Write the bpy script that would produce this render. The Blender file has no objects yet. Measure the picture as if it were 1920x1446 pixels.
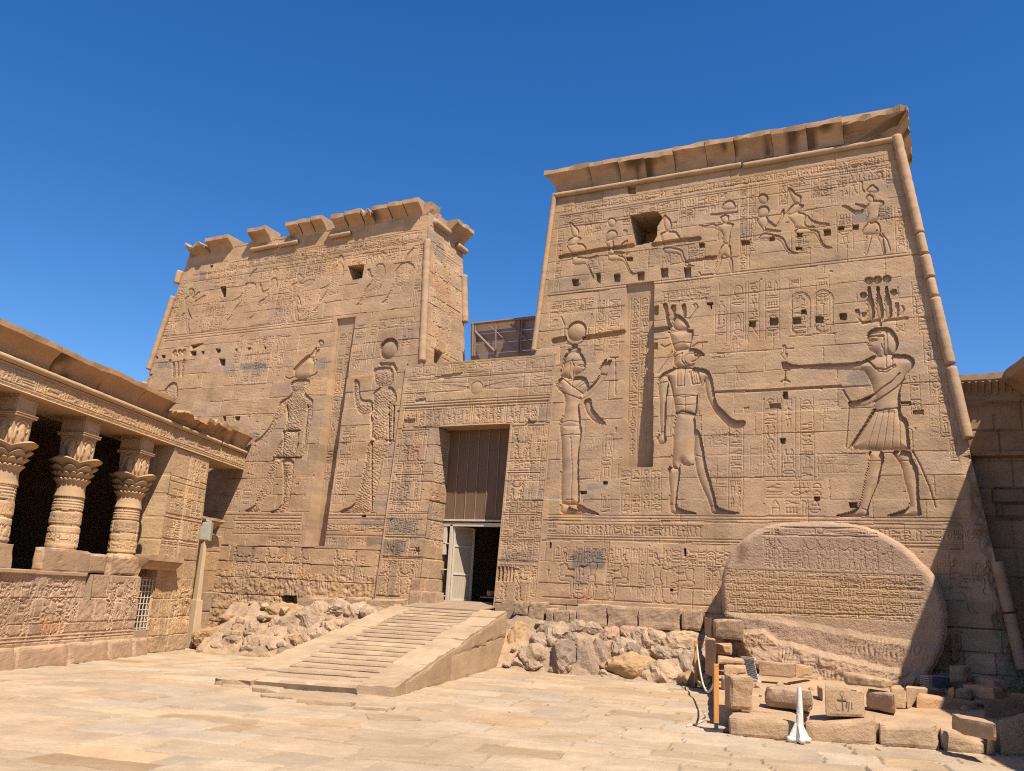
import bpy, bmesh, math, random
import numpy as np
from mathutils import Vector, Matrix
sc = bpy.context.scene
COL = sc.collection
R_ = math.radians
# ---------------------------------------------------------------- camera
W0, H0, F0 = 1920.0, 1446.0, 1643.607
YAW, PITCH, ROLL, EYE = -0.4723273, 0.2330086, 0.0529272, 1.65
def cam_axes():
    cy, sy = math.cos(YAW), math.sin(YAW)
    fw0 = np.array([sy, cy, 0.]); r0 = np.array([cy, -sy, 0.]); up = np.array([0, 0, 1.])
    f = fw0*math.cos(PITCH)+up*math.sin(PITCH); u = -fw0*math.sin(PITCH)+up*math.cos(PITCH)
    return r0*math.cos(ROLL)+u*math.sin(ROLL), -r0*math.sin(ROLL)+u*math.cos(ROLL), f
CR, CU, CF = cam_axes()
CAM = np.array([0, 0, EYE])
cam_d = bpy.data.cameras.new("camera"); cam = bpy.data.objects.new("camera", cam_d); COL.objects.link(cam)
cam_d.sensor_fit = 'HORIZONTAL'; cam_d.sensor_width = 36.0; cam_d.lens = F0/W0*36.0
cam_d.clip_start = 0.1; cam_d.clip_end = 3000.0
mw = Matrix.Identity(4)
for i in range(3):
    mw[i][0] = CR[i]; mw[i][1] = CU[i]; mw[i][2] = -CF[i]; mw[i][3] = CAM[i]
cam.matrix_world = mw
sc.camera = cam
# ---------------------------------------------------------------- sky and sun
SUN = np.array([0.435, -0.316, 0.843]); SUN /= np.linalg.norm(SUN)     # towards the sun
el = math.asin(SUN[2]); az = math.atan2(SUN[0], SUN[1])
world = bpy.data.worlds.new("World"); sc.world = world; world.use_nodes = True
nt = world.node_tree; nt.nodes.clear()
sky = nt.nodes.new('ShaderNodeTexSky'); sky.sky_type = 'NISHITA'; sky.sun_disc = False
sky.sun_elevation = el; sky.sun_rotation = az
sky.altitude = 600; sky.air_density = 1.0; sky.dust_density = 0.6; sky.ozone_density = 2.5
bg = nt.nodes.new('ShaderNodeBackground'); bg.inputs[1].default_value = 0.106
wo = nt.nodes.new('ShaderNodeOutputWorld')
hs = nt.nodes.new('ShaderNodeHueSaturation'); hs.inputs['Saturation'].default_value = 1.36; hs.inputs['Hue'].default_value = 0.508; nt.links.new(sky.outputs[0], hs.inputs['Color']); nt.links.new(hs.outputs[0], bg.inputs[0]); nt.links.new(bg.outputs[0], wo.inputs[0])
sun_d = bpy.data.lights.new("sun", 'SUN'); sun_d.energy = 5.0; sun_d.angle = R_(0.5); sun_d.color = (1.0, 0.93, 0.82)
sun = bpy.data.objects.new("sun", sun_d); COL.objects.link(sun)
sun.rotation_euler = Vector((-SUN[0], -SUN[1], -SUN[2])).to_track_quat('-Z', 'Y').to_euler()
sc.view_settings.view_transform = 'Standard'; sc.view_settings.look = 'None'
sc.view_settings.exposure = 0.6; sc.view_settings.gamma = 1.0
sc.cycles.use_denoising = False; sc.cycles.use_adaptive_sampling = False; sc.cycles.filter_width = 1.15; sc.cycles.max_bounces = 6; sc.cycles.diffuse_bounces = 2

rng = np.random.default_rng(7)
random.seed(7)
# ---------------------------------------------------------------- pixel -> place helpers
def ray(x, y):
    return CR*((x-W0/2)/F0)-CU*((y-H0/2)/F0)+CF
def on_plane(x, y, q, n):
    d = ray(x, y); n = np.asarray(n, float); t = ((np.asarray(q, float)-CAM)@n)/(d@n); return CAM+d*t
def at_z(x, y, z=0.0): return on_plane(x, y, (0, 0, z), (0, 0, 1))
def at_y(x, y, Y): return on_plane(x, y, (0, Y, 0), (0, 1, 0))
ZOOM = {'A': (1000, 480, 4.8), 'B': (1400, 480, 4.8), 'C': (1000, 720, 4.8), 'D': (1400, 720, 4.8), 'E': (1000, 300, 4.8),
        'F': (1400, 180, 4.8), 'G': (250, 400, 4.8), 'H': (560, 340, 4.8), 'I': (420, 600, 5.3333), 'J': (420, 760, 5.3333),
        'K': (720, 780, 6.0), 'L': (720, 960, 6.0), 'M': (900, 960, 4.0), 'N': (1330, 960, 4.2533), 'O': (0, 560, 4.0), 'P': (1, 1, 1)}
def zp(k, pts):
    ox, oy, s = ZOOM[k]
    return [(ox+x/s, oy+y/s) for x, y in pts]

# ---------------------------------------------------------------- objects
def link(o): COL.objects.link(o); return o
def tag(o, label=None, cat=None, group=None, kind=None):
    if label: o['label'] = label
    if cat: o['category'] = cat
    if group: o['group'] = group
    if kind: o['kind'] = kind
    return o
def empty(name, loc, label, cat, group=None, rz=0.0):
    o = bpy.data.objects.new(name, None); link(o); o.location = loc; o.rotation_euler.z = rz
    o.empty_display_size = 0.3
    return tag(o, label, cat, group)
def adopt(o, parent):
    """keep the world-space mesh where it is and parent it"""
    if parent is not None:
        o.parent = parent
        o.matrix_parent_inverse = Matrix.Translation(Vector(parent.location)).inverted() if parent.parent is None and parent.type == 'EMPTY' else Matrix.Identity(4)
    return o
def mesh_obj(name, verts, faces, mat, parent=None, tint=None, smooth=False):
    me = bpy.data.meshes.new(name)
    verts = np.asarray(verts, np.float32).reshape(-1, 3)
    if isinstance(faces, np.ndarray) and faces.ndim == 2:
        nf, k = faces.shape
        me.vertices.add(len(verts)); me.vertices.foreach_set('co', verts.ravel())
        me.loops.add(nf*k); me.loops.foreach_set('vertex_index', faces.astype(np.int32).ravel())
        me.polygons.add(nf); me.polygons.foreach_set('loop_start', np.arange(0, nf*k, k, dtype=np.int32))
        me.polygons.foreach_set('loop_total', np.full(nf, k, np.int32))
        me.update(calc_edges=True)
    else:
        me.from_pydata([tuple(v) for v in verts], [], [tuple(f) for f in faces]); me.update()
    if tint is None and mat is not None and mat.get('tinted'): tint = 1.0
    if tint is not None:
        a = me.color_attributes.new('tint', 'FLOAT_COLOR', 'POINT')
        t = np.ones((len(verts), 4), np.float32); t[:, :3] = tint
        a.data.foreach_set('color', t.ravel())
    me.polygons.foreach_set('use_smooth', np.full(len(me.polygons), smooth))
    if mat: me.materials.append(mat)
    o = bpy.data.objects.new(name, me); link(o)
    return adopt(o, parent)
class MB:
    """collects boxes, tubes and prisms into one mesh"""
    def __init__(s): s.v = []; s.f = []; s.t = []; s.cur = (1, 1, 1)
    def add(s, v, f):
        b = len(s.v); s.v += [tuple(map(float, p)) for p in v]; s.f += [tuple(i+b for i in q) for q in f]; s.t += [s.cur]*len(v)
    def hexa(s, a):            # 8 corners: bottom 0-3 ccw seen from above, top 4-7
        s.add(a, [(3, 2, 1, 0), (4, 5, 6, 7), (0, 1, 5, 4), (1, 2, 6, 5), (2, 3, 7, 6), (3, 0, 4, 7)])
    def box(s, c, d, ux=(1, 0, 0), uy=(0, 1, 0), uz=(0, 0, 1)):
        c = np.array(c, float); ux, uy, uz = (np.array(u, float) for u in (ux, uy, uz)); a = []
        for k in (-1, 1):
            for i, j in ((-1, -1), (1, -1), (1, 1), (-1, 1)):
                a.append(c+ux*i*d[0]/2+uy*j*d[1]/2+uz*k*d[2]/2)
        s.hexa(a)
    def tube(s, p, r, n=10, cap=True):
        p = [np.array(q, float) for q in p]; r = r if hasattr(r, '__len__') else [r]*len(p); v = []; f = []
        ref = None
        for i, q in enumerate(p):
            d = (p[min(i+1, len(p)-1)]-p[max(i-1, 0)]); d = d/max(np.linalg.norm(d), 1e-9)
            if ref is None: ref = np.array([0, 0, 1.]) if abs(d[2]) < .9 else np.array([1., 0, 0])
            a = np.cross(d, ref); a /= np.linalg.norm(a); b = np.cross(d, a); ref = np.cross(a, d)
            for k in range(n):
                w = 2*math.pi*k/n; v.append(q+(a*math.cos(w)+b*math.sin(w))*r[i])
        for i in range(len(p)-1):
            for k in range(n): f.append((i*n+k, (i+1)*n+k, (i+1)*n+(k+1) % n, i*n+(k+1) % n))
        if cap:
            f.append(tuple(range(n))); f.append(tuple(reversed(range((len(p)-1)*n, len(p)*n))))
        s.add(v, f)
    def build(s, name, mat, parent=None, smooth=False, bevel=0.0, tinted=False):
        o = mesh_obj(name, s.v, s.f, mat, parent, tint=(np.array(s.t, np.float32) if tinted else None), smooth=smooth)
        if bevel:
            m = o.modifiers.new('bevel', 'BEVEL'); m.width = bevel; m.segments = 2; m.limit_method = 'ANGLE'
        return o
# ---------------------------------------------------------------- value noise in numpy
def vnoise(x, y, seed=0):
    xi = np.floor(x).astype(np.int64); yi = np.floor(y).astype(np.int64); fx = x-xi; fy = y-yi
    fx = fx*fx*(3-2*fx); fy = fy*fy*(3-2*fy)
    def h(a, b):
        n = (a*374761393+b*668265263+seed*974634777) & 0xffffffff
        n = ((n ^ (n >> 13))*1274126177) & 0xffffffff
        return ((n ^ (n >> 16)) & 0xffff)/65535.0
    return (h(xi, yi)*(1-fx)+h(xi+1, yi)*fx)*(1-fy)+(h(xi, yi+1)*(1-fx)+h(xi+1, yi+1)*fx)*fy
def fbm(x, y, oct=4, seed=0):
    a = 0.0; s = 1.0; t = 0.0
    for i in range(oct):
        a = a+vnoise(x*2**i, y*2**i, seed+i*17)*s; t += s; s *= 0.5
    return a/t-0.5
# ---------------------------------------------------------------- materials
def stone(name, col, rough=0.95, spot=0.10, grain=1.0, bump=0.5, scale=1.0, tinted=True, speck=0.0, coarse=0.0):
    m = bpy.data.materials.new(name); m.use_nodes = True; t = m.node_tree; N = t.nodes; L = t.links
    b = N['Principled BSDF']; b.inputs['Roughness'].default_value = rough
    b.inputs['Specular IOR Level'].default_value = 0.15
    tc = N.new('ShaderNodeTexCoord')
    mp = N.new('ShaderNodeMapping'); mp.inputs['Scale'].default_value = (scale, scale, scale*1.8); L.new(tc.outputs['Object'], mp.inputs[0])
    n1 = N.new('ShaderNodeTexNoise'); n1.inputs['Scale'].default_value = 1.7; n1.inputs['Detail'].default_value = 8; n1.inputs['Roughness'].default_value = .65
    L.new(mp.outputs[0], n1.inputs['Vector'])
    n2 = N.new('ShaderNodeTexNoise'); n2.inputs['Scale'].default_value = 55*scale; n2.inputs['Detail'].default_value = 4
    L.new(tc.outputs['Object'], n2.inputs['Vector'])
    def ramp(src, lo, hi, a, bb):
        r = N.new('ShaderNodeMapRange'); r.inputs[1].default_value = lo; r.inputs[2].default_value = hi; r.inputs[3].default_value = a; r.inputs[4].default_value = bb
        L.new(src, r.inputs[0]); return r.outputs[0]
    f1 = ramp(n1.outputs[0], .3, .7, 1-spot*1.6, 1+spot*1.3); f2 = ramp(n2.outputs[0], .3, .7, 1-spot*.9, 1+spot*.9)
    mu = N.new('ShaderNodeMath'); mu.operation = 'MULTIPLY'; L.new(f1, mu.inputs[0]); L.new(f2, mu.inputs[1])
    base = N.new('ShaderNodeMix'); base.data_type = 'RGBA'; base.blend_type = 'MIX'
    c = np.array(col)
    base.inputs[6].default_value = (*(c*np.array([.93, .95, 1.02])), 1); base.inputs[7].default_value = (*(c*np.array([1.06, 1.03, .97])), 1)
    n3 = N.new('ShaderNodeTexNoise'); n3.inputs['Scale'].default_value = .8; n3.inputs['Detail'].default_value = 5; L.new(tc.outputs['Object'], n3.inputs['Vector'])
    L.new(n3.outputs[0], base.inputs[0])
    vm = N.new('ShaderNodeVectorMath'); vm.operation = 'SCALE'; L.new(base.outputs[2], vm.inputs[0]); L.new(mu.outputs[0], vm.inputs[3])
    out = vm.outputs[0]
    m['tinted'] = 1 if tinted else 0
    if tinted:
        at = N.new('ShaderNodeAttribute'); at.attribute_name = 'tint'
        v2 = N.new('ShaderNodeVectorMath'); v2.operation = 'MULTIPLY'; L.new(out, v2.inputs[0]); L.new(at.outputs['Vector'], v2.inputs[1]); out = v2.outputs[0]
    if speck:
        vo = N.new('ShaderNodeTexVoronoi'); vo.inputs['Scale'].default_value = 70*scale; L.new(tc.outputs['Object'], vo.inputs['Vector'])
        fs = ramp(vo.outputs['Color'], 0.0, 1.0, 1-speck, 1+speck)
        v3 = N.new('ShaderNodeVectorMath'); v3.operation = 'SCALE'; L.new(out, v3.inputs[0]); L.new(fs, v3.inputs[3]); out = v3.outputs[0]
    L.new(out, b.inputs['Base Color'])
    bp = N.new('ShaderNodeBump'); bp.inputs['Strength'].default_value = bump; bp.inputs['Distance'].default_value = 0.012*grain
    L.new(n2.outputs[0], bp.inputs['Height'])
    nb = bp.outputs[0]
    if coarse:
        n4 = N.new('ShaderNodeTexNoise'); n4.inputs['Scale'].default_value = 9*scale; n4.inputs['Detail'].default_value = 6; n4.inputs['Roughness'].default_value = .7
        L.new(tc.outputs['Object'], n4.inputs['Vector'])
        b2 = N.new('ShaderNodeBump'); b2.inputs['Strength'].default_value = .8; b2.inputs['Distance'].default_value = coarse
        L.new(n4.outputs[0], b2.inputs['Height']); L.new(nb, b2.inputs['Normal']); nb = b2.outputs[0]
    L.new(nb, b.inputs['Normal'])
    return m
def plain(name, col, rough=.6, metal=0.0, spot=.12, scale=14, bump=.15):
    m = bpy.data.materials.new(name); m.use_nodes = True; t = m.node_tree; N = t.nodes; L = t.links
    b = N['Principled BSDF']; b.inputs['Roughness'].default_value = rough; b.inputs['Metallic'].default_value = metal
    tc = N.new('ShaderNodeTexCoord'); n = N.new('ShaderNodeTexNoise'); n.inputs['Scale'].default_value = scale; n.inputs['Detail'].default_value = 6
    L.new(tc.outputs['Object'], n.inputs['Vector'])
    mx = N.new('ShaderNodeMix'); mx.data_type = 'RGBA'; c = np.array(col)
    mx.inputs[6].default_value = (*(c*(1-spot*2)), 1); mx.inputs[7].default_value = (*np.minimum(c*(1+spot*2), 1), 1)
    L.new(n.outputs[0], mx.inputs[0]); L.new(mx.outputs[2], b.inputs['Base Color'])
    bp = N.new('ShaderNodeBump'); bp.inputs['Strength'].default_value = bump; bp.inputs['Distance'].default_value = .01
    L.new(n.outputs[0], bp.inputs['Height']); L.new(bp.outputs[0], b.inputs['Normal'])
    return m
def wood(name, col, scale=1.0, axis=2):
    m = plain(name, col, rough=.7, spot=.18)
    t = m.node_tree; n = [x for x in t.nodes if x.type == 'TEX_NOISE'][0]; tc = [x for x in t.nodes if x.type == 'TEX_COORD'][0]
    mp = t.nodes.new('ShaderNodeMapping'); s = [22*scale]*3; s[axis] = 1.2*scale; mp.inputs['Scale'].default_value = s
    t.links.new(tc.outputs['Object'], mp.inputs[0]); t.links.new(mp.outputs[0], n.inputs['Vector']); n.inputs['Scale'].default_value = 2.0
    return m
M_FAC = stone('sandstone', (.40, .258, .150), spot=.13)
M_PORT = stone('golden_sandstone', (.47, .305, .165))
M_GROUND = stone('paving_sandstone', (.395, .285, .18), spot=.10)
M_BLOCK = stone('block_sandstone', (.42, .288, .182), coarse=.03, tinted=True)
M_GRAN = stone('granite', (.40, .266, .168), speck=.16, bump=.9, grain=1.2)
M_ROCK = stone('rubble_granite', (.40, .28, .18), speck=.16, bump=.9, coarse=.06, spot=.14)
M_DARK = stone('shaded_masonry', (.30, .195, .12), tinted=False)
# ================================================================ carved wall height-fields
TB = math.tan(R_(5.0)); YB = 19.9
class Relief:
    """a wall face: u along ud, height z, leaning back by `lean` per metre along -nd; depth is outward along nd"""
    def __init__(s, q, ud, nd, lean, L, Rr, z0, z1, step, seed):
        s.q = np.array(q, float); s.ud = np.array(ud, float); s.nd = np.array(nd, float); s.lean = lean
        nz = int((z1-z0)/step)+1; w = max(Rr(z0)-L(z0), Rr(z1)-L(z1)); nu = int(w/step)+1
        s.z = np.linspace(z0, z1, nz); s.Z = np.repeat(s.z[:, None], nu, 1)
        f = np.linspace(0, 1, nu)[None, :]; l = np.array([L(z) for z in s.z])[:, None]; r = np.array([Rr(z) for z in s.z])[:, None]
        s.U = l+(r-l)*f; s.Lz, s.Rz = L, Rr
        s.h = np.zeros_like(s.U); s.t = np.ones(s.U.shape+(3,)); s.id = np.zeros(s.U.shape, np.int16); s.cut = np.zeros(s.U.shape, bool)
        s.names = {0: None}; s.seed = seed; s.step = step; s.rng = np.random.default_rng(seed)
        s.pn = s.nd+np.array([0, 0, lean])
    def uz(s, x, y):
        P = on_plane(x, y, s.q, s.pn); return np.array([(P-s.q)@s.ud, P[2]])
    def zz(s, k, pts): return np.array([s.uz(*p) for p in zp(k, pts)])
    def part(s, name):
        i = len(s.names); s.names[i] = name; return i
    def win(s, u0, u1, z0, z1, pad=0.0):
        a = np.searchsorted(s.z, z0-pad); b = np.searchsorted(s.z, z1+pad)
        if b <= a: return None
        nu = s.U.shape[1]; lo = 10**9; hi = -1
        for k in (a, b-1):
            l, r = s.U[k, 0], s.U[k, -1]; f = (nu-1)/max(r-l, 1e-6)
            lo = min(lo, math.floor((u0-pad-l)*f)); hi = max(hi, math.ceil((u1+pad-l)*f)+1)
        lo = max(lo, 0); hi = min(hi, nu)
        if hi <= lo: return None
        return (slice(a, b), slice(lo, hi))
    def sdist(s, P, pad=.06, closed=True):
        """signed distance (positive inside) to a polygon, on its window"""
        w = s.win(P[:, 0].min(), P[:, 0].max(), P[:, 1].min(), P[:, 1].max(), pad)
        if w is None: return None, None
        X = s.U[w]; Y = s.Z[w]; d = np.full(X.shape, 1e9); ins = np.zeros(X.shape, bool); n = len(P)
        for i in range(n if closed else n-1):
            a = P[i]; b = P[(i+1) % n]; e = b-a; l2 = max(e@e, 1e-12)
            t = np.clip(((X-a[0])*e[0]+(Y-a[1])*e[1])/l2, 0, 1)
            d = np.minimum(d, np.hypot(X-a[0]-t*e[0], Y-a[1]-t*e[1]))
            if closed and a[1] != b[1]:
                c = ((a[1] > Y) != (b[1] > Y)) & (X < (b[0]-a[0])*(Y-a[1])/(b[1]-a[1])+a[0]); ins ^= c
        return w, np.where(ins, d, -d)
    # ---- carving
    def figure(s, name, parts, D=.065, bulge=.12, rough=0.0, up=.012):
        """sunk relief: each body part is a rounded cushion in a sunk outline; parts overlap by max"""
        pid = s.part(name) if name else 0
        acc = {}
        H = np.full(s.U.shape, -9.0); any_ = np.zeros(s.U.shape, bool)
        for P in parts:
            P = smooth_poly(P)
            w, d = s.sdist(P)
            if w is None: continue
            b = np.minimum(bulge, max(d.max(), .02))
            k = np.clip(d/b, 0, 1)
            hh = -D+min(D+up, .30*b)*(1-(1-k)**2)
            m = d > -s.step*.3
            if rough:
                X, Y = s.U[w], s.Z[w]
                dd = X*.5+Y*.9+.5*fbm(X*1.2, Y*1.2, 2, s.seed+5)
                g = fbm(X*34+fbm(X*6, Y*6, 2, s.seed)*5, Y*42, 3, s.seed+3)*1.3+.16*np.sin(dd*80+9*fbm(X*4, Y*4, 3, s.seed+5))*(vnoise(X*3, Y*3, s.seed+6) > .35)
                hh = -D*.75+D*.45*np.clip(d/.15, 0, 1)+rough*g*2.0
            H[w] = np.where(m, np.maximum(H[w], hh), H[w]); any_[w] |= m
        s.h = np.where(any_, H, s.h)
        if pid: s.id[any_] = pid
    def groove(s, P, wd=.03, D=.02):
        w, d = s.sdist(np.asarray(P), wd, closed=False)
        if w is None: return
        k = np.clip((wd/2+s.step*.35+d)/(s.step*.7), 0, 1)       # d is negative distance for open lines
        s.h[w] -= D*k
    def hole(s, P, D=.3, name=None, tint=None):
        w, d = s.sdist(np.asarray(P), .0)
        if w is None: return
        m = d > 0; s.h[w] = np.where(m, -D, s.h[w])
        if name:
            i = s.part(name); s.id[w] = np.where(d > -s.step, i, s.id[w])
        if tint: s.t[w] = np.where(m[..., None], np.array(tint), s.t[w])
    def disc(s, c, r, D=.06, name=None, ring=0):
        a = np.linspace(0, 2*math.pi, 20, endpoint=False)
        P = np.stack([c[0]+np.cos(a)*r, c[1]+np.sin(a)*r], 1); s.figure(name, [P], D, bulge=r*.9)
    def stain(s, P, col, soft=.03, amt=1.0):
        w, d = s.sdist(np.asarray(P), soft*2)
        if w is None: return
        X, Y = s.U[w], s.Z[w]
        k = np.clip((d+fbm(X*4, Y*4, 3, s.seed+9)*soft*4)/soft*.5+.5, 0, 1)[..., None]*amt
        s.t[w] = s.t[w]*(1-k)+s.t[w]*np.array(col)*k
    # ---- masonry
    def courses(s, zs, blk=(.7, 1.6), D=.016, var=.07, z_lo=-9, joint=.75, rough=.0):
        zs = list(zs); r = s.rng
        for i in range(len(zs)-1):
            a, b = zs[i], zs[i+1]
            rows = (s.z >= a) & (s.z < b)
            if not rows.any(): continue
            u = s.U.min()-r.uniform(0, 1); js = [u]
            while u < s.U.max(): u += r.uniform(*blk); js.append(u)
            js = np.array(js); R = s.U[rows]; Zr = s.Z[rows]
            wob = fbm(R*1.3, Zr*1.3, 2, s.seed+i)*.02
            k = np.searchsorted(js, R+wob)
            tv = 1+r.normal(0, var, len(js)+1); tw = r.normal(0, .035, len(js)+1); dp = r.normal(0, .004, len(js)+1)
            od = r.random(len(js)+1); tv = np.where(od > .975, tv*.86, tv); tw = np.where(od > .98, -.05, tw)
            t = np.stack([tv+tw*.4, tv, tv-tw*1.1], -1)[k]
            s.t[rows] *= t; s.h[rows] += dp[k]
            dj = np.min(np.abs(R[..., None]+wob[..., None]-js), -1) if len(js) < 40 else np.zeros_like(R)+9
            m = (dj < s.step*.6) & (vnoise(R*3, Zr*3, s.seed+i*3) < joint)
            hh = s.h[rows]; hh[m] -= D; s.h[rows] = hh
        for zc in zs:
            w = np.abs(s.Z-zc+fbm(s.U*.9, s.Z*.1, 3, s.seed+5)*.03) < s.step*.62
            m = w & (vnoise(s.U*1.7, s.Z*5, s.seed+int(zc*10)) < joint)
            s.h[m] -= D*(.6+1.2*vnoise(s.U*2.3, s.Z*2, s.seed+77)[m])
            chip = m & (vnoise(s.U*2.1, s.Z*3, s.seed+int(zc*13)+5) > .86); s.h[chip] -= .025
    def weather(s, amp=.006, streak=.06, pits=.004):
        U, Z = s.U, s.Z
        s.h += fbm(U*1.1, Z*1.6, 4, s.seed+1)*amp*2+fbm(U*14, Z*22, 3, s.seed+2)*amp*1.3+s.rng.normal(0, .0011, U.shape)
        g = fbm(U*1.4, Z*9+fbm(U*.6, Z*.6, 2, s.seed)*3, 4, s.seed+4)*streak*2.2+fbm(U*.35, Z*.5, 3, s.seed+6)*streak*2.0
        dr = np.clip(fbm(U*2.6, Z*.22, 4, s.seed+41)*3.4-.45, 0, 1)*np.clip(fbm(U*.5, Z*.6, 3, s.seed+43)*4+.3, 0, 1)
        s.t *= (1+g)[..., None]; s.t *= 1-dr[..., None]*np.array([.33, .31, .26])
        gr_ = np.clip(fbm(U*1.1+9, Z*2.6, 4, s.seed+47)*5-1.3, 0, 1)[..., None]; s.t *= 1-gr_*np.array([.15, .10, .03])
        pk = vnoise(U*11, Z*11, s.seed+8)*vnoise(U*3.1, Z*3.1, s.seed+12); m = pk > (1-pits*40)*.93; s.h[m] -= .02
    # ---- writing
    def glyphs(s, u0, u1, z0, z1, mode='col', size=.24, D=.0135, sep=True, dens=.95, rough=0):
        r = s.rng
        w = s.win(u0, u1, z0, z1)
        if w is None: return
        if mode == 'col':
            n = max(1, round((u1-u0)/size)); cw = (u1-u0)/n
            for i in range(n):
                a = u0+i*cw
                if sep: s.groove([(a, z0), (a, z1)], .02, D*.9)
                z = z1-.03
                while z-cw*.5 > z0:
                    hh = cw*r.uniform(.55, 1.0)
                    if r.random() < dens: s.quad_glyphs(a+cw*.12, a+cw*.92, max(z0, z-hh), z, D)
                    z -= hh+.015
            if sep: s.groove([(u1, z0), (u1, z1)], .02, D*.9)
        else:
            n = max(1, round((z1-z0)/size)); ch = (z1-z0)/n
            for i in range(n):
                b = z0+i*ch
                if sep: s.groove([(u0, b), (u1, b)], .02, D*.9)
                u = u0+.02
                while u+ch*.4 < u1:
                    ww = ch*r.uniform(.5, 1.05)
                    if r.random() < dens: s.quad_glyphs(u, min(u1, u+ww), b+ch*.1, b+ch*.92, D)
                    u += ww+.012
            if sep: s.groove([(u0, z1), (u1, z1)], .02, D*.9)
    def quad_glyphs(s, u0, u1, z0, z1, D):
        r = s.rng; w = u1-u0; h = z1-z0; k = r.random()
        if k < .3: s.glyph(u0, u1, z0, z1, D, tall=True)
        elif k < .65:
            m = z0+h*r.uniform(.4, .6); s.glyph(u0, u1, z0, m-.01, D); s.glyph(u0, u1, m+.01, z1, D)
        elif k < .85:
            m = u0+w*.5; s.glyph(u0, m-.012, z0, z1, D, tall=True); s.glyph(m+.012, u1, z0, z1, D, tall=True)
        else:
            m = z0+h*.45; q = u0+w*.5; s.glyph(u0, q-.01, z0, m-.01, D); s.glyph(q+.01, u1, z0, m-.01, D); s.glyph(u0, u1, m+.01, z1, D)
    def glyph(s, u0, u1, z0, z1, D, tall=False):
        G = TALL if tall else WIDE
        g = G[int(s.rng.integers(len(G)))]; f = s.rng.random() < .5
        w, h = u1-u0, z1-z0
        for st in g:
            P = [(u0+(1-x if f else x)*w, z0+y*h) for x, y in st]
            s.groove(P, .024 if max(w, h) > .15 else .018, D)
    # ---- build
    def point(s, h=None):
        h = s.h if h is None else h
        return s.q+s.U[..., None]*s.ud+(s.Z-s.q[2])[..., None]*np.array([0, 0, 1.])+(h-(s.Z-s.q[2])*s.lean)[..., None]*s.nd
    def build(s, base, mat, parent):
        P = s.point(); nz, nu = s.U.shape
        idx = np.arange(nz*nu).reshape(nz, nu)
        flip = np.cross(s.ud, [0, 0, 1.])@s.nd < 0
        q = np.stack([idx[:-1, :-1], idx[:-1, 1:], idx[1:, 1:], idx[1:, :-1]], -1)
        if flip: q = q[..., ::-1]
        lab = s.id[:-1, :-1]; cut = s.cut[:-1, :-1] | s.cut[1:, 1:] | s.cut[1:, :-1] | s.cut[:-1, 1:]
        first = None; V = P.reshape(-1, 3); T = s.t.reshape(-1, 3); out = {}
        for i in np.unique(lab):
            f = q[(lab == i) & ~cut].reshape(-1, 4)
            if len(f) == 0: continue
            u, inv = np.unique(f, return_inverse=True)
            nm = base if i == 0 else s.names[i]
            o = mesh_obj(nm, V[u], inv.reshape(-1, 4), mat, parent, tint=np.clip(T[u], .15, 1.6)); out[i] = o
        return out
def smooth_poly(P, it=1):
    P = np.asarray(P, float)
    for _ in range(it):
        Q = np.empty((len(P)*2, 2)); n = np.roll(P, -1, 0); Q[0::2] = P*.78+n*.22; Q[1::2] = P*.22+n*.78; P = Q
    return P
def arc(cx, cy, rx, ry, a0, a1, n=9):
    return [(cx+rx*math.cos(R_(a0+(a1-a0)*i/n)), cy+ry*math.sin(R_(a0+(a1-a0)*i/n))) for i in range(n+1)]
# strokes of single signs in a unit square
WIDE = [
 [[(0, .3), (.14, .7), (.28, .3), (.42, .7), (.56, .3), (.7, .7), (.84, .3), (1, .7)]],                 # water
 [arc(.5, .5, .5, .32, 0, 180), arc(.5, .5, .5, .32, 180, 360)],                                       # mouth
 [arc(.5, .5, .3, .42, 0, 360, 12)],                                                                   # disc
 [[(.1, .15), (.1, .85), (.9, .85), (.9, .15)]],                                                       # house
 [arc(.5, .2, .32, .6, 0, 180), [(.15, .2), (.85, .2)]],                                               # loaf
 [arc(.5, .75, .48, .6, 180, 360), [(0, .75), (1, .75)]],                                              # basket
 [[(0, .2), (.3, .4), (.55, .4), (.7, .75), (.95, .6)], [(.2, .2), (.9, .2)]],                         # snake
 [[(0, .5), (.6, .55), (.75, .8), (1, .8)], [(.1, .25), (.6, .3)]],                                    # arm
 [[(.0, .7), (1., .7)], [(0, .35), (1, .35)]],
 [[(.1, .2), (.9, .2)], [(.15, .2), (.15, .8)], [(.38, .2), (.38, .8)], [(.62, .2), (.62, .8)], [(.85, .2), (.85, .8)]],
]
TALL = [
 [[(.5, 0), (.5, .55)], arc(.5, .78, .28, .22, 0, 360, 10)],                                           # staff with loop
 [[(.5, 0), (.5, .5)], [(.1, .5), (.9, .5)], arc(.5, .76, .22, .24, 0, 360, 10)],                      # looped cross
 [[(.3, .05), (.35, .95), (.7, .8), (.6, .05)]],                                                       # reed leaf
 [[(.2, .05), (.4, .5), (.15, .6), (.35, .9), (.6, .95), (.6, .7), (.95, .3), (.6, .3), (.5, .05)]],   # bird
 [[(.2, .05), (.25, .5), (.45, .6), (.4, .95), (.65, .9), (.6, .6), (.9, .35), (.85, .05)]],           # seated man
 [[(.5, 0), (.5, 1)], [(.2, 1), (.8, .85)]],
 [[(.25, 0), (.25, 1), (.75, 1), (.75, 0)]],
 [[(.3, .05), (.3, .6), (.5, .95), (.7, .6), (.7, .05)], [(.3, .4), (.7, .4)]],
 [[(.5, 0), (.5, .9)], [(.2, .6), (.5, .9), (.8, .6)], [(.25, .25), (.75, .25)]],
 [arc(.5, .5, .35, .48, 0, 360, 12)],
 [[(.15, .0), (.5, .5), (.3, .75), (.5, 1), (.7, .75), (.5, .5), (.85, 0)]],
]
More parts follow.
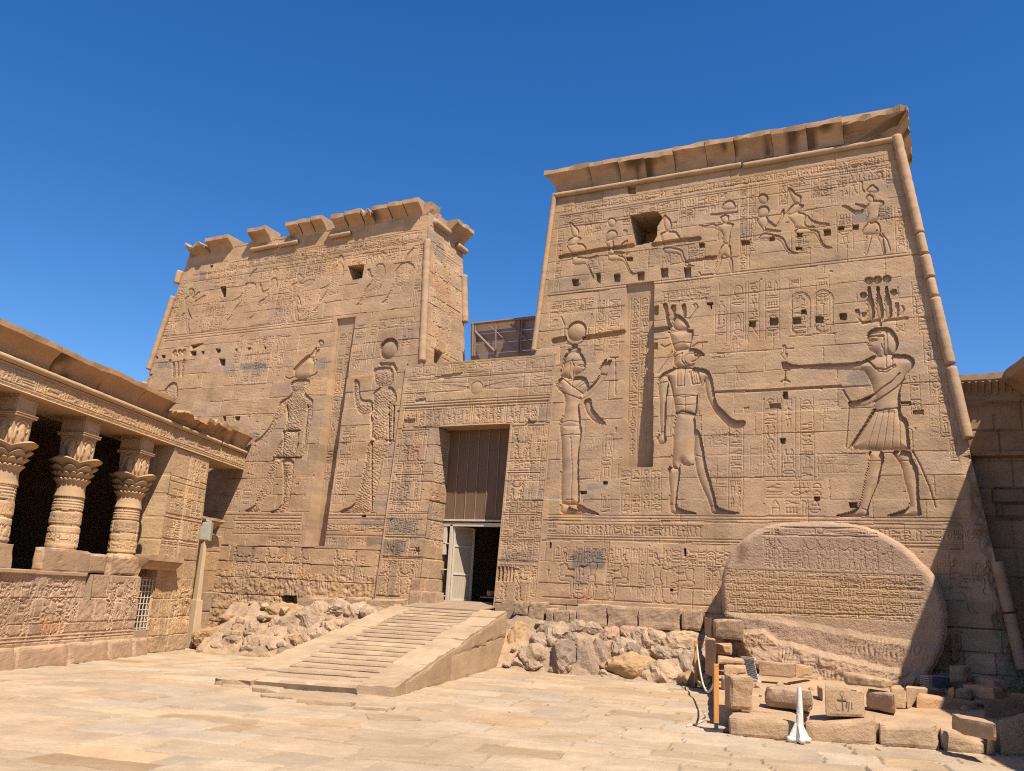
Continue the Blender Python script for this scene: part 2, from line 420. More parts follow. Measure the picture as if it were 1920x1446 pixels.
# ================================================================ small generic carved figures
STAND = [[(-.10, .80), (.10, .82), (.13, .78), (.09, .70), (.07, .58), (.09, .52), (-.05, .52), (-.04, .60), (-.08, .72)],
         [(-.05, .83), (-.055, .92), (0, .96), (.05, .93), (.06, .87), (.03, .82)],
         [(.02, .97), (.01, 1.06), (-.06, 1.10), (-.07, 1.0), (-.04, .95)],
         [(-.06, .53), (.09, .53), (.15, .36), (-.06, .36)],
         [(-.05, .38), (.02, .38), (0, .2), (-.03, .04), (.05, .0), (-.08, .0), (-.08, .2)],
         [(.03, .38), (.11, .38), (.14, .2), (.15, .04), (.24, .0), (.10, .0), (.09, .2)],
         [(.08, .78), (.13, .77), (.22, .68), (.32, .72), (.33, .76), (.22, .73), (.12, .72)]]
SIT = [[(-.10, .76), (.08, .78), (.10, .70), (.06, .5), (-.08, .48), (-.07, .62)],
       [(-.05, .80), (-.05, .90), (.02, .93), (.06, .86), (.03, .79)],
       [(.0, .93), (-.02, 1.04), (.05, 1.02), (.05, .93)],
       [(-.10, .50), (.20, .50), (.26, .44), (.24, .25), (.26, .03), (.36, .0), (.19, 0), (.17, .25), (.15, .38), (-.10, .36)],
       [(.05, .72), (.12, .60), (.26, .62), (.26, .66), (.13, .66)]]
def mini(rel, u, z, h, face=1, kind='stand', D=.022, rough=0.0):
    T = STAND if kind == 'stand' else SIT
    ps = [np.array([(u+face*x*h, z+y*h*.9) for x, y in P]) for P in T]
    rel.figure(None, ps, D=D, bulge=.05, rough=rough, up=.0)
def register(rel, u0, u1, z0, z1, seed, rough=.012, colw=.17):
    """a framed scene: figures with columns of signs above and between them"""
    r = np.random.default_rng(seed); rel.groove([(u0, z0), (u1, z0)], .03, .02); rel.groove([(u0, z1), (u1, z1)], .03, .02)
    rel.groove([(u0, z0), (u0, z1)], .03, .018); rel.groove([(u1, z0), (u1, z1)], .03, .018)
    h = (z1-z0)*.72; u = u0+.12*h+.08
    rel.glyphs(u0+.05, u1-.05, z0+h*1.0, z1-.04, 'col', colw, .014, dens=.85)
    f = 1
    while u+.2*h < u1:
        mini(rel, u, z0+.02, h, f, 'stand' if r.random() < .65 else 'sit', rough=rough)
        if r.random() < .75 and u+h*.55 < u1:
            rel.glyphs(u+h*.34, u+h*.34+colw*.7, z0+.1*h, z0+h*.95, 'col', colw*.7, .012, dens=.85)
        u += h*r.uniform(.52, .72); f = -f if r.random() < .5 else f
def cornice_piece(name, p0, p1, out, prof, mat, parent, m0=0, m1=0, back=.5, n=None, seed=0, rough=.012, zoff=0.0, top_noise=0.0, tint=1.0, chunk=None, stain=1.0):
    """sweep of profile [(out, z)] from p0 to p1 (xy); m0/m1 = mitre factor at each end"""
    p0, p1, out = np.array(p0, float), np.array(p1, float), np.array(out, float); d = p1-p0; Ln = np.hypot(*d); d = d/Ln
    n = n or max(3, int(Ln/.12)); prof = list(prof); k = len(prof)
    loop = prof+[(-back, prof[-1][1]), (-back, prof[0][1])]; V = []; F = []; T = []; r = np.random.default_rng(seed)
    for i in range(n+1):
        f = i/n
        for j, (o, z) in enumerate(loop):
            sft = -m0*o*(1-f)+m1*o*f if j < k else 0
            nn = (vnoise(np.array(f*Ln*5+seed*3.1), np.array(j*1.3), seed)-.5)*rough*2
            zt = 0
            if chunk is not None and z > prof[0][1]+.1: zt = chunk(f, o)*(z-prof[0][1])/(prof[-1][1]-prof[0][1])
            q = p0+d*(f*Ln+sft)+out*(o+(nn if j < k else 0))
            zz = z+zoff+nn*.7+zt+(top_noise*(vnoise(np.array(f*Ln*3.), np.array(2.), seed+3)-.5) if j in (k-1, k) else 0)
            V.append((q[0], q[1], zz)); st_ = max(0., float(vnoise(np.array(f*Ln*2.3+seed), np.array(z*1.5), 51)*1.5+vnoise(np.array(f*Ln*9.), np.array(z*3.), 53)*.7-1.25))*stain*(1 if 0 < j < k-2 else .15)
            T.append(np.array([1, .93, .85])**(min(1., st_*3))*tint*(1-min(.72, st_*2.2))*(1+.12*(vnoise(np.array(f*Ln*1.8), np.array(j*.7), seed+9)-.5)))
    K = len(loop)
    for i in range(n):
        for j in range(K): F.append((i*K+j, (i+1)*K+j, (i+1)*K+(j+1) % K, i*K+(j+1) % K))
    F.append(tuple(range(K))); F.append(tuple(range((n+1)*K-1, n*K-1, -1)))
    if np.cross([d[0], d[1], 0], [out[0], out[1], 0])[2] > 0: F = [tuple(reversed(q)) for q in F]
    return mesh_obj(name, V, F, mat, parent, tint=np.array(T, np.float32))
def cavetto(z0, z1, p, fillet, n=8):
    c = [(0.0, z0)]+[(p*(1-math.cos(math.pi/2*(i/n)))**1.25, z0+(z1-fillet-z0)*(i/n)) for i in range(1, n+1)]
    return c+[(p, z1-fillet+.003), (p, z1)]
def torus(name, pts, r, mat, parent, bands=.42, seed=0):
    """roll moulding with shallow lashings, built through pts"""
    P = [np.array(p, float) for p in pts]; Q = []; Rr = []
    for a, b in zip(P[:-1], P[1:]):
        L = np.linalg.norm(b-a); m = max(2, int(L/.05))
        for i in range(m):
            Q.append(a+(b-a)*i/m)
    Q.append(P[-1]); rr = np.random.default_rng(seed)
    for i in range(len(Q)): Rr.append(r*(1-.06*(abs(math.sin(i*.05/bands*3.14)) < .16)*(1 if vnoise(np.array(i*.05/bands), np.array(1.), seed) > .3 else .2)+(vnoise(np.array(i*.4), np.array(3.), seed)-.5)*.09))
    b = MB(); b.tube(Q, Rr, 12); o = b.build(name, mat, parent, smooth=True); return o
PN = np.array([0, 1, -TB])
def fpt(u, z, h=0.0): return np.array([u, YB+z*TB-h, z])

# ================================================================ right tower
RT = empty('pylon_tower', (-4.5, 21.5, 0), 'right pylon tower with unbroken cornice and three huge smooth carved figures above the granite slab', 'temple tower', 'pylon towers of the temple')
def rtL(z): return -9.65-(12.64-z)*.0485
def rtR(z): return -.71+(12.69-z)*.141
A = Relief((0, YB, 0), (1, 0, 0), (0, -1, 0), TB, rtL, rtR, 0.2, 12.78, .0185, 11)
crs = np.arange(1.45, 12.9, .512)
A.courses(crs, (.6, 1.5), D=.012, var=.05, joint=.6); A.courses([.2, .6, 1.0, 1.45], (.5, 1.0), D=.03, joint=.9)
A.weather(.005, .08)
def rect(rel, k, x0, y0, x1, y1, mode='col', size=.3, **kw):
    a = rel.zz(k, [(x0, y0), (x1, y1)])
    c = rel.zz(k, [(x0, y1), (x1, y0)])
    u0 = (a[0, 0]+c[0, 0])/2; u1 = (a[1, 0]+c[1, 0])/2; rel.glyphs(min(u0, u1), max(u0, u1), a[1, 1], a[0, 1], mode, size*(.8 if size < .3 or mode == 'col' else 1), **kw)
def hline(rel, k, p0, p1, wd=.028, D=.016):
    a = rel.zz(k, [p0, p1]); z = a[:, 1].mean(); rel.groove([(a[0, 0], z), (a[1, 0], z)], wd, D)
def lines(rel, k, pts, wd=.03, D=.02): rel.groove(rel.zz(k, pts), wd, D)
# rows and columns of signs
zt = A.zz('E', [(230, 425)])[0, 1]
A.glyphs(rtL(12.3)+.25, rtR(12.3)-.35, zt-.22, zt-.02, 'row', .22)
for dz in (.30, .36, .62): A.groove([(rtL(12)+.2, zt-dz), (rtR(12)-.3, zt-dz)], .026, .014)
for a in ((270, 505, 450, 560, 'row', .3), (465, 480, 622, 662), (800, 440, 862, 590), (862, 432, 1000, 486), (1040, 398, 1290, 424, 'row', .26), (1315, 365, 1450, 545), (1480, 345, 1660, 470),
          (1860, 270, 1915, 1000), (205, 640, 250, 1180, 'col', .2), (1390, 780, 1540, 910, 'col', .18), (500, 880, 580, 990, 'col', .16), (1160, 870, 1230, 930, 'col', .15)): rect(A, 'E', *a)
for a in ((20, 800, 72, 1420), (290, 790, 362, 980), (370, 752, 560, 800, 'row', .24), (580, 740, 750, 905), (820, 640, 1230, 742, 'row', .26), (825, 780, 1012, 890),
          (1255, 640, 1330, 820, 'col', .2), (1335, 1010, 1425, 1395, 'col', .25), (810, 1060, 952, 1380), (1200, 1010, 1300, 1130, 'col', .17), (440, 1270, 560, 1420, 'row', .22)): rect(A, 'F', *a)
for a in ((160, 420, 530, 490, 'row', .22), (555, 395, 640, 880), (668, 385, 780, 860), (1150, 330, 1590, 388, 'row', .2), (1635, 400, 1735, 765, 'col', .32), (1770, 262, 1905, 765, 'col', .32),
          (1600, 880, 1720, 920, 'row', .2)): rect(A, 'A', *a)
for a in ((10, 232, 112, 745, 'col', .36), (165, 232, 292, 745, 'col', .36), (380, 210, 480, 300, 'col', .34), (620, 190, 740, 290, 'col', .36), (1340, 620, 1420, 690, 'col', .3), (1490, 240, 1600, 520, 'col', .24), (1545, 530, 1650, 700, 'col', .24), (1590, 690, 1720, 980, 'col', .28), (1640, 990, 1760, 1250, 'col', .26),
          (1470, 1080, 1560, 1430, 'col', .3), (410, 350, 540, 690, 'col', .3), (625, 330, 745, 680, 'col', .3)): rect(A, 'B', *a)
for a in ((612, 450, 708, 870, 'col', .36), (785, 770, 1150, 940, 'col', .3), (605, 1000, 700, 1160), (790, 985, 1150, 1165), (1755, 405, 1885, 1160, 'col', .38)): rect(A, 'C', *a)
for a in ((150, 130, 270, 860, 'col', .37), (312, 130, 435, 860, 'col', .37), (480, 130, 602, 860, 'col', .37), (175, 875, 690, 1190, 'row', .5), (1730, 20, 1830, 480, 'col', .26), (1830, 490, 1900, 700, 'col', .24)): rect(A, 'D', *a)
z1 = A.zz('C', [(800, 1272)])[0, 1]; z2 = A.zz('C', [(800, 1362)])[0, 1]
A.glyphs(-9.1, -5.2, z2, z1, 'row', z1-z2, D=.018); A.glyphs(-1.7, .5, z2, z1, 'row', z1-z2, D=.018)
for y in (1185, 1212, 1240, 1385, 1410):
    z = A.zz('C', [(800, y)])[0, 1]; A.groove([(-9.1, z), (rtR(z)-.3, z)], .026, .016)
for y in (1208, 1228):
    z = A.zz('E', [(100, y)])[0, 1]; A.groove([(rtL(z)+.25, z), (rtR(z)-.35, z)], .026, .014)
for a in ((1200, 700, 1390, 940, 'col', .2), (560, 905, 640, 1130, 'row', .22), (940, 800, 1130, 930, 'row', .24), (1240, 560, 1330, 640, 'col', .2), (1660, 480, 1800, 560, 'row', .2)): rect(A, 'E', *a, D=.006, dens=.7)
for a in ((570, 850, 760, 960, 'row', .22), (600, 1000, 690, 1400, 'col', .24), (60, 1060, 200, 1300, 'row', .22), (760, 740, 860, 960, 'col', .2)): rect(A, 'F', *a, D=.006, dens=.7)
for a in ((120, 560, 240, 680, 'row', .2), (1640, 800, 1900, 930, 'row', .22), (1700, 1000, 1900, 1180, 'row', .24), (1240, 130, 1580, 300, 'row', .24)): rect(A, 'A', *a, D=.006, dens=.7)
for a in ((640, 150, 860, 330, 'row', .22), (640, 640, 880, 800, 'row', .24), (820, 600, 1000, 800, 'row', .22), (1640, 180, 1720, 470, 'col', .22), (30, 560, 120, 840, 'col', .26)): rect(A, 'D', *a, D=.006, dens=.7)
for a in ((480, 480, 590, 600, 'row', .24), (500, 780, 600, 880, 'row', .22), (1570, 420, 1740, 640, 'row', .24), (1560, 780, 1740, 1000, 'row', .24)): rect(A, 'C', *a, D=.006, dens=.7)
# cartouches
for cx, cy in ((482, 520), (690, 500)):
    for rr in (1.0, .86): lines(A, 'B', arc(cx, cy, 88*rr, 92*rr, 180, 0, 8)[::1] and [(cx+88*rr*math.cos(t), cy+(105 if math.sin(t) > 0 else -105)+math.sin(t)*88*rr) for t in np.linspace(0, 2*math.pi, 25)], .026, .016)
    lines(A, 'B', [(cx-95, cy+205), (cx+110, cy+195)], .03, .018)
# base register with columns and small figures
zb0, zb1 = A.zz('M', [(500, 640)])[0, 1], A.zz('M', [(500, 240)])[0, 1]
A.glyphs(-8.9, -4.5, zb0+.9, zb1-.05, 'col', .2, .013, dens=.75); A.groove([(-9.1, zb0), (-4.4, zb0)], .03, .018)
for i, u in enumerate(np.arange(-8.6, -4.6, .78)): mini(A, u, zb0+.02, 1.15, -1 if i % 3 else 1, 'stand' if i % 2 else 'sit', D=.026)
for u in np.arange(-8.2, -4.6, .78): A.glyphs(u-.06, u+.12, zb0+.1, zb0+.95, 'col', .17, .012)
for i, u in enumerate((-.05, .55)): mini(A, u, 1.75, 1.1, 1, 'sit', D=.03)
for u0 in (-.35, .28): A.glyphs(u0, u0+.3, 2.3, 2.75, 'col', .15, .014)
# ---- large figures
def Zs(rel, k, *polys): return [rel.zz(k, p) for p in polys]
def sub(p, dy): return [(x, y+dy) for x, y in p]
god = Zs(A, 'A', [(215, 1120), (270, 1085), (330, 1100), (400, 1080), (470, 1090), (500, 1150), (495, 1200), (440, 1240), (415, 1290), (408, 1330), (415, 1390), (425, 1492), (415, 1560), (235, 1560), (236, 1500), (265, 1442), (280, 1330), (270, 1250), (230, 1200)],
         [(270, 930), (280, 890), (320, 860), (380, 850), (430, 870), (460, 920), (475, 970), (465, 985), (470, 1000), (460, 1025), (430, 1050), (400, 1060), (365, 1065), (360, 1140), (330, 1110), (280, 1090), (230, 1080), (235, 1040), (255, 990)],
         [(310, 835), (350, 830), (345, 790), (398, 790), (395, 830), (425, 835), (425, 870), (310, 870)],
         [(215, 1140), (260, 1105), (330, 1160), (440, 1230), (450, 1280), (420, 1290), (330, 1250), (230, 1210), (205, 1190)],
         [(435, 1235), (530, 1160), (580, 1100), (600, 1060), (660, 1060), (640, 1110), (560, 1190), (480, 1270), (430, 1285)],
         [(590, 1070), (595, 1010), (640, 940), (662, 925), (655, 965), (690, 932), (708, 942), (690, 980), (670, 1020), (660, 1070)])
god += Zs(A, 'C', [(450, 150), (520, 120), (525, 210), (570, 270), (650, 350), (640, 365), (570, 355), (500, 300), (460, 230)],
          [(236, 345), (228, 400), (240, 480), (245, 640), (250, 760), (240, 820), (240, 1000), (245, 1090), (410, 1090), (415, 1000), (405, 760), (412, 600), (428, 480), (438, 420), (420, 345)],
          [(240, 1075), (234, 1165), (330, 1168), (475, 1168), (430, 1140), (340, 1120), (290, 1075)], [(365, 1080), (420, 1085), (480, 1120), (620, 1182), (470, 1160), (400, 1130)])
A.figure('carved_goddess', god, D=.085, bulge=.22)
dp = A.zz('A', [(388, 675), (478, 675)]); A.disc(dp[0], dp[1, 0]-dp[0, 0], .08, 'carved_sun_disc')
for l in ([(250, 550), (280, 620), (275, 700), (300, 770), (345, 795)], [(525, 520), (492, 640), (488, 745)], [(300, 790), (370, 815), (440, 770)], [(735, 920), (738, 1150), (738, 1250)], [(690, 915), (760, 915)]): lines(A, 'A', l, .035, .03)
for l in ([(350, 1070), (345, 1180)], [(400, 1100), (300, 1130)], [(340, 930), (360, 985), (350, 1060)], [(440, 1120), (380, 1180)], [(460, 1140), (400, 1190)]): lines(A, 'A', l, .028, .02)
falcon = Zs(A, 'A', [(1250, 620), (1260, 560), (1285, 520), (1330, 540), (1380, 590), (1410, 655), (1290, 665), (1265, 650)], [(1230, 465), (1250, 440), (1280, 440), (1285, 470), (1275, 510), (1290, 535), (1258, 545), (1252, 500)],
            [(1160, 440), (1185, 420), (1210, 440), (1215, 560), (1240, 620), (1290, 665), (1215, 675), (1190, 570), (1175, 480)], [(1335, 440), (1350, 430), (1372, 435), (1378, 560), (1335, 530)],
            [(1215, 675), (1290, 660), (1420, 660), (1445, 690), (1420, 770), (1415, 830), (1330, 845), (1265, 855), (1245, 780), (1225, 720)],
            [(1260, 860), (1330, 838), (1440, 830), (1490, 845), (1530, 875), (1545, 900), (1500, 897), (1480, 940), (1440, 985), (1430, 1010), (1260, 1005)],
            [(1288, 1000), (1358, 995), (1352, 1165), (1288, 1170)], [(1400, 1040), (1470, 1030), (1505, 1140), (1430, 1155)],
            [(1140, 1090), (1160, 1055), (1250, 1015), (1300, 1000), (1430, 1000), (1540, 1015), (1590, 1050), (1600, 1100), (1535, 1115), (1520, 1160), (1478, 1220), (1480, 1290), (1470, 1400), (1455, 1440), (1275, 1440), (1265, 1335), (1250, 1255), (1240, 1200), (1210, 1090)],
            [(1125, 1110), (1155, 1060), (1210, 1075), (1215, 1150), (1200, 1260), (1195, 1440), (1185, 1570), (1185, 1612), (1203, 1655), (1180, 1690), (1130, 1692), (1110, 1655), (1120, 1620), (1140, 1590), (1130, 1450), (1130, 1300), (1115, 1180)])
falcon += Zs(A, 'C', [(1530, -110), (1590, -100), (1615, -20), (1640, 170), (1720, 250), (1800, 330), (1915, 328), (1895, 388), (1770, 398), (1700, 330), (1620, 240), (1570, 140), (1545, 50)],
             [(1290, 255), (1340, 245), (1440, 270), (1460, 340), (1450, 450), (1440, 560), (1445, 722), (1400, 735), (1340, 730), (1325, 700), (1310, 760), (1280, 770), (1240, 735), (1250, 600), (1255, 430), (1270, 330)],
             [(1215, 735), (1275, 765), (1325, 740), (1312, 860), (1297, 960), (1285, 1100), (1330, 1130), (1480, 1165), (1400, 1172), (1225, 1172), (1222, 1080), (1225, 960), (1210, 860)],
             [(1450, 400), (1490, 420), (1520, 520), (1545, 690), (1560, 760), (1600, 900), (1640, 1050), (1650, 1110), (1760, 1145), (1880, 1165), (1760, 1172), (1595, 1172), (1590, 1110), (1560, 1030), (1500, 900), (1465, 800), (1440, 640), (1440, 560)])
A.figure('carved_falcon_figure', falcon, D=.085, bulge=.22)
for l in ([(1400, 570), (1440, 520), (1480, 460), (1460, 428), (1436, 442), (1455, 458)], [(1150, 800), (1180, 820), (1245, 790)], [(1430, 820), (1480, 780), (1562, 775)], [(1335, 870), (1325, 930), (1370, 985), (1430, 985)], [(1440, 870), (1470, 860), (1470, 890), (1440, 890)], [(1250, 860), (1190, 960), (1120, 1060)]): lines(A, 'A', l, .035, .03)
for x in (1302, 1316, 1330, 1344): lines(A, 'A', [(x, 1010), (x-2, 1160)], .022, .02)
for x in (1420, 1440, 1460, 1478): lines(A, 'A', [(x-5, 1045), (x+12, 1145)], .022, .02)
lines(A, 'C', [(1275, 262), (1340, 240), (1450, 268)], .04, .05); lines(A, 'A', [(1245, 1258), (1330, 1250), (1475, 1255)], .028, .02)
king = []
for dx in (0, 80, 158): king += Zs(A, 'B', [(1088+dx, 275), (1112+dx, 275), (1117+dx, 340), (1142+dx, 410), (1152+dx, 520), (1145+dx, 562-dx*.06), (1100+dx, 562-dx*.06), (1088+dx, 500), (1082+dx, 410), (1092+dx, 350)])
king += Zs(A, 'B', [(1090, 700), (1110, 670), (1170, 645), (1250, 640), (1310, 660), (1350, 720), (1370, 790), (1345, 850), (1320, 880), (1250, 885), (1245, 930), (1170, 910), (1160, 870), (1110, 850), (1090, 825), (1085, 800), (1098, 770), (1085, 740)],
           [(1080, 930), (1130, 900), (1250, 880), (1330, 885), (1450, 890), (1500, 920), (1515, 960), (1490, 1010), (1430, 1060), (1405, 1120), (1380, 1200), (1380, 1310), (1385, 1400), (1390, 1450), (1150, 1440), (1150, 1350), (1155, 1300), (1140, 1220), (1120, 1140), (1070, 1050), (1040, 1025), (1000, 1020), (1000, 960)],
           [(1130, 930), (960, 960), (640, 975), (420, 985), (390, 970), (350, 950), (310, 955), (320, 1030), (370, 1032), (420, 1005), (640, 1015), (900, 1020), (1040, 1028), (1120, 1000)],
           [(1405, 1040), (1420, 1110), (1350, 1180), (1250, 1250), (1140, 1310), (1050, 1350), (990, 1345), (940, 1362), (910, 1340), (915, 1308), (1000, 1300), (1060, 1280), (1130, 1250), (1240, 1170), (1320, 1120), (1360, 1060)])
king += Zs(A, 'D', [(1150, 222), (1370, 205), (1400, 290), (1450, 330), (1455, 430), (1470, 560), (1470, 592), (1100, 594), (925, 580), (1010, 440), (1120, 275)],
           [(1100, 600), (1230, 600), (1235, 690), (1210, 740), (1195, 860), (1150, 960), (1110, 1060), (1090, 1140), (1100, 1192), (860, 1192), (790, 1188), (940, 1150), (1010, 1110), (1030, 1050), (1050, 940), (1080, 800), (1105, 680)],
           [(1300, 600), (1470, 600), (1490, 680), (1540, 760), (1545, 870), (1550, 1040), (1565, 1120), (1580, 1192), (1250, 1190), (1340, 1160), (1470, 1120), (1460, 1020), (1420, 880), (1390, 740), (1360, 690)])
A.figure('carved_king', king, D=.09, bulge=.24)
A.figure(None, Zs(A, 'B', [(318, 800), (355, 800), (350, 880), (375, 880), (340, 940), (300, 885), (325, 875)]), D=.04)
for l in ([(345, 1030), (345, 1120)], [(310, 1135), (345, 1110), (385, 1135)], [(870, 1210), (880, 1235), (930, 1310)], [(990, 490), (1015, 510), (1000, 560), (1025, 585)], [(1400, 450), (1415, 480), (1390, 530)], [(1085, 720), (1230, 715)], [(1085, 930), (1160, 1010), (1250, 1020), (1330, 980)]): lines(A, 'B', l, .04, .035)
for l in ([(1045, 605), (1140, 590), (1190, 580), (1200, 622)], [(1222, 622), (1250, 585), (1330, 572), (1440, 560)]): lines(A, 'B', l, .08, .04)
for cx, cy, r in ((1100, 220, 38), (1178, 212, 38), (1262, 205, 38), (1048, 352, 30), (1325, 325, 30), (992, 494, 18)):
    q = A.zz('B', [(cx, cy), (cx+r, cy)]); A.disc(q[0], abs(q[1, 0]-q[0, 0]), .075)
for P in ([(1035, 510), (1090, 500), (1095, 572), (1040, 576)], [(1332, 420), (1372, 420), (1372, 540), (1342, 550)]): A.hole(A.zz('B', P), .06)
for l in ([(920, 190), (905, 400), (890, 570)], [(1490, 600), (1560, 730), (1640, 920), (1700, 1110)], [(1150, 240), (1380, 212)]): lines(A, 'D', l, .035, .03)
lines(A, 'D', [(1150, 225), (1060, 380), (925, 585)], .05, .06)
for l in ([(398, 985), (430, 975), (455, 985), (430, 995), (398, 985)], [(355, 930), (350, 960), (365, 985)], [(455, 1020), (435, 1025)], [(270, 960), (320, 945), (440, 935)], [(300, 880), (270, 960), (250, 1050)], [(330, 960), (310, 1100)], [(220, 1180), (250, 1190)], [(610, 1060), (660, 1070)]): lines(A, 'A', l, .026, .022)
for l in ([(236, 345), (320, 330), (420, 345)], [(240, 460), (340, 452), (420, 455)], [(330, 480), (345, 800), (330, 1080)], [(290, 1040), (350, 1040)]): lines(A, 'C', l, .026, .022)
for l in (arc(1465, 872, 18, 20, 0, 360, 12), [(1445, 890), (1480, 905), (1460, 935), (1420, 950)], [(1500, 880), (1530, 905)], arc(1410, 925, 55, 50, 60, 330, 14), [(1260, 905), (1330, 870)], [(1215, 690), (1300, 672), (1440, 668)], [(1240, 790), (1330, 775), (1415, 775)], [(1210, 1090), (1240, 1180), (1250, 1250)], [(1535, 1110), (1520, 1170)], [(1130, 1140), (1200, 1130)]): lines(A, 'A', l, .026, .024)
for l in ([(1260, 100), (1350, 120), (1470, 100)], [(1270, 180), (1360, 190), (1450, 180)], [(1360, 110), (1362, 240)], [(1120, 430), (1185, 430)], [(1240, 735), (1300, 765), (1340, 730), (1440, 725)], [(1460, 640), (1540, 660)], [(1225, 1080), (1290, 1085)], [(1590, 1100), (1650, 1095)]): lines(A, 'C', l, .024, .018)
for l in ([(1105, 755), (1140, 745), (1175, 755), (1140, 765), (1105, 755)], [(1095, 800), (1125, 805)], [(1180, 720), (1230, 725), (1235, 880)], [(1255, 660), (1270, 860)], [(1090, 690), (1200, 690)], [(1100, 950), (1180, 1035), (1260, 1045), (1340, 995)], [(1250, 880), (1255, 1000)], [(1310, 880), (1310, 1000)], [(1210, 790), (1215, 820), (1230, 830)], [(330, 985), (370, 985)], [(330, 1005), (370, 1005)]): lines(A, 'B', l, .026, .024)
for i in range(5): lines(A, 'D', [(1180+i*48, 240), (1080+i*75, 585)], .022, .018)
for l in ([(1110, 690), (1230, 690)], [(1370, 690), (1480, 690)], [(1090, 1140), (1030, 1120)]): lines(A, 'D', l, .024, .018)
for l in ([(1375, 1050), (1320, 1120), (1240, 1172), (1130, 1252), (1060, 1282)], [(1418, 1110), (1350, 1182), (1250, 1252), (1140, 1312)]): lines(A, 'B', l, .035, .035)
for l in ([(430, 1288), (330, 1252), (232, 1212)], [(262, 1105), (330, 1160), (435, 1232)], [(1213, 1085), (1213, 1150), (1203, 1250)], [(1290, 1000), (1288, 1170), (1352, 1165), (1358, 1000)], [(1400, 1040), (1430, 1155), (1505, 1140), (1475, 1035)], [(1260, 1005), (1330, 1000), (1440, 1008)], [(270, 935), (250, 990), (235, 1050)]): lines(A, 'A', l, .032, .03)
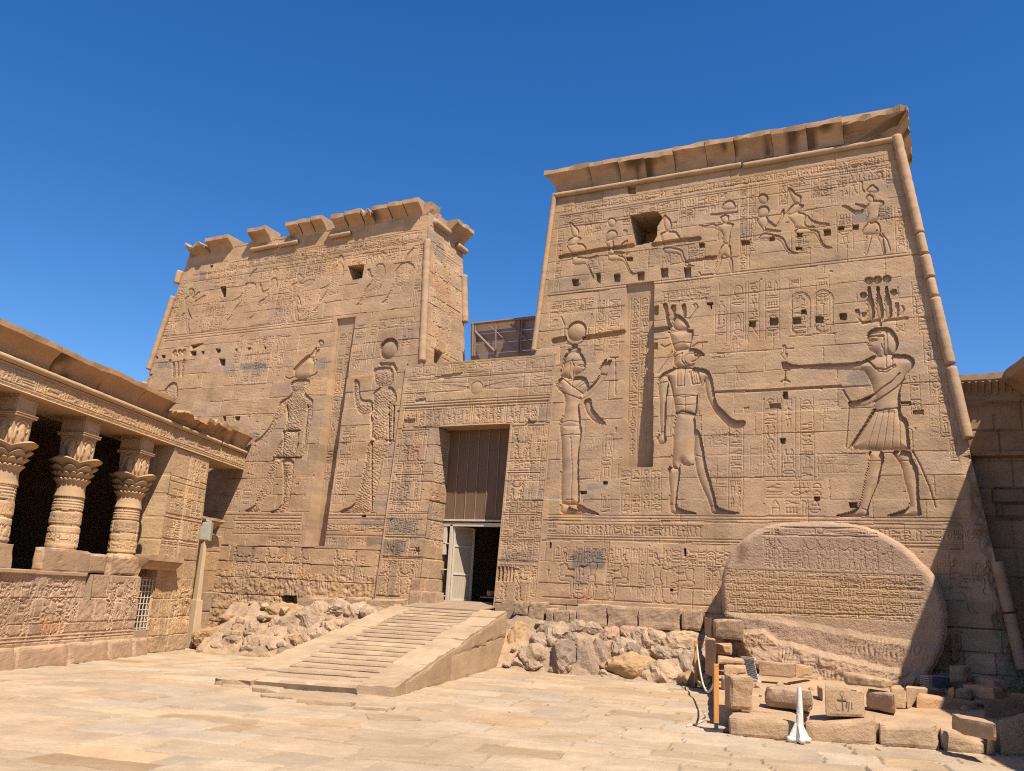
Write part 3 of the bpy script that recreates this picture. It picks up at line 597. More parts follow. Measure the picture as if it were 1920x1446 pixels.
# ---- the row of smaller figures at the top
hs = [('carved_falcon_figure', 'E', [[(315, 565), (345, 555), (370, 590), (412, 630), (405, 690), (350, 690), (335, 640)], [(300, 760), (320, 710), (370, 688), (425, 695), (432, 712), (400, 740), (380, 765), (330, 775)], [(300, 770), (380, 750), (440, 750), (478, 790), (470, 815), (420, 840), (340, 845), (305, 800)], [(345, 870), (400, 870), (500, 880), (570, 855), (590, 865), (480, 905), (520, 1000), (552, 1062), (530, 1062), (490, 980), (470, 930), (345, 947)]]),
      ('carved_goddess', 'E', [arc(705, 560, 40, 42, 0, 340, 10), [(650, 690), (670, 640), (710, 625), (750, 640), (757, 680), (735, 700), (690, 725), (650, 730)], [(640, 740), (690, 710), (722, 720), (715, 800), (740, 850), (660, 850), (672, 790)], [(700, 750), (760, 790), (820, 728), (852, 718), (850, 742), (770, 802), (700, 792)], [(720, 820), (820, 828), (812, 848), (730, 852)], [(665, 850), (740, 850), (820, 870), (842, 930), (882, 1010), (942, 1025), (870, 1032), (840, 980), (805, 902), (665, 907)]]),
      ('carved_god', 'E', [[(1170, 490), (1200, 500), (1240, 550), (1247, 590), (1240, 610), (1180, 620), (1165, 560)], [(1175, 575), (1240, 575), (1242, 612), (1210, 642), (1180, 625)], [(1140, 660), (1200, 640), (1280, 640), (1312, 680), (1328, 720), (1270, 732), (1240, 760), (1165, 770), (1150, 720)], [(1165, 785), (1250, 785), (1342, 810), (1352, 860), (1392, 940), (1462, 955), (1370, 962), (1330, 900), (1310, 842), (1170, 838)]]),
      ('carved_king', 'E', [[(1690, 440), (1710, 390), (1760, 358), (1800, 370), (1832, 430), (1760, 447)], [(1680, 512), (1730, 490), (1762, 500), (1755, 552), (1720, 572), (1690, 552)], [(1630, 592), (1690, 570), (1750, 565), (1812, 577), (1790, 602), (1770, 660), (1770, 762), (1700, 752), (1705, 660)], [(1630, 568), (1560, 588), (1470, 586), (1540, 602), (1630, 612), (1700, 652), (1690, 620)], [(1700, 750), (1770, 750), (1787, 872), (1740, 872), (1712, 850), (1650, 902)], [(1665, 880), (1712, 870), (1692, 900), (1652, 1022), (1625, 1026)], [(1745, 880), (1792, 880), (1797, 1012), (1780, 1017), (1760, 950)]]),
      ('carved_goddess', 'F', [arc(148, 925, 46, 46, 0, 340, 10), [(100, 1020), (130, 990), (180, 990), (207, 1020), (200, 1050), (170, 1082), (120, 1092), (95, 1080)], [(90, 1110), (150, 1080), (190, 1090), (190, 1142), (160, 1190), (220, 1200), (312, 1210), (300, 1227), (150, 1217), (130, 1180), (95, 1142)], [(150, 1100), (210, 1120), (260, 1170), (300, 1110), (310, 1050), (335, 1008), (342, 1060), (312, 1120), (270, 1187), (200, 1152)], [(100, 1292), (140, 1230), (220, 1240), (300, 1258), (342, 1290), (362, 1350), (402, 1400), (472, 1415), (380, 1422), (340, 1380), (310, 1320), (280, 1290), (180, 1282)]]),
      ('carved_falcon_figure', 'F', [[(365, 835), (400, 828), (440, 880), (492, 898), (487, 965), (430, 975), (400, 920)], [(358, 1062), (370, 1030), (410, 980), (460, 970), (522, 985), (490, 1012), (470, 1032), (440, 1052), (400, 1072)], [(355, 1080), (440, 1040), (500, 1050), (542, 1070), (520, 1110), (530, 1170), (622, 1170), (580, 1192), (430, 1192), (420, 1142)], [(540, 1058), (580, 1110), (650, 1138), (747, 1145), (740, 1162), (620, 1152), (560, 1112)], [(430, 1200), (520, 1190), (642, 1208), (662, 1270), (692, 1340), (792, 1370), (700, 1372), (660, 1332), (630, 1262), (590, 1227), (440, 1252)]]),
      ('carved_king', 'F', [[(1070, 850), (1130, 788), (1180, 830), (1190, 862), (1100, 867)], arc(1195, 705, 28, 28, 0, 340, 8), [(1070, 910), (1100, 878), (1142, 900), (1140, 942), (1110, 962), (1080, 932)], [(1140, 938), (1232, 940), (1237, 977), (1190, 1002), (1192, 1100), (1070, 1150), (1090, 1080), (1080, 1020), (1100, 960)], [(845, 988), (900, 983), (960, 1028), (1030, 1030), (1090, 1000), (1080, 1022), (1020, 1062), (960, 1062), (900, 1012)], [(960, 968), (1030, 973), (1080, 990), (1140, 958), (1100, 1012), (1040, 1002)], [(1070, 1150), (1190, 1120), (1217, 1242), (1080, 1247), (1030, 1242)], [(1080, 1245), (1132, 1245), (1112, 1320), (1082, 1430), (1060, 1432), (1070, 1340)], [(1160, 1245), (1215, 1240), (1242, 1330), (1252, 1422), (1225, 1422), (1205, 1330)]])]
for nm, k, ps in hs: A.figure(nm, Zs(A, k, *ps), D=.042, bulge=.10)
lines(A, 'F', [(1220, 1240), (1270, 1310), (1290, 1390)], .03, .025); lines(A, 'F', [(1035, 770), (1040, 840), (1060, 862)], .035, .035)
lines(A, 'E', [(1600, 492), (1835, 468)], .05, .05); lines(A, 'E', [(1490, 1010), (1510, 1035), (1610, 1028)], .03, .03)
for l in ([(240, 872), (480, 830), (680, 795)], [(720, 790), (912, 768)], [(1080, 760), (1330, 722), (1490, 708)]): lines(A, 'E', l, .12, .11)
for l in ([(1370, 915), (1640, 872)],): lines(A, 'E', l, .07, .06)
lines(A, 'A', [(185, 762), (275, 745)], .16, .12); lines(A, 'A', [(450, 738), (620, 712), (812, 682)], .13, .11); lines(A, 'A', [(1090, 668), (1195, 655)], .13, .10)
lines(A, 'B', [(0, 1216), (320, 1200), (600, 1185), (845, 1172)], .05, .06); lines(A, 'A', [(1640, 1228), (1760, 1218), (1915, 1212)], .05, .05)
# sockets, stains and repairs
for k, x, y, w, h in (('E', 378, 1105, 60, 62), ('E', 585, 1062, 42, 85), ('E', 752, 1062, 58, 70), ('E', 966, 1045, 65, 75), ('E', 1180, 1015, 68, 82), ('E', 1386, 1012, 66, 88), ('E', 1515, 768, 52, 40), ('E', 1585, 880, 90, 34), ('E', 885, 272, 68, 62), ('E', 865, 890, 60, 35), ('E', 1895, 745, 50, 45),
                      ('F', 850, 1190, 55, 35), ('F', 980, 1180, 55, 42), ('F', 725, 1228, 60, 55), ('F', 475, 1250, 52, 40), ('F', 225, 1285, 48, 42), ('F', 10, 1320, 40, 40), ('F', 470, 1370, 55, 22), ('F', 1172, 1205, 10, 10),
                      ('B', 50, 612, 60, 50), ('B', 245, 590, 76, 65), ('B', 450, 582, 70, 58), ('B', 654, 572, 72, 56), ('B', 867, 545, 64, 56), ('B', 512, 502, 46, 42), ('B', 348, 1255, 44, 60), ('B', 255, 1350, 100, 44), ('B', 1545, 1405, 95, 40), ('B', 1435, 1322, 88, 24),
                      ('A', 1105, 490, 40, 80), ('A', 1100, 808, 36, 55), ('A', 1590, 430, 60, 22), ('A', 1598, 455, 18, 40), ('D', 325, 512, 46, 44), ('D', 632, 1035, 50, 40), ('D', 960, 1090, 70, 40), ('C', 650, 890, 40, 24), ('C', 450, 975, 60, 26), ('M', 528, 248, 14, 46), ('M', 1538, 300, 20, 56), ('M', 1435, 585, 26, 18)):
    A.hole(A.zz(k, [(x-w/2, y-h/2), (x+w/2, y-h/2*1.05), (x+w/2, y+h/2), (x-w/2, y+h/2)]), .16 if w < 80 else .09, 'socket' if w*h > 1500 and k != 'M' else None)
w4 = A.zz('E', [(872, 500), (1075, 462), (1120, 470), (1165, 520), (1112, 600), (1110, 690), (1080, 735), (930, 770), (890, 730), (880, 610)])
A.hole(w4, 1.3, 'window')
for k, P, c in (('F', [(970, 1050), (1070, 1020), (1105, 1060), (1090, 1130), (1000, 1148), (965, 1112)], (.72, .86, 1.08)), ('B', [(915, 1040), (1060, 1040), (1125, 1160), (960, 1170), (915, 1130)], (.72, .80, .92)), ('B', [(985, 1165), (1070, 1160), (1085, 1250), (985, 1255)], (1.16, 1.12, 1.04)),
                ('C', [(480, 905), (655, 905), (655, 955), (480, 955)], (.66, .78, .95)), ('C', [(150, 1000), (230, 1000), (230, 1240), (150, 1240)], (.78, .88, .98)), ('C', [(440, 1000), (540, 1000), (540, 1070), (440, 1070)], (.75, .82, .95)), ('M', [(695, 285), (930, 285), (930, 425), (695, 425)], (.52, .60, .76)),
                ('M', [(600, 600), (810, 600), (810, 690), (600, 690)], (.92, .80, .80)), ('M', [(700, 430), (830, 430), (830, 560), (700, 560)], (.8, .84, .95)), ('D', [(790, 700), (1090, 695), (1085, 860), (790, 865)], (1.14, 1.14, 1.12)), ('C', [(430, 365), (780, 360), (780, 440), (440, 445)], (1.08, 1.05, 1.0)), ('C', [(1080, 565), (1240, 565), (1240, 715), (1080, 715)], (1.1, 1.1, 1.08)), ('M', [(500, 700), (720, 700), (720, 740), (500, 740)], (.95, 1.0, 1.0)),
                ('F', [(1200, 1000), (1300, 1000), (1310, 1150), (1200, 1140)], (.82, .85, .92)), ('F', [(1250, 700), (1340, 700), (1350, 830), (1250, 850)], (.8, .84, .92)), ('F', [(370, 1290), (620, 1290), (520, 1340), (370, 1335)], (.78, .84, .92)), ('E', [(1860, 560), (1960, 560), (1960, 700), (1860, 700)], (.78, .84, .92))): A.stain(A.zz(k, P), c)
# the flagstaff niche: vertical back
nb = A.zz('E', [(832, 1128), (1087, 1098)]); nl, nr = nb[0, 0], nb[1, 0]; nz1 = nb[:, 1].mean(); nz0 = 4.82
wn = A.win(nl, nr+.15, nz0, nz1); X, Y = A.U[wn], A.Z[wn]; m = (X > nl+(nz1-Y)*.035) & (X < nr+(nz1-Y)*.035) & (Y > nz0)
dep = -(.09+(nz1-Y)*.078); A.h[wn] = np.where(m, dep, A.h[wn]); pid = A.part('flagstaff_niche'); A.id[wn] = np.where(m, pid, A.id[wn])
hN = A.h.copy(); mm = np.zeros(A.U.shape, bool); mm[wn] = m
A.h[...] = 0; rg = A.rng; A.glyphs(nl+.12, nl+.62, nz0+.3, nz1-.35, 'col', .26); gN = A.h.copy(); A.h[...] = np.where(mm, hN+np.minimum(gN, 0), hN)
# worn edges on the right below the moulding, chipped base
e = (A.U-(np.array([rtR(z) for z in A.z])[:, None]))+.25+.5*fbm(A.Z*1.5, A.Z*0, 3, 5); A.h -= np.clip(e, 0, .4)*np.clip((5.1-A.Z)/.2, 0, 1)*(.7+1.6*fbm(A.U*4, A.Z*4, 4, 9))
low = A.Z < 1.45; A.h[low] += (.10+.12*fbm(A.U*5, A.Z*5, 4, 21))[low]*0
parts = A.build('carved_wall', M_FAC, RT)
# body behind the face, base course, mouldings and cornice
b = MB(); dY = 3.4
z0, z1 = .0, 12.78
b.hexa([fpt(rtL(z0), z0, -.02-1.35), fpt(rtR(z0), z0, -1.37), (rtR(z0), YB+dY+.9, z0), (rtL(z0), YB+dY+.9, z0), fpt(rtL(z1), z1, -1.37), fpt(rtR(z1), z1, -1.37), (rtR(z1), YB+dY, z1), (rtL(z1), YB+dY, z1)])
b.build('core_masonry', M_DARK, RT)
b = MB()
for zz_ in (0,):
    for s_, fn in ((1, rtR), (-1, rtL)):   # thin side walls closing the face to the core
        zk = 5.15 if s_ == 1 else 0.0
        if s_ == 1: b.hexa([fpt(fn(z)+dx, z, h_) for z in (0, zk-.005) for dx, h_ in ((-.02, -.44), (.02, -.44), (.02, -1.4), (-.02, -1.4))])
        a = [fpt(fn(zk)-.02, zk, -.0), fpt(fn(zk)+.02, zk, 0), fpt(fn(zk)+.02, zk, -1.4), fpt(fn(zk)-.02, zk, -1.4)]
        c = [fpt(fn(z1)-.02, z1, 0), fpt(fn(z1)+.02, z1, 0), fpt(fn(z1)+.02, z1, -1.4), fpt(fn(z1)-.02, z1, -1.4)]
        b.hexa(a+c)
b.hexa([fpt(rtL(z1), z1, -.02), fpt(rtR(z1), z1, -.02), fpt(rtR(z1), z1, -1.6), fpt(rtL(z1), z1, -1.6), fpt(rtL(z1), z1+.9, -.05), fpt(rtR(z1), z1+.9, -.05), fpt(rtR(z1), z1+.9, -3.3), fpt(rtL(z1), z1+.9, -3.3)])
b.build('side_wall', M_FAC, RT)
torus('roll_moulding', [fpt(rtL(12.74)-.02, 12.74, .06), fpt(-4.4, 12.74, .04)], .075, M_FAC, RT, seed=1)
torus('roll_moulding', [fpt(-4.35, 12.70, .04), fpt(rtR(12.74)+.02, 12.74, .04)], .075, M_FAC, RT, seed=2)
torus('roll_moulding', [fpt(rtL(z)-.03, z, .05) for z in (12.8, 10.5, 8.05)], .075, M_FAC, RT, seed=3)
for i, (a, c) in enumerate(((12.8, 10.15), (10.12, 9.62), (9.56, 9.02), (8.98, 8.55), (8.5, 6.95), (6.86, 5.28), (2.75, 1.8), (1.76, .75))):
    torus('roll_moulding', [fpt(rtR(a)+.02, a, .06), fpt(rtR(c)+.02, c, .06)], .112 if i not in (1, 3) else .10, M_FAC, RT, seed=5+i)
# cornice in blocks
prof = cavetto(12.84, 13.45, .29, .13)
cuts = [-9.65, -8.55, -7.7, -6.95, -6.15, -5.3, -4.55, -3.6, -2.75, -1.9, -.71]
for i in range(len(cuts)-1):
    a, c = cuts[i], cuts[i+1]; zo = [0, .0, -.03, -.10, .02, .0, .03, -.02, .0, .05][i] if i < 9 else 0
    if i == 9: zo = .0
    yy = YB+12.84*TB
    cornice_piece('cornice_block', (a+.006, yy), (c-.006, yy), (0, -1), prof, M_FAC, RT, m0=(1 if i == 0 else 0), m1=(1 if i == 9 else 0), back=1.0, seed=40+i, rough=.024 if i < 9 else .05, top_noise=.07,
                  zoff=zo*.6, tint=[.96, 1.0, .98, 1.02, 1.0, .97, 1.0, .98, 1.06, .8][i], chunk=(lambda f, o: (-.16*(1-f)**1.5 if o > .1 else 0)) if i == 9 else None)
cornice_piece('cornice_block', (rtR(12.84), YB+12.84*TB), (rtR(12.84), YB+12.84*TB+2.5), (1, 0), prof, M_FAC, RT, m0=1, back=1.0, seed=61, rough=.04, tint=.85)
# foundation course of rough blocks
r = np.random.default_rng(3)
# ================================================================ left tower (its figures are hacked away)
LT = empty('pylon_tower', (-19, 21.5, 0), 'left pylon tower with broken gap-toothed cornice and hacked rough carved figures', 'temple tower', 'pylon towers of the temple')
def ltL(z): return -24.06-(12.37-z)*.15
def ltR(z): return -13.87+(12.12-z)*.095
B_ = Relief((0, YB, 0), (1, 0, 0), (0, -1, 0), TB, ltL, ltR, 0.0, 12.95, .0195, 23)
B_.courses(np.arange(2.62, 13.2, .512), (.7, 1.7), D=.012, var=.05, joint=.55)
B_.courses([0, .42, .8, 1.24, 1.72, 2.17, 2.62], (.5, 1.3), D=.028, var=.07, joint=.85)
B_.weather(.005, .08)
lo = B_.Z < 1.9; B_.h[lo] += (fbm(B_.U*7, B_.Z*9, 4, 31)*.07)[lo]
B_.h[lo] += (np.sin(B_.U*40+fbm(B_.U*2, B_.Z*2, 3, 2)*30)*.008*(vnoise(B_.U*1.2, B_.Z*2.2, 4) > .5))[lo]
fz = B_.zz('H', [(600, 590), (600, 545)])[:, 1]
B_.glyphs(-22.0, -14.1, fz[0], fz[1]+.02, 'row', .3, .016)
for dz in (-.06, -.11, -.34): B_.groove([(-23.6, fz[0]+dz), (-14.05, fz[0]+dz)], .026, .014)
for a in ((740, 505, 992, 640), (1132, 500, 1242, 600, 'col', .2), (1300, 450, 1440, 1000, 'col', .2), (600, 810, 800, 1055, 'col', .22), (320, 640, 430, 1085, 'col', .22), (660, 520, 720, 640, 'col', .2), (1560, 420, 1700, 560, 'col', .2), (1560, 840, 1660, 960, 'col', .2), (760, 760, 830, 800, 'row', .2)): rect(B_, 'G', *a)
for a in ((0, 650, 330, 870, 'col', .22), (490, 590, 740, 720, 'col', .22), (800, 560, 960, 700, 'col', .22), (1052, 560, 1100, 1130, 'col', .22), (0, 1010, 100, 1250, 'col', .2), (590, 640, 690, 740, 'col', .2)): rect(B_, 'H', *a)
for a in ((80, 165, 170, 620, 'col', .34), (200, 165, 290, 620, 'col', .34), (300, 165, 390, 620), (400, 165, 470, 580), (480, 150, 600, 560), (1290, 45, 1390, 490, 'col', .34), (1410, 40, 1520, 490, 'col', .34), (1540, 5, 1880, 60, 'row', .2), (1780, 90, 1870, 270, 'col', .24)): rect(B_, 'I', *a)
for a in ((1175, 215, 1310, 480, 'col', .38), (1145, 480, 1270, 660, 'col', .36), (1105, 660, 1240, 955, 'col', .36), (280, 270, 350, 480), (255, 480, 330, 680), (215, 680, 300, 830), (180, 830, 270, 990), (100, 820, 160, 1000, 'col', .26), (110, 1185, 760, 1262, 'row', .38), (985, 1190, 1620, 1255, 'row', .38), (430, 1312, 740, 1400, 'col', .22), (975, 1312, 1420, 1398, 'col', .22)): rect(B_, 'J', *a)
for k, y, x0, x1 in (('J', 1097, 0, 770), ('J', 1130, 140, 770), ('J', 1155, 100, 770), ('J', 1285, 80, 770), ('J', 1100, 1000, 1640), ('J', 1135, 1000, 1640), ('J', 1300, 970, 1600), ('G', 1120, 270, 1790), ('G', 1165, 270, 1790), ('G', 1140, 270, 1790)): hline(B_, k, (x0, y+(0 if k == 'J' else 0)), (x1, y+(10 if k == 'J' else -190)))
for a in ((860, 510, 1000, 650, 'col', .2), (1000, 640, 1100, 760, 'row', .2), (700, 860, 800, 1050, 'col', .2)): rect(B_, 'G', *a, D=.006, dens=.7)
for a in ((620, 200, 860, 340, 'row', .24), (620, 430, 700, 560, 'row', .2), (60, 640, 420, 760, 'row', .26), (60, 830, 480, 960, 'row', .26), (920, 560, 1020, 760, 'row', .22)): rect(B_, 'I', *a, D=.005, dens=.7)
for a in ((330, 540, 460, 900, 'row', .26), (720, 700, 830, 900, 'row', .24), (1080, 990, 1160, 1080, 'row', .2), (1560, 640, 1640, 940, 'row', .22)): rect(B_, 'J', *a, D=.005, dens=.7)
# base register of worn figures
for i, u in enumerate(np.arange(-19.2, -14.4, .62)):
    if abs(u+16.1) < .45: continue
    mini(B_, u, 1.75, .85, -1 if i % 2 else 1, 'stand', D=.028, rough=.01)
    B_.glyphs(u+.2, u+.36, 1.8, 2.45, 'col', .16, .012)
# large hacked figures
kg = Zs(B_, 'I', [(690, 590), (700, 500), (760, 440), (830, 370), (880, 385), (905, 400), (890, 520), (860, 578)], arc(968, 230, 30, 32, 0, 340, 10), [(835, 355), (870, 345), (915, 270), (930, 280), (900, 350), (940, 285), (960, 300), (905, 380), (850, 380)])
B_.figure('carved_crown', kg, D=.06, bulge=.2)
kb = Zs(B_, 'I', [(660, 650), (690, 600), (860, 590), (850, 660), (830, 700), (770, 730), (690, 720), (665, 690)], [(560, 810), (650, 770), (700, 700), (790, 700), (850, 770), (890, 800), (880, 860), (830, 880), (800, 960), (770, 1070), (760, 1113), (600, 1113), (625, 1000), (630, 920), (600, 850)],
        [(560, 810), (612, 830), (600, 920), (560, 980), (500, 1080), (430, 1170), (300, 1232), (300, 1210), (380, 1160), (450, 1080), (510, 960), (540, 880)], [(850, 850), (892, 820), (880, 960), (850, 1100), (822, 1280), (780, 1382), (740, 1372), (780, 1260), (800, 1100), (820, 960)])
kb += Zs(B_, 'J', [(600, 255), (762, 252), (730, 400), (700, 533), (490, 533), (540, 400), (590, 330)], [(490, 530), (592, 540), (530, 622), (512, 720), (462, 830), (392, 950), (382, 1010), (362, 1072), (180, 1068), (300, 1010), (330, 940), (380, 830), (440, 680), (470, 590)],
         [(590, 540), (702, 540), (692, 700), (667, 860), (642, 1000), (622, 1077), (430, 1077), (572, 1020), (590, 860), (590, 700), (575, 600)])
B_.figure('hacked_figure', kb, D=.075, bulge=.25, rough=.016)
gb = Zs(B_, 'I', [(1490, 490), (1560, 470), (1690, 470), (1692, 640), (1600, 662), (1520, 652), (1500, 600)], [(1480, 745), (1540, 682), (1600, 650), (1700, 680), (1732, 790), (1702, 850), (1652, 860), (1642, 1000), (1642, 1205), (1500, 1205), (1470, 1150), (1480, 1000), (1500, 900)],
        [(1300, 600), (1332, 590), (1362, 640), (1352, 740), (1382, 800), (1472, 800), (1502, 850), (1482, 922), (1400, 942), (1350, 942), (1310, 850), (1290, 720)], [(1650, 860), (1712, 840), (1702, 1000), (1692, 1202), (1640, 1202)])
gb += Zs(B_, 'J', [(1470, 345), (1692, 345), (1642, 430), (1602, 500), (1572, 620), (1532, 830), (1492, 960), (1482, 1082), (1170, 1082), (1150, 1060), (1300, 1000), (1340, 900), (1380, 720), (1410, 560), (1430, 420)])
B_.figure('hacked_figure', gb, D=.075, bulge=.25, rough=.016)
dq = B_.zz('I', [(1645, 285), (1738, 285)]); rr = dq[1, 0]-dq[0, 0]; B_.disc(dq[0], rr, .11, 'carved_sun_disc')
lines(B_, 'I', [(1545, 270), (1550, 350), (1600, 395), (1645, 400), (1700, 390), (1740, 340), (1748, 270)], .05, .0); lines(B_, 'I', [(1565, 440), (1690, 440), (1720, 500)], .1, .07); lines(B_, 'I', [(620, 575), (650, 588), (690, 570)], .04, .04); lines(B_, 'I', [(860, 560), (910, 545), (930, 520)], .04, .04); lines(B_, 'J', [(1600, 345), (1690, 345)], .04, .05)
for l in ([(620, 0), (630, 120)], [(600, 255), (760, 250)], [(590, 260), (585, 520)], [(490, 522), (760, 522)], [(1470, 0), (1470, 320)], [(1640, 20), (1640, 360)], [(1470, 360), (1470, 1000)], [(1690, 0), (1690, 350)], [(740, 380), (700, 520)], [(830, 0), (800, 380)]): lines(B_, 'J', l, .05, .10)
lines(B_, 'J', [(1640, 480), (1640, 590)], .03, .02); lines(B_, 'J', [(1610, 525), (1670, 520)], .03, .02)
trip = [B_.uz(*p) for p in zp('O', [(1308, 405), (1346, 400), (1379, 397)])]
for c in trip: B_.disc(c, .10, .06)
for c in [B_.uz(*p) for p in zp('O', [(1275, 470), (1380, 468), (1330, 430)])]: B_.disc(c, .07, .05)
B_.figure('hacked_figure', [np.array([B_.uz(*p) for p in zp('O', P)]) for P in ([(1230, 690), (1260, 650), (1300, 620), (1335, 645), (1330, 770), (1210, 770)], [(1290, 480), (1310, 470), (1315, 590), (1285, 590)], [(1325, 480), (1340, 470), (1345, 590), (1322, 590)], [(1360, 480), (1378, 470), (1378, 590), (1352, 590)])], D=.08, bulge=.15, rough=.012)
# small figures at the top, hacked
hk = [('G', [[(490, 690), (520, 670), (552, 690), (547, 742), (500, 742)], [(455, 770), (500, 738), (545, 750), (562, 800), (490, 832), (500, 890), (512, 940), (460, 905), (465, 842)], [(530, 760), (590, 698), (602, 720), (550, 782)], [(540, 800), (640, 730), (652, 747), (560, 812)], [(440, 900), (492, 890), (462, 960), (422, 1082), (385, 1087), (420, 990)], [(460, 900), (497, 900), (492, 1000), (512, 1077), (470, 1077), (465, 990)]]),
      ('G', [[(1015, 620), (1097, 620), (1107, 680), (1080, 732), (1050, 780), (1040, 822), (930, 852), (902, 900), (892, 960), (830, 972), (880, 920), (910, 850), (980, 780), (990, 690)], [(865, 800), (960, 748), (1000, 690), (1012, 712), (960, 782)]]),
      ('G', [arc(1275, 520, 28, 30, 0, 340, 9), [(1235, 590), (1292, 570), (1297, 680), (1255, 720), (1250, 802), (1140, 822), (1122, 880), (1092, 945), (1030, 947), (1080, 920), (1110, 850), (1130, 790), (1200, 760), (1180, 700), (1230, 670)], [(1130, 630), (1152, 640), (1162, 700), (1202, 690), (1192, 722), (1140, 712)]]),
      ('G', [[(1465, 560), (1490, 538), (1517, 560), (1517, 612), (1470, 622)], [(1420, 640), (1470, 620), (1522, 620), (1532, 680), (1500, 692), (1480, 702), (1472, 790), (1500, 832), (1430, 782), (1435, 702)], [(1510, 640), (1560, 598), (1642, 593), (1602, 632), (1540, 682)], [(1430, 780), (1472, 790), (1422, 900), (1417, 982), (1370, 982), (1395, 900)], [(1440, 800), (1477, 820), (1482, 960), (1512, 967), (1450, 972)]]),
      ('H', [[(340, 740), (407, 750), (402, 860), (352, 960), (352, 1012), (240, 1032), (202, 1100), (182, 1162), (120, 1172), (170, 1130), (200, 1060), (270, 960), (290, 860)], [(165, 973), (260, 938), (300, 900), (282, 962)], [(350, 700), (380, 650), (410, 700), (400, 745), (345, 745)]]),
      ('H', [arc(758, 668, 32, 34, 0, 340, 9), [(700, 740), (772, 740), (782, 840), (742, 880), (742, 972), (620, 992), (592, 1060), (572, 1112), (500, 1122), (560, 1080), (600, 960), (660, 900), (680, 820)], [(615, 790), (642, 785), (652, 850), (692, 840), (682, 872), (620, 862)]]),
      ('H', [[(940, 720), (1032, 740), (1042, 790), (1002, 832), (982, 942), (860, 952), (822, 1030), (802, 1102), (735, 1097), (790, 1060), (850, 930), (870, 850), (860, 810)]])]
for k, ps in hk: B_.figure('hacked_figure', Zs(B_, k, *ps), D=.042, bulge=.12, rough=.008)
for k, l in (('G', [(490, 870), (520, 945)]), ('G', [(1485, 750), (1505, 825)]), ('G', [(1045, 612), (1045, 570), (1080, 520), (1110, 500)]), ('H', [(960, 710), (980, 660), (1032, 600)])): lines(B_, k, l, .045, .05)
lines(B_, 'I', [(700, 500), (760, 430), (840, 360)], .09, .07)
# sockets and windows
for k, x, y, w, h in (('G', 808, 705, 54, 92), ('G', 800, 1340, 58, 62), ('G', 764, 1237, 46, 36), ('G', 626, 1255, 28, 26), ('G', 272, 1290, 38, 30), ('G', 212, 1300, 22, 22), ('G', 925, 1230, 20, 18), ('G', 1040, 1218, 26, 18), ('G', 1186, 1212, 20, 22), ('G', 705, 478, 28, 22), ('G', 540, 1260, 60, 40),
                      ('I', 135, 985, 54, 42), ('I', 2, 990, 34, 50), ('I', 122, 298, 22, 18), ('I', 248, 288, 26, 20), ('I', 410, 278, 22, 22), ('J', 1395, 1108, 48, 24), ('I', 250, 965, 14, 14), ('I', 1742, 912, 18, 12)):
    B_.hole(B_.zz(k, [(x-w/2, y-h/2), (x+w/2, y-h/2*1.06), (x+w/2*.8, y+h/2), (x-w/2*.8, y+h/2)]), .2 if w < 50 else .4, 'socket' if w*h > 1100 else None)
B_.hole(B_.zz('G', [(515, 1185), (640, 1165), (570, 1205), (525, 1225)]), .22, 'socket')
B_.hole(B_.zz('H', [(445, 765), (590, 745), (572, 870), (455, 895)]), .9, 'window')
for x0, y0, x1, y1 in ((527, 1117, 557, 1143), (688, 1121, 699, 1130)): B_.hole(np.array([B_.uz(x0, y0), B_.uz(x1, y0), B_.uz(x1, y1), B_.uz(x0, y1)]), .5)
# stains and repairs
for k, P, c in (('I', [(0, 430), (110, 430), (110, 560), (0, 560)], (.72, .82, .94)), ('I', [(165, 430), (420, 430), (420, 490), (165, 500)], (.7, .8, .92)), ('I', [(620, 380), (690, 380), (690, 480), (620, 480)], (.8, .86, .95)), ('I', [(920, 400), (1010, 360), (1020, 480), (930, 490)], (.74, .82, .95)), ('I', [(1420, 310), (1510, 310), (1500, 370), (1420, 370)], (.82, .87, .95)),
                ('G', [(220, 1330), (330, 1330), (340, 1400), (220, 1400)], (.66, .75, .88)), ('G', [(600, 530), (660, 530), (650, 610), (600, 610)], (.62, .68, .78)), ('G', [(960, 1350), (1200, 1350), (1200, 1430), (960, 1430)], (.75, .82, .92)), ('G', [(840, 610), (1000, 600), (1000, 740), (845, 745)], (1.1, 1.1, 1.08)), ('H', [(310, 1130), (630, 1100), (630, 1190), (310, 1220)], (1.08, 1.06, 1.05)),
                ('J', [(1370, 1150), (1620, 1150), (1620, 1215), (1370, 1215)], (.68, .78, .92)), ('J', [(1430, 1310), (1620, 1310), (1600, 1410), (1430, 1410)], (.58, .62, .7)), ('J', [(1500, 950), (1640, 950), (1640, 1030), (1500, 1030)], (.72, .8, .92)), ('J', [(990, 1240), (1620, 1240), (1600, 1310), (980, 1300)], (1.0, .9, .86)), ('I', [(1250, 530), (1500, 520), (1490, 660), (1230, 680)], (1.02, .98, .9)), ('J', [(700, 540), (860, 540), (850, 640), (710, 640)], (.8, .86, .95)), ('J', [(290, 275), (350, 275), (340, 330), (290, 330)], (.6, .7, .75))): B_.stain(B_.zz(k, P), c)
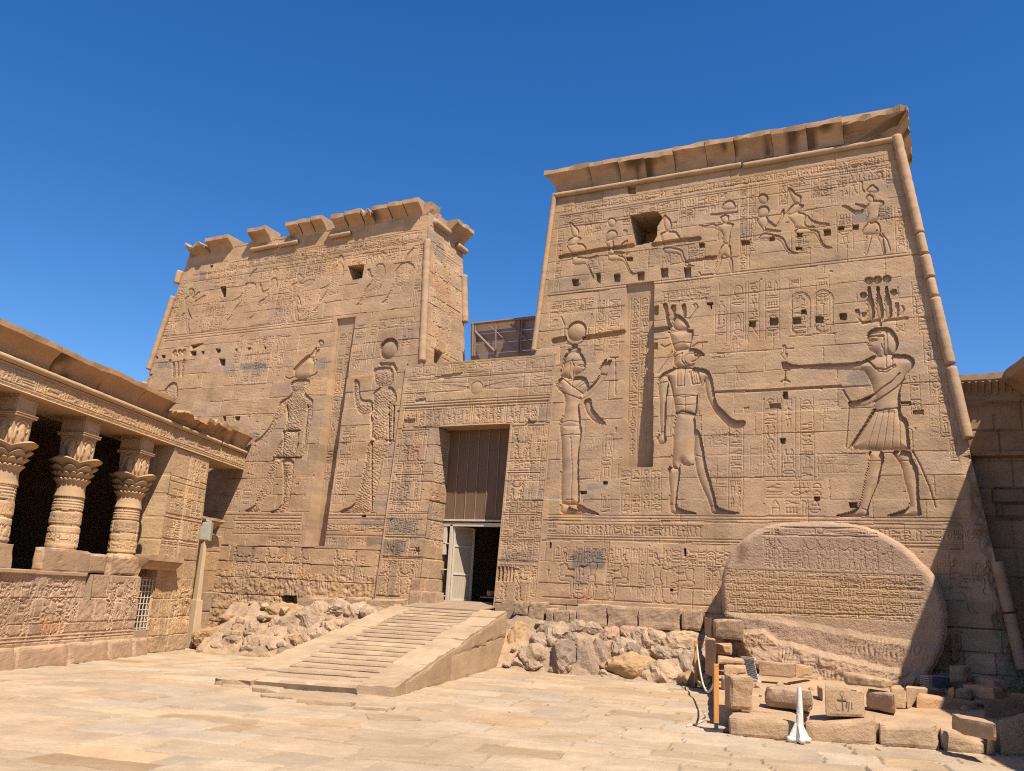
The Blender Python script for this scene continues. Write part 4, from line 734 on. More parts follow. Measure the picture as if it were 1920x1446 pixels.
# flagstaff niche
nl, nr, nz0, nz1 = -16.83, -16.12, 2.7, 9.68
wn = B_.win(nl-.1, nr+.35, nz0, nz1); X, Y = B_.U[wn], B_.Z[wn]; m = (X > nl+(nz1-Y)*.022) & (X < nr+(nz1-Y)*.022) & (Y > nz0)
B_.h[wn] = np.where(m, -(.09+(nz1-Y)*.066), B_.h[wn]); pid = B_.part('flagstaff_niche'); B_.id[wn] = np.where(m, pid, B_.id[wn])
mm = np.zeros(B_.U.shape, bool); mm[wn] = m; hN = B_.h.copy(); B_.h[...] = 0
B_.glyphs(nl+.12, nl+.62, nz0+1.6, nz1-.45, 'col', .25); gN = B_.h.copy(); B_.h[...] = np.where(mm, hN+np.minimum(gN, 0), hN)
B_.groove([(-13.975, 1.3), (-13.975, 7.95)], .05, .16)
# broken outer edge and top-left corner
el_ = np.array([ltL(z) for z in B_.z])[:, None]; dd = B_.U-el_
er = (dd < .25+.5*fbm(B_.Z*1.3, B_.Z*0, 3, 15)) & (B_.Z < 8.4); B_.h[er] -= (.08+.2*fbm(B_.U*3, B_.Z*3, 4, 9))[er].clip(0, .25)
B_.build('carved_wall', M_FAC, LT)
# inner side wall facing the gate, sunlit
S = Relief((-13.87+12.12*.095, 0, 0), (0, 1, 0), (1, 0, 0), .095, lambda z: YB+z*TB, lambda z: 23.15, 6.4, 12.95, .03, 31)
S.courses(np.arange(6.4, 13.2, .512), (.6, 1.4), D=.011, var=.05, joint=.6); S.weather(.006, .05)
for z0_, z1_ in ((8.6, 10.2), (10.25, 11.85)): register(S, YB+z1_*TB+.35, 22.95, z0_, z1_, int(z0_*10), rough=.0, colw=.2)
S.glyphs(YB+12*TB+.3, 22.95, 11.95, 12.3, 'row', .3, .014)
rr_ = np.random.default_rng(5)
S.hole(np.array([(21.3, 8.15), (21.75, 8.15), (21.75, 8.62), (21.3, 8.62)]), .5, 'window'); S.stain(np.array([(21.2, 10.6), (22.3, 10.3), (22.3, 10.8), (21.2, 11.2)]), (.98, .86, .8)); S.stain(np.array([(20.9, 11.9), (22, 11.4), (22, 12.2), (20.9, 12.4)]), (.75, .82, .95))
S.build('inner_side_wall', M_FAC, LT)
b = MB(); z1 = 12.95
b.hexa([fpt(ltL(0), 0, -1.37), (ltR(0)-.7, YB+1.37, 0), (ltR(0)-.7, 23.13, 0), (ltL(0), 23.13, 0), fpt(ltL(z1), z1, -1.37), (ltR(z1)-.7, YB+z1*TB+1.37, z1), (ltR(z1)-.7, 23.13, z1), (ltL(z1), 23.13, z1)])
b.build('core_masonry', M_DARK, LT)
b = MB()
a = [fpt(ltL(0)-.0, 0, 0), fpt(ltL(0)+.02, 0, -.0), fpt(ltL(0)+.02, 0, -1.4), fpt(ltL(0), 0, -1.4)]; c = [fpt(ltL(z1), z1, 0), fpt(ltL(z1)+.02, z1, 0), fpt(ltL(z1)+.02, z1, -1.4), fpt(ltL(z1), z1, -1.4)]; b.hexa(a+c)
b.add([(ltR(z1), YB+z1*TB, z1), (ltR(z1), 23.15, z1), (ltL(z1), 23.15, z1), (ltL(z1), YB+z1*TB, z1)], [(0, 1, 2, 3)])
b.add([(ltR(6.4), 23.15, 6.4), (ltR(z1), 23.15, z1), (ltL(z1), 23.15, z1), (ltL(0), 23.15, 0), (ltR(0), 23.15, 0)], [(0, 1, 2, 3, 4)])
b.build('side_wall', M_FAC, LT)
# broken roll mouldings
torus('roll_moulding', [fpt(ltL(z)-.04, z, .05) for z in (11.25, 10.0, 8.55)], .10, M_FAC, LT, seed=71); torus('roll_moulding', [fpt(ltL(z)-.02, z, .04) for z in (8.1, 7.0, 5.5)], .10, M_FAC, LT, seed=72)
torus('roll_moulding', [fpt(ltL(12.2)-.12, 12.22, .05), fpt(ltL(12.2)-.16, 11.75, .05)], .12, M_FAC, LT, seed=73)
torus('roll_moulding', [fpt(ltR(z)-.03, z, -.06) for z in (12.0, 10.0, 8.05)], .115, M_FAC, LT, seed=74)
torus('roll_moulding', [(ltR(z)+.02, 23.15, z) for z in (11.6, 10.0)], .125, M_FAC, LT, seed=75)
for i, (x0, y0, x1, y1) in enumerate(((475, 466, 524, 457), (527, 457, 563, 448), (622, 444, 660, 438))):
    a, c = B_.uz(x0, y0), B_.uz(x1, y1); torus('roll_moulding', [fpt(a[0], 12.6, .08), fpt(c[0], 12.62, .07)], .075, M_FAC, LT, seed=80+i)
# wall-head ridge and cornice fragments
b = MB(); V = []; F = []; n = 90; rr_ = np.random.default_rng(2); uu = np.linspace(ltL(12.95)+.1, ltR(12.95)-.02, n); T = []
for i, u in enumerate(uu):
    hh = 12.94+.11*fbm(np.array(u*1.3), np.array(0.), 3, 3)*2+(.1 if vnoise(np.array(u*1.1), np.array(5.), 2) > .5 else 0)
    for (yy, zz_) in ((YB+12.9*TB, 12.9), (YB+12.9*TB+.02, hh-.15), (YB+12.9*TB+.35, hh+.02), (YB+12.9*TB+.9, hh+.10), (22.9, hh-.1)): V.append((u, yy+.04*(vnoise(np.array(u*4), np.array(zz_*4), 6)-.5), zz_))
for i in range(n-1):
    for j in range(4): F.append((i*5+j, (i+1)*5+j, (i+1)*5+j+1, i*5+j+1))
mesh_obj('broken_wall_head', V, F, M_FAC, LT, tint=np.ones((len(V), 3)))
pf = cavetto(12.80, 13.30, .33, .14)
frs = [('e', 356, 392, .0, .45), ('e', 392, 436, .03, .0), ('f', 471, 506, .0, .0), ('e', 543, 566, -.02, .0), ('e', 567, 589, .0, .0), ('e', 590, 611, .03, .0), ('e', 628, 652, -.04, .0), ('e', 653, 682, .0, .0), ('e', 683, 703, .01, .3), ('e', 704, 734, .0, .0), ('e', 735, 762, .02, .0), ('e', 763, 792, .02, .0)]
yy = YB+12.95*TB
for i, (k_, xa, xb, zo, dm) in enumerate(frs):
    ya = 462-(xa-356)*.21; yb = 462-(xb-356)*.21
    ua, ub = B_.uz(xa+6, ya)[0], B_.uz(xb+6, yb)[0]
    cornice_piece('cornice_block', (ua+.008, yy), (ub-.008, yy), (0, -1), pf, M_FAC, LT, back=(.42 if i < 6 else 1.05), stain=.6, seed=90+i, rough=.03 if dm else .018, zoff=zo-(.1 if i < 2 else 0), top_noise=.06 if dm else .02, tint=[.94, .96, .96, 1.0, .98, 1.02, 1.0, .97, .95, 1.0, 1.02, 1.03][i], chunk=(lambda f, o: -.22*abs(math.sin(f*5))) if dm else None)
# fragments on the side return
xs = ltR(12.95)
cornice_piece('cornice_block', (xs, 22.15), (xs, 23.2), (1, 0), cavetto(12.5, 13.15, .4, .14), M_FAC, LT, back=.9, seed=120, rough=.03, tint=1.0)
cornice_piece('cornice_block', (xs, yy), (xs, yy+.55), (1, 0), [(0, 12.95), (.04, 13.1), (.08, 13.3)], M_FAC, LT, back=.9, seed=121, rough=.03)
b = MB(); b.box((xs-.4, 21.8, 12.98), (.8, 1.0, .25)); b.build('wall_head_block', M_FAC, LT, tinted=True)
torus('roll_moulding', [(xs+.08, yy+.25, 12.72), (xs+.08, yy+1.15, 12.72)], .11, M_FAC, LT, seed=122); torus('roll_moulding', [(xs+.1, 22.7, 12.5), (xs+.1, 23.25, 12.48)], .11, M_FAC, LT, seed=123)

# ================================================================ gateway between the towers
GW = empty('temple_gateway', (-11.6, 21, 0), 'carved gateway wall between the two pylon towers with a tall half boarded doorway', 'gateway')
GL, GR = -13.96, -9.24
Gt = Relief((0, YB-.055, 0), (1, 0, 0), (0, -1, 0), TB, lambda z: GL, lambda z: GR, .9, 7.93, .0185, 41)
Gt.courses(list(np.arange(1.42, 8.1, .512))+[7.93], (.5, 1.2), D=.014, var=.055, joint=.75); Gt.courses([.9, 1.42], (.5, .9), D=.03)
Gt.weather(.007, .08)
DL, DR, DZ = -12.62, -10.40, 6.04
# lintel
Gt.glyphs(GL+.12, GR-.12, 7.48, 7.86, 'row', .34, .009)
for z in (7.44, 6.78, 6.70, 6.62): Gt.groove([(GL+.1, z), (GR-.1, z)], .03, .02)
wz = 7.1
Gt.disc((-11.55, wz), .2, .018)
for sg in (-1, 1):
    for t in np.linspace(-.2, .35, 9): Gt.groove([(-11.55+sg*.24, wz+t*.12), (-11.55+sg*1.45, wz+.02+t*.55)], .02, .009)
    Gt.groove([(-11.55+sg*.2, wz+.17), (-11.55+sg*.9, wz+.2), (-11.55+sg*1.5, wz+.24)], .022, .010); Gt.groove([(-11.55+sg*1.62, 6.84), (-11.55+sg*1.62, 7.42)], .026, .016)
    Gt.glyphs(-11.55+sg*2.0-.32, -11.55+sg*2.0+.32, 6.84, 7.4, 'row', .24, .009)
Gt.hole(np.array([(GL+1.0, 7.52), (GL+1.6, 7.58), (GL+1.9, 7.60), (GL+1.85, 7.5), (GL+1.2, 7.46)]), .05); Gt.hole(np.array([(GL+.45, 6.86), (GL+.8, 6.9), (GL+.8, 6.8), (GL+.45, 6.8)]), .04)
for u0, u1 in ((GL+.15, -12.55), (-12.5, -11.62), (-11.56, -10.6), (-10.55, GR-.14)): register(Gt, u0, u1, 6.08 if u0 > -13 and u1 < -10 else 6.05, 6.6, int(u0*-100), rough=.016, colw=.15)
Gt.hole(np.array([Gt.uz(757, 787), Gt.uz(778, 785), Gt.uz(776, 801), Gt.uz(761, 801)]), .18, 'socket')
Gt.hole(np.array([(-9.95, 5.98), (-9.7, 6.02), (-9.62, 6.1), (-9.8, 6.08), (-9.85, 6.16)]), .09)
zs = [5.98, 4.72, 3.62, 3.0, 2.42]
for i in range(4):
    za, zb_ = zs[i+1]+.04, zs[i]
    for z in (za, za-.05): Gt.groove([(GL+.06, z), (DL-.03, z)], .026, .018); Gt.groove([(DR+.04, z), (GR-.06, z)], .026, .018)
    if i < 2:
        for (u0, u1) in ((GL+.14, DL-.32), (DR+.08, GR-.2)):
            register(Gt, u0, u1, za+.32, zb_-.02, 300+i*7+int(u0), rough=.02, colw=.14); Gt.glyphs(u0, u1, za+.03, za+.3, 'col', .16, .014)
    else:
        for (u0, u1) in ((GL+.14, DL-.32), (DR+.08, GR-.2)): Gt.glyphs(u0, u1, za+.03, zb_-.03, 'col', .15, .015)
for (u0, u1) in ((GL+.1, DL-.1), (DR+.06, GR-.1)):
    for i, u in enumerate(np.arange(u0+.2, u1-.1, .36)): mini(Gt, u, 1.5, .78, 1 if i % 2 else -1, 'stand', D=.03, rough=.012)
    Gt.glyphs(u0, u1, 2.05, 2.38, 'col', .14, .014)
Gt.glyphs(GR-.18, GR-.04, 1.6, 6.0, 'col', .14, .012); Gt.glyphs(GL+.02, GL+.13, 3.0, 6.0, 'col', .11, .012)
for u in (-.0,): 
    c = Gt.uz(781, 1033)
    for a in range(6): Gt.groove([(c[0], c[1]), (c[0]+.09*math.cos(a*1.047), c[1]+.09*math.sin(a*1.047))], .045, .05)
pk = (Gt.U > -10.4) & (Gt.U < -9.9) & (Gt.Z > 1.95) & (Gt.Z < 2.3); Gt.h[pk] -= (.05+.05*np.sin(Gt.U*60))[pk]
for P, c in (([(-13.9, 3.1), (-12.9, 3.1), (-12.9, 3.5), (-13.9, 3.5)], (.7, .78, .9)), ([(-13.9, 2.5), (-13.2, 2.5), (-13.2, 2.9), (-13.9, 2.9)], (.6, .64, .7)), ([(-10.3, 2.35), (-9.4, 2.35), (-9.4, 2.7), (-10.3, 2.7)], (.76, .78, .84)), ([(-9.9, 4.0), (-9.3, 4.0), (-9.3, 4.3), (-9.9, 4.3)], (.8, .88, .95)), ([(-13.6, 5.0), (-13.0, 5.0), (-13.0, 5.6), (-13.6, 5.6)], (1.0, .9, .87)), ([(-12.9, 1.5), (-12.6, 1.5), (-12.6, 1.9), (-12.9, 1.9)], (.7, .68, .68)),
             ([(-9.75, 5.2), (-9.26, 5.2), (-9.26, 5.98), (-9.5, 5.6)], (1.06, 1.04, 1.02))): Gt.stain(np.array(P), c)
Gt.cut |= (Gt.U > DL) & (Gt.U < DR) & (Gt.Z < DZ)
Gt.build('carved_wall', M_FAC, GW)
PY = 21.05
Rv = Relief((DL, 0, 0), (0, 1, 0), (1, 0, 0), 0, lambda z: YB-.055+z*TB, lambda z: PY+.6, .9, DZ+.02, .03, 43)
Rv.courses(np.arange(.9, 6.4, .512), (.6, .9), D=.015, var=.05, joint=.8); Rv.weather(.006, .05)
for z0_ in np.arange(2.8, 5.8, .75): Rv.glyphs(YB+z0_*TB+.12, PY-.08, z0_, z0_+.7, 'col', .17, .014)
Rv.build('doorway_reveal', M_FAC, GW)
b = MB(); zg = 7.93; yg = YB-.055
b.hexa([(DR, YB-.05+.9*TB, .9), (DR+.02, YB-.05+.9*TB, .9), (DR+.02, PY+.6, .9), (DR, PY+.6, .9), (DR, yg+DZ*TB, DZ), (DR+.02, yg+DZ*TB, DZ), (DR+.02, PY+.6, DZ), (DR, PY+.6, DZ)])
b.hexa([(DL-.1, yg+DZ*TB+.004, DZ), (DR+.1, yg+DZ*TB+.004, DZ), (DR+.1, PY+.6, DZ), (DL-.1, PY+.6, DZ), (DL-.1, yg+DZ*TB+.05, DZ+.2), (DR+.1, yg+DZ*TB+.05, DZ+.2), (DR+.1, PY+.6, DZ+.2), (DL-.1, PY+.6, DZ+.2)])
b.build('lintel_soffit', M_FAC, GW, tinted=True)
b = MB()
b.hexa([(GL, yg+zg*TB, zg-.03), (GR, yg+zg*TB, zg-.03), (GR, 22.6, zg-.03), (GL, 22.6, zg-.03), (GL, yg+zg*TB, zg), (GR, yg+zg*TB, zg), (GR, 22.6, zg), (GL, 22.6, zg)])
for x, sg in ((GR, 1), (GL, -1)): b.hexa([(x-.02, yg, 0), (x+.0, yg, 0), (x+.0, yg+.6, 0), (x-.02, yg+.6, 0), (x-.02, yg+zg*TB, zg), (x, yg+zg*TB, zg), (x, yg+zg*TB+.5, zg), (x-.02, yg+zg*TB+.5, zg)])
for x0, x1 in ((GL+.3, DL-.05), (DR+.05, GR-.3)): b.hexa([(x0, YB+1.0, 0), (x1, YB+1.0, 0), (x1, 22.6, 0), (x0, 22.6, 0), (x0, YB+1.5, zg-.05), (x1, YB+1.5, zg-.05), (x1, 22.6, zg-.05), (x0, 22.6, zg-.05)])
b.box(((GL+GR)/2, 22.2, 7.0), (4.2, .7, 1.7))
b.build('core_masonry', M_FAC, GW, tinted=True)
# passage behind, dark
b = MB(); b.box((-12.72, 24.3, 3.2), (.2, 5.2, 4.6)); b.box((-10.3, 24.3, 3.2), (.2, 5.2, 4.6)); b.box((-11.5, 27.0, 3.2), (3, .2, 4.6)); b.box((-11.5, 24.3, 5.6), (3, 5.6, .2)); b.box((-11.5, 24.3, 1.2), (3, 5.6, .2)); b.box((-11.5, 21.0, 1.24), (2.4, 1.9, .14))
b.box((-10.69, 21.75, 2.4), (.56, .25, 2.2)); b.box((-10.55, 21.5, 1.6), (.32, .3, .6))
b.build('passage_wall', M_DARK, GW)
M_BOARD = wood('grey_brown_boards', (.15, .085, .045), axis=2); M_FRAME = plain('pale_painted_wood', (.55, .47, .35), rough=.6, spot=.12); M_LEAF = wood('weathered_door_wood', (.42, .34, .235), axis=2); M_WOOD = wood('walkway_wood', (.36, .24, .15), axis=0)
b = MB(); r = np.random.default_rng(8); xs_ = np.linspace(DL, DR, 8)
for i in range(7): b.box(((xs_[i]+xs_[i+1])/2, PY+.03*r.random()*.3, 4.78), (xs_[i+1]-xs_[i]-.006, .04, 2.5))
o = b.build('door_boarding', M_BOARD, GW)
b = MB()
for i in (1, 2, 3, 4, 5, 6): b.box((xs_[i], PY-.028, 4.78), (.014, .016, 2.5))
b.build('cover_strip', plain('pale_batten', (.30, .21, .13)), o)
b = MB(); b.box(((DL+DR)/2, PY-.03, 3.53), (DR-DL, .09, .05)); b.box(((DL+DR)/2, PY-.0, 3.42), (DR-DL, .08, .10)); b.box((DL+.25, PY, 2.4), (.09, .08, 2.04)); b.box((DL+.05, PY+.01, 3.0), (.1, .07, .8))
for z in (1.5, 2.2, 2.9): b.box((DL+.11, PY+.0, z), (.2, .05, .03))
b.build('door_frame', M_FRAME, GW, bevel=.006)
dv = np.array([.38, .925, 0]); dn = np.array([.925, -.38, 0]); hp = np.array([DL+.30, PY+.02, 0])
b = MB(); b.box(hp+dv*.36+[0, 0, 2.38], (.72, .035, 1.98), dv, dn)
lf = b.build('door_leaf', M_LEAF, GW)
b = MB()
for s_ in (.02, .70): b.box(hp+dv*s_+dn*.022+[0, 0, 2.38], (.05, .03, 1.98), dv, dn)
for z in (1.42, 2.1, 2.85, 3.35): b.box(hp+dv*.36+dn*.022+[0, 0, z], (.64, .03, .05), dv, dn)
b.build('leaf_rail', M_FRAME, lf)
# timber walkway at the sill
wk = empty('timber_walkway', (-11.2, 19.6, 1.2), 'low weathered timber boardwalk laid at the doorway sill atop the stone ramp', 'walkway')
b = MB(); c0, c1, c2, c3 = np.array([-12.45, 19.05, 1.185]), np.array([-10.25, 19.15, 1.20]), np.array([-10.43, 20.6, 1.36]), np.array([-12.55, 20.6, 1.36])
n = 9
for i in range(n):
    f0, f1 = i/n+.004, (i+1)/n-.004; a0 = c0+(c3-c0)*f0; a1 = c1+(c2-c1)*f0; b1 = c1+(c2-c1)*f1; b0 = c0+(c3-c0)*f1; up = np.array([0, 0, .035+.004*(i % 3)])
    b.hexa([a0, a1, b1, b0, a0+up, a1+up, b1+up, b0+up])
b.build('deck_board', M_WOOD, wk)
b = MB(); b.hexa([c0+[-.02, -.01, -.10], c1+[.02, -.01, -.10], c1+[.02, .09, -.10], c0+[-.02, .09, -.10], c0+[-.02, -.01, -.005], c1+[.02, -.01, -.005], c1+[.02, .09, -.005], c0+[-.02, .09, -.005]])
b.build('edge_beam', M_WOOD, wk)
# metal lattice shelter on the gate roof
sh = empty('roof_shelter', (-11.6, 23.2, 7.9), 'brown metal lattice shelter with sloping boarded roof above the gateway between towers', 'shelter')
M_STEEL = plain('brown_steel', (.20, .13, .09), rough=.5); SY = 22.75
def shp(x, y, Y=SY): return at_y(x, y, Y)
b = MB()
for (x0, y0, x1, y1, r_) in ((884, 608, 1003, 595, .045), (887, 608, 886, 668, .05), (891, 607, 890, 668, .03), (930, 602, 929, 665, .03), (974, 598, 972, 662, .04), (979, 598, 977, 662, .03), (891, 622, 929, 661, .045), (918, 611, 966, 655, .02), (956, 607, 1003, 652, .035)):
    b.tube([shp(x0, y0), shp(x1, y1)], r_, 6)
b.build('lattice_frame', M_STEEL, sh)
b = MB(); p0, p1 = shp(880, 607), shp(1008, 594)
nb_ = 7
for i in range(nb_):
    f0, f1 = i/nb_, (i+1)/nb_-.01; lo_ = lambda p: np.array([p[0], p[1]+.35, 7.6]); hi_ = lambda p: np.array([p[0], p[1]+.1, p[2]])
    q = [lo_(p0)*(1-f0)+hi_(p0)*f0, lo_(p1)*(1-f0)+hi_(p1)*f0, lo_(p1)*(1-f1)+hi_(p1)*f1, lo_(p0)*(1-f1)+hi_(p0)*f1]
    b.hexa([q[0], q[1], q[1]+[0, .03, 0], q[0]+[0, .03, 0], q[3], q[2], q[2]+[0, .03, 0], q[3]+[0, .03, 0]])
b.build('roof_board', wood('shelter_boards', (.26, .17, .115), axis=0), sh)
# ================================================================ paved court
EA = R_(14.1); EX = np.array([math.cos(EA), math.sin(EA), 0]); EY = np.array([-math.sin(EA), math.cos(EA), 0])
def bevel_poly(P): return P
def dip(x, y):        # the court falls gently towards the colonnade
    t = np.clip((-np.asarray(x)-11.2)/6.0, 0, 1); return -.25*t*t*(3-2*t)
def at_dip(px, py):
    z = 0.0
    for _ in range(30): P = at_z(px, py, z); z = float(dip(P[0], P[1]))
    return P
def court():
    st = .032; a = np.arange(-21, 7.0, st); b = np.arange(3.5, 22.5, st)
    U, Z = np.meshgrid(a, b); h = np.zeros(U.shape); t = np.ones(U.shape+(3,)); r = np.random.default_rng(77)
    rows = [3.4]
    while rows[-1] < 22.6: rows.append(rows[-1]+r.uniform(.32, .80))
    rows = np.array(rows); Zw = Z+fbm(U*.35, Z*.35, 3, 3)*.6+fbm(U*1.7, Z*1.7, 3, 4)*.13
    ri = np.clip(np.searchsorted(rows, Zw)-1, 0, len(rows)-2)
    dz = np.minimum(Zw-rows[ri], rows[ri+1]-Zw); dj = np.full(U.shape, 9.0); code = np.zeros(U.shape, np.int64)
    for i in range(len(rows)-1):
        m = ri == i
        if not m.any(): continue
        js = [-21.5-r.uniform(0, 1)]
        while js[-1] < 7.5: js.append(js[-1]+r.uniform(.4, 1.35))
        js = np.array(js); uu = U[m]+fbm(U[m]*1.5, Z[m]*1.5, 3, 8)*.25; k = np.searchsorted(js, uu)
        dj[m] = np.min(np.abs(uu[:, None]-js), 1); code[m] = i*100+k
    u_, inv = np.unique(code, return_inverse=True); inv = inv.reshape(U.shape); n = len(u_)
    lv = 1+r.normal(0, .07, n); warm = r.normal(0, .04, n); ht = r.normal(0, .0055, n); tx = r.normal(0, .006, n); ty = r.normal(0, .005, n)
    odd = r.random(n); lv = np.where(odd > .96, lv*.84, lv); warm = np.where(odd > .965, warm+.08, warm)
    t *= np.stack([lv*(1+warm*.5), lv*(1-warm*.3), lv*(1-warm*1.4)], -1)[inv]
    h += ht[inv]+tx[inv]*np.sin(U*3)+ty[inv]*np.sin(Z*5); jd = np.minimum(dz, dj-.002+.012*vnoise(U*3, Z*3, 91)); worn = fbm(U*.5, Z*.5, 3, 12)+.5
    jm = (jd < .021) & (vnoise(U*2.2, Z*2.2, 5) > .22)
    h -= np.where(jm, .019*(.4+worn), 0); t *= np.where(jm, .76, 1.0)[..., None]; h -= np.clip(.06-jd, 0, .06)*.08
    h += fbm(U*1.6, Z*2.2, 5, 20)*.011+fbm(U*9, Z*12, 3, 22)*.012+rng.normal(0, .0012, U.shape)
    sand = np.clip(fbm(U*.8, Z*.9, 4, 33)*4-.75, 0, 1); h = h*(1-sand*.7)+.006*sand
    t *= (1+fbm(U*.7, Z*1.0, 4, 14)*.22+fbm(U*5, Z*6, 4, 15)*.16)[..., None]
    t = t*(1-sand[..., None]*.6)+np.array([1.06, 1.05, 1.04])*sand[..., None]*.6
    P = U[..., None]*EX+Z[..., None]*EY; h += dip(P[..., 0], P[..., 1]); P = P+h[..., None]*np.array([0, 0, 1.])
    nz, nu = U.shape; idx = np.arange(nz*nu).reshape(nz, nu); q = np.stack([idx[:-1, :-1], idx[:-1, 1:], idx[1:, 1:], idx[1:, :-1]], -1).reshape(-1, 4)
    o = mesh_obj('court_paving', P.reshape(-1, 3), q, M_GROUND, None, tint=np.clip(t, .4, 1.4).reshape(-1, 3)); tag(o, 'worn pale sandstone slab paving of the temple court', 'paving', kind='structure')
    g = MB(); g.add([(-900, -900, -.36), (900, -900, -.36), (900, 900, -.36), (-900, 900, -.36)], [(0, 1, 2, 3)]); o = g.build('ground', M_GROUND, None, tinted=True); tag(o, 'pale sandy ground around the temple', 'ground', kind='structure')
court()
def rough_block(name, C8, mat, parent=None, seed=0, rough=.02, n=9, rnd=.06, tint=(1, 1, 1), smooth=False):
    """block from 8 corners with worn edges and chipped faces"""
    C8 = np.array(C8, float); g = np.linspace(0, 1, n); V = []; F = []; key = {}; cen = C8.mean(0)
    def pt(a, b, c):
        k = (round(a, 4), round(b, 4), round(c, 4))
        if k in key: return key[k]
        bot = C8[0]*(1-a)*(1-b)+C8[1]*a*(1-b)+C8[2]*a*b+C8[3]*(1-a)*b; top = C8[4]*(1-a)*(1-b)+C8[5]*a*(1-b)+C8[6]*a*b+C8[7]*(1-a)*b
        p = bot*(1-c)+top*c; key[k] = len(V); V.append((p, (a, b, c))); return key[k]
    for f in range(6):
        for i in range(n-1):
            for j in range(n-1):
                q = []
                for (x, y) in ((i, j), (i+1, j), (i+1, j+1), (i, j+1)):
                    x, y = g[x], g[y]; q.append(pt(*[(x, y, 0), (x, y, 1), (x, 0, y), (x, 1, y), (0, x, y), (1, x, y)][f]))
                F.append(tuple(q if f in (1, 2, 5) else q[::-1]))
    P = np.array([v[0] for v in V]); A_ = np.array([v[1] for v in V]); e = np.minimum(A_, 1-A_)
    size = np.array([np.linalg.norm(C8[1]-C8[0]), np.linalg.norm(C8[3]-C8[0]), np.linalg.norm(C8[4]-C8[0])])
    em = np.sort(e*size, 1); k = np.clip(1-em[:, 1]/(rnd+1e-6), 0, 1)          # closeness to an edge
    d = cen-P; d /= np.linalg.norm(d, axis=1)[:, None]; s = seed*7.3
    nz = fbm(P[:, 0]*2.6+s, P[:, 1]*2.6+P[:, 2]*3.1, 4, seed)*2; nz2 = fbm(P[:, 0]*9+s, P[:, 2]*9+P[:, 1]*7, 3, seed+1)*2
    P = P+d*(k**1.5*rnd*.55*(1+nz*1.2)+rough*(nz*.8+nz2*.45)+rough*.3)[:, None]
    t = (np.array(tint)[None, :]*(1+fbm(P[:, 0]*2, P[:, 2]*3+P[:, 1], 3, seed+4)*.25)[:, None])
    return mesh_obj(name, P, np.array(F, np.int32), mat, parent, tint=t, smooth=smooth)
def rock(name, c, r3, mat, seed=0, rz=0.0, tint=(1, 1, 1), det=3, parent=None):
    bm = bmesh.new(); bmesh.ops.create_icosphere(bm, subdivisions=det, radius=1.0); P = np.array([v.co[:] for v in bm.verts]); F = [tuple(v.index for v in f.verts) for f in bm.faces]; bm.free()
    r = np.random.default_rng(seed)
    for _ in range(9):                       # flat broken facets
        n = r.normal(size=3); n /= np.linalg.norm(n); o = r.uniform(.5, .85); k = P@n-o; P = P-np.where(k > 0, k, 0)[:, None]*n*.8
    q = P*2.2+seed*3.7; P = P*(1+.36*fbm(q[:, 0]+q[:, 2]*.7, q[:, 1]-q[:, 2]*.6, 4, seed)+.20*fbm(q[:, 0]*3.5+q[:, 2]*2.5, q[:, 1]*3.5-q[:, 2]*2, 3, seed+3)+.11*fbm(q[:, 0]*9+q[:, 2]*6, q[:, 1]*9-q[:, 2]*5, 3, seed+7))[:, None]
    t = np.array(tint)[None, :]*(1+.35*fbm(P[:, 0]*1.5+seed, P[:, 1]*1.5+P[:, 2]*2, 4, seed+5))[:, None]
    P = P*np.array(r3); cz, sz = math.cos(rz), math.sin(rz); P = np.stack([P[:, 0]*cz-P[:, 1]*sz, P[:, 0]*sz+P[:, 1]*cz, P[:, 2]], 1)+np.array(c)
    return mesh_obj(name, P, np.array(F, np.int32), mat, parent, tint=np.clip(t, .2, 1.6))
# ================================================================ stone ramp
RP = empty('stone_ramp', (-10.5, 15.5, 0), 'long pale stone ramp with low worn steps rising from the court to the temple doorway', 'ramp')
rd = np.array([-1.69, 7.1, 0]); rd /= np.linalg.norm(rd); rn = np.array([rd[1], -rd[0], 0])
FR0 = np.array([-7.98, 12.15, 0]); Lr = 7.35; ZT = 1.19
FL0 = np.array([-10.75, 11.15, 0]); Wd = (FR0-FL0)@rn; skew = (FL0-FR0)@rd
def rpt(s, w, z):   # s metres up from the right-hand foot, w metres left of the right edge
    return FR0+rd*s-rn*w+np.array([0, 0, z])
def rz_(s): return .07+(ZT-.07)*np.clip(s/Lr, 0, 1)
# right-hand parapet and its side wall
def strip(name, w0, w1, s0, s1, lift, mat, n=40, m=6, seed=0, edge=.0, tint=(1, 1, 1), side=True):
    V = []; T = []
    for i in range(n+1):
        for j in range(m+1):
            s = s0+(s1-s0)*i/n; w = w0+(w1-w0)*j/m
            if i == 0: s += (vnoise(np.array(w*3.), np.array(1.), seed)-.3)*edge
            z = rz_(s)+lift+.035*(vnoise(np.array(s*2.3), np.array(w*2.3), seed)-.5)+.03*(vnoise(np.array(s*9), np.array(w*9), seed+1)-.5)
            V.append(rpt(s, w, float(z))); T.append(np.array(tint)*(1+.24*(float(vnoise(np.array(s*.9+.5*seed), np.array(w*.6), seed+4))-.5)))
    F = [(i*(m+1)+j, i*(m+1)+j+1, (i+1)*(m+1)+j+1, (i+1)*(m+1)+j) for i in range(n) for j in range(m)]
    b = len(V); K = m+1; sk = []
    ring = [i*K for i in range(n+1)]+[n*K+j for j in range(1, K)]+[i*K+m for i in range(n-1, -1, -1)]+[j for j in range(m-1, 0, -1)]
    for q in ring: p = V[q].copy(); p[2] = -.05; V.append(p); T.append(np.array(tint))
    L_ = len(ring)
    for i in range(L_): F.append((ring[i], ring[(i+1) % L_], b+(i+1) % L_, b+i))
    return mesh_obj(name, V, [tuple(reversed(f)) for f in F], mat, RP, tint=np.array(T, np.float32))
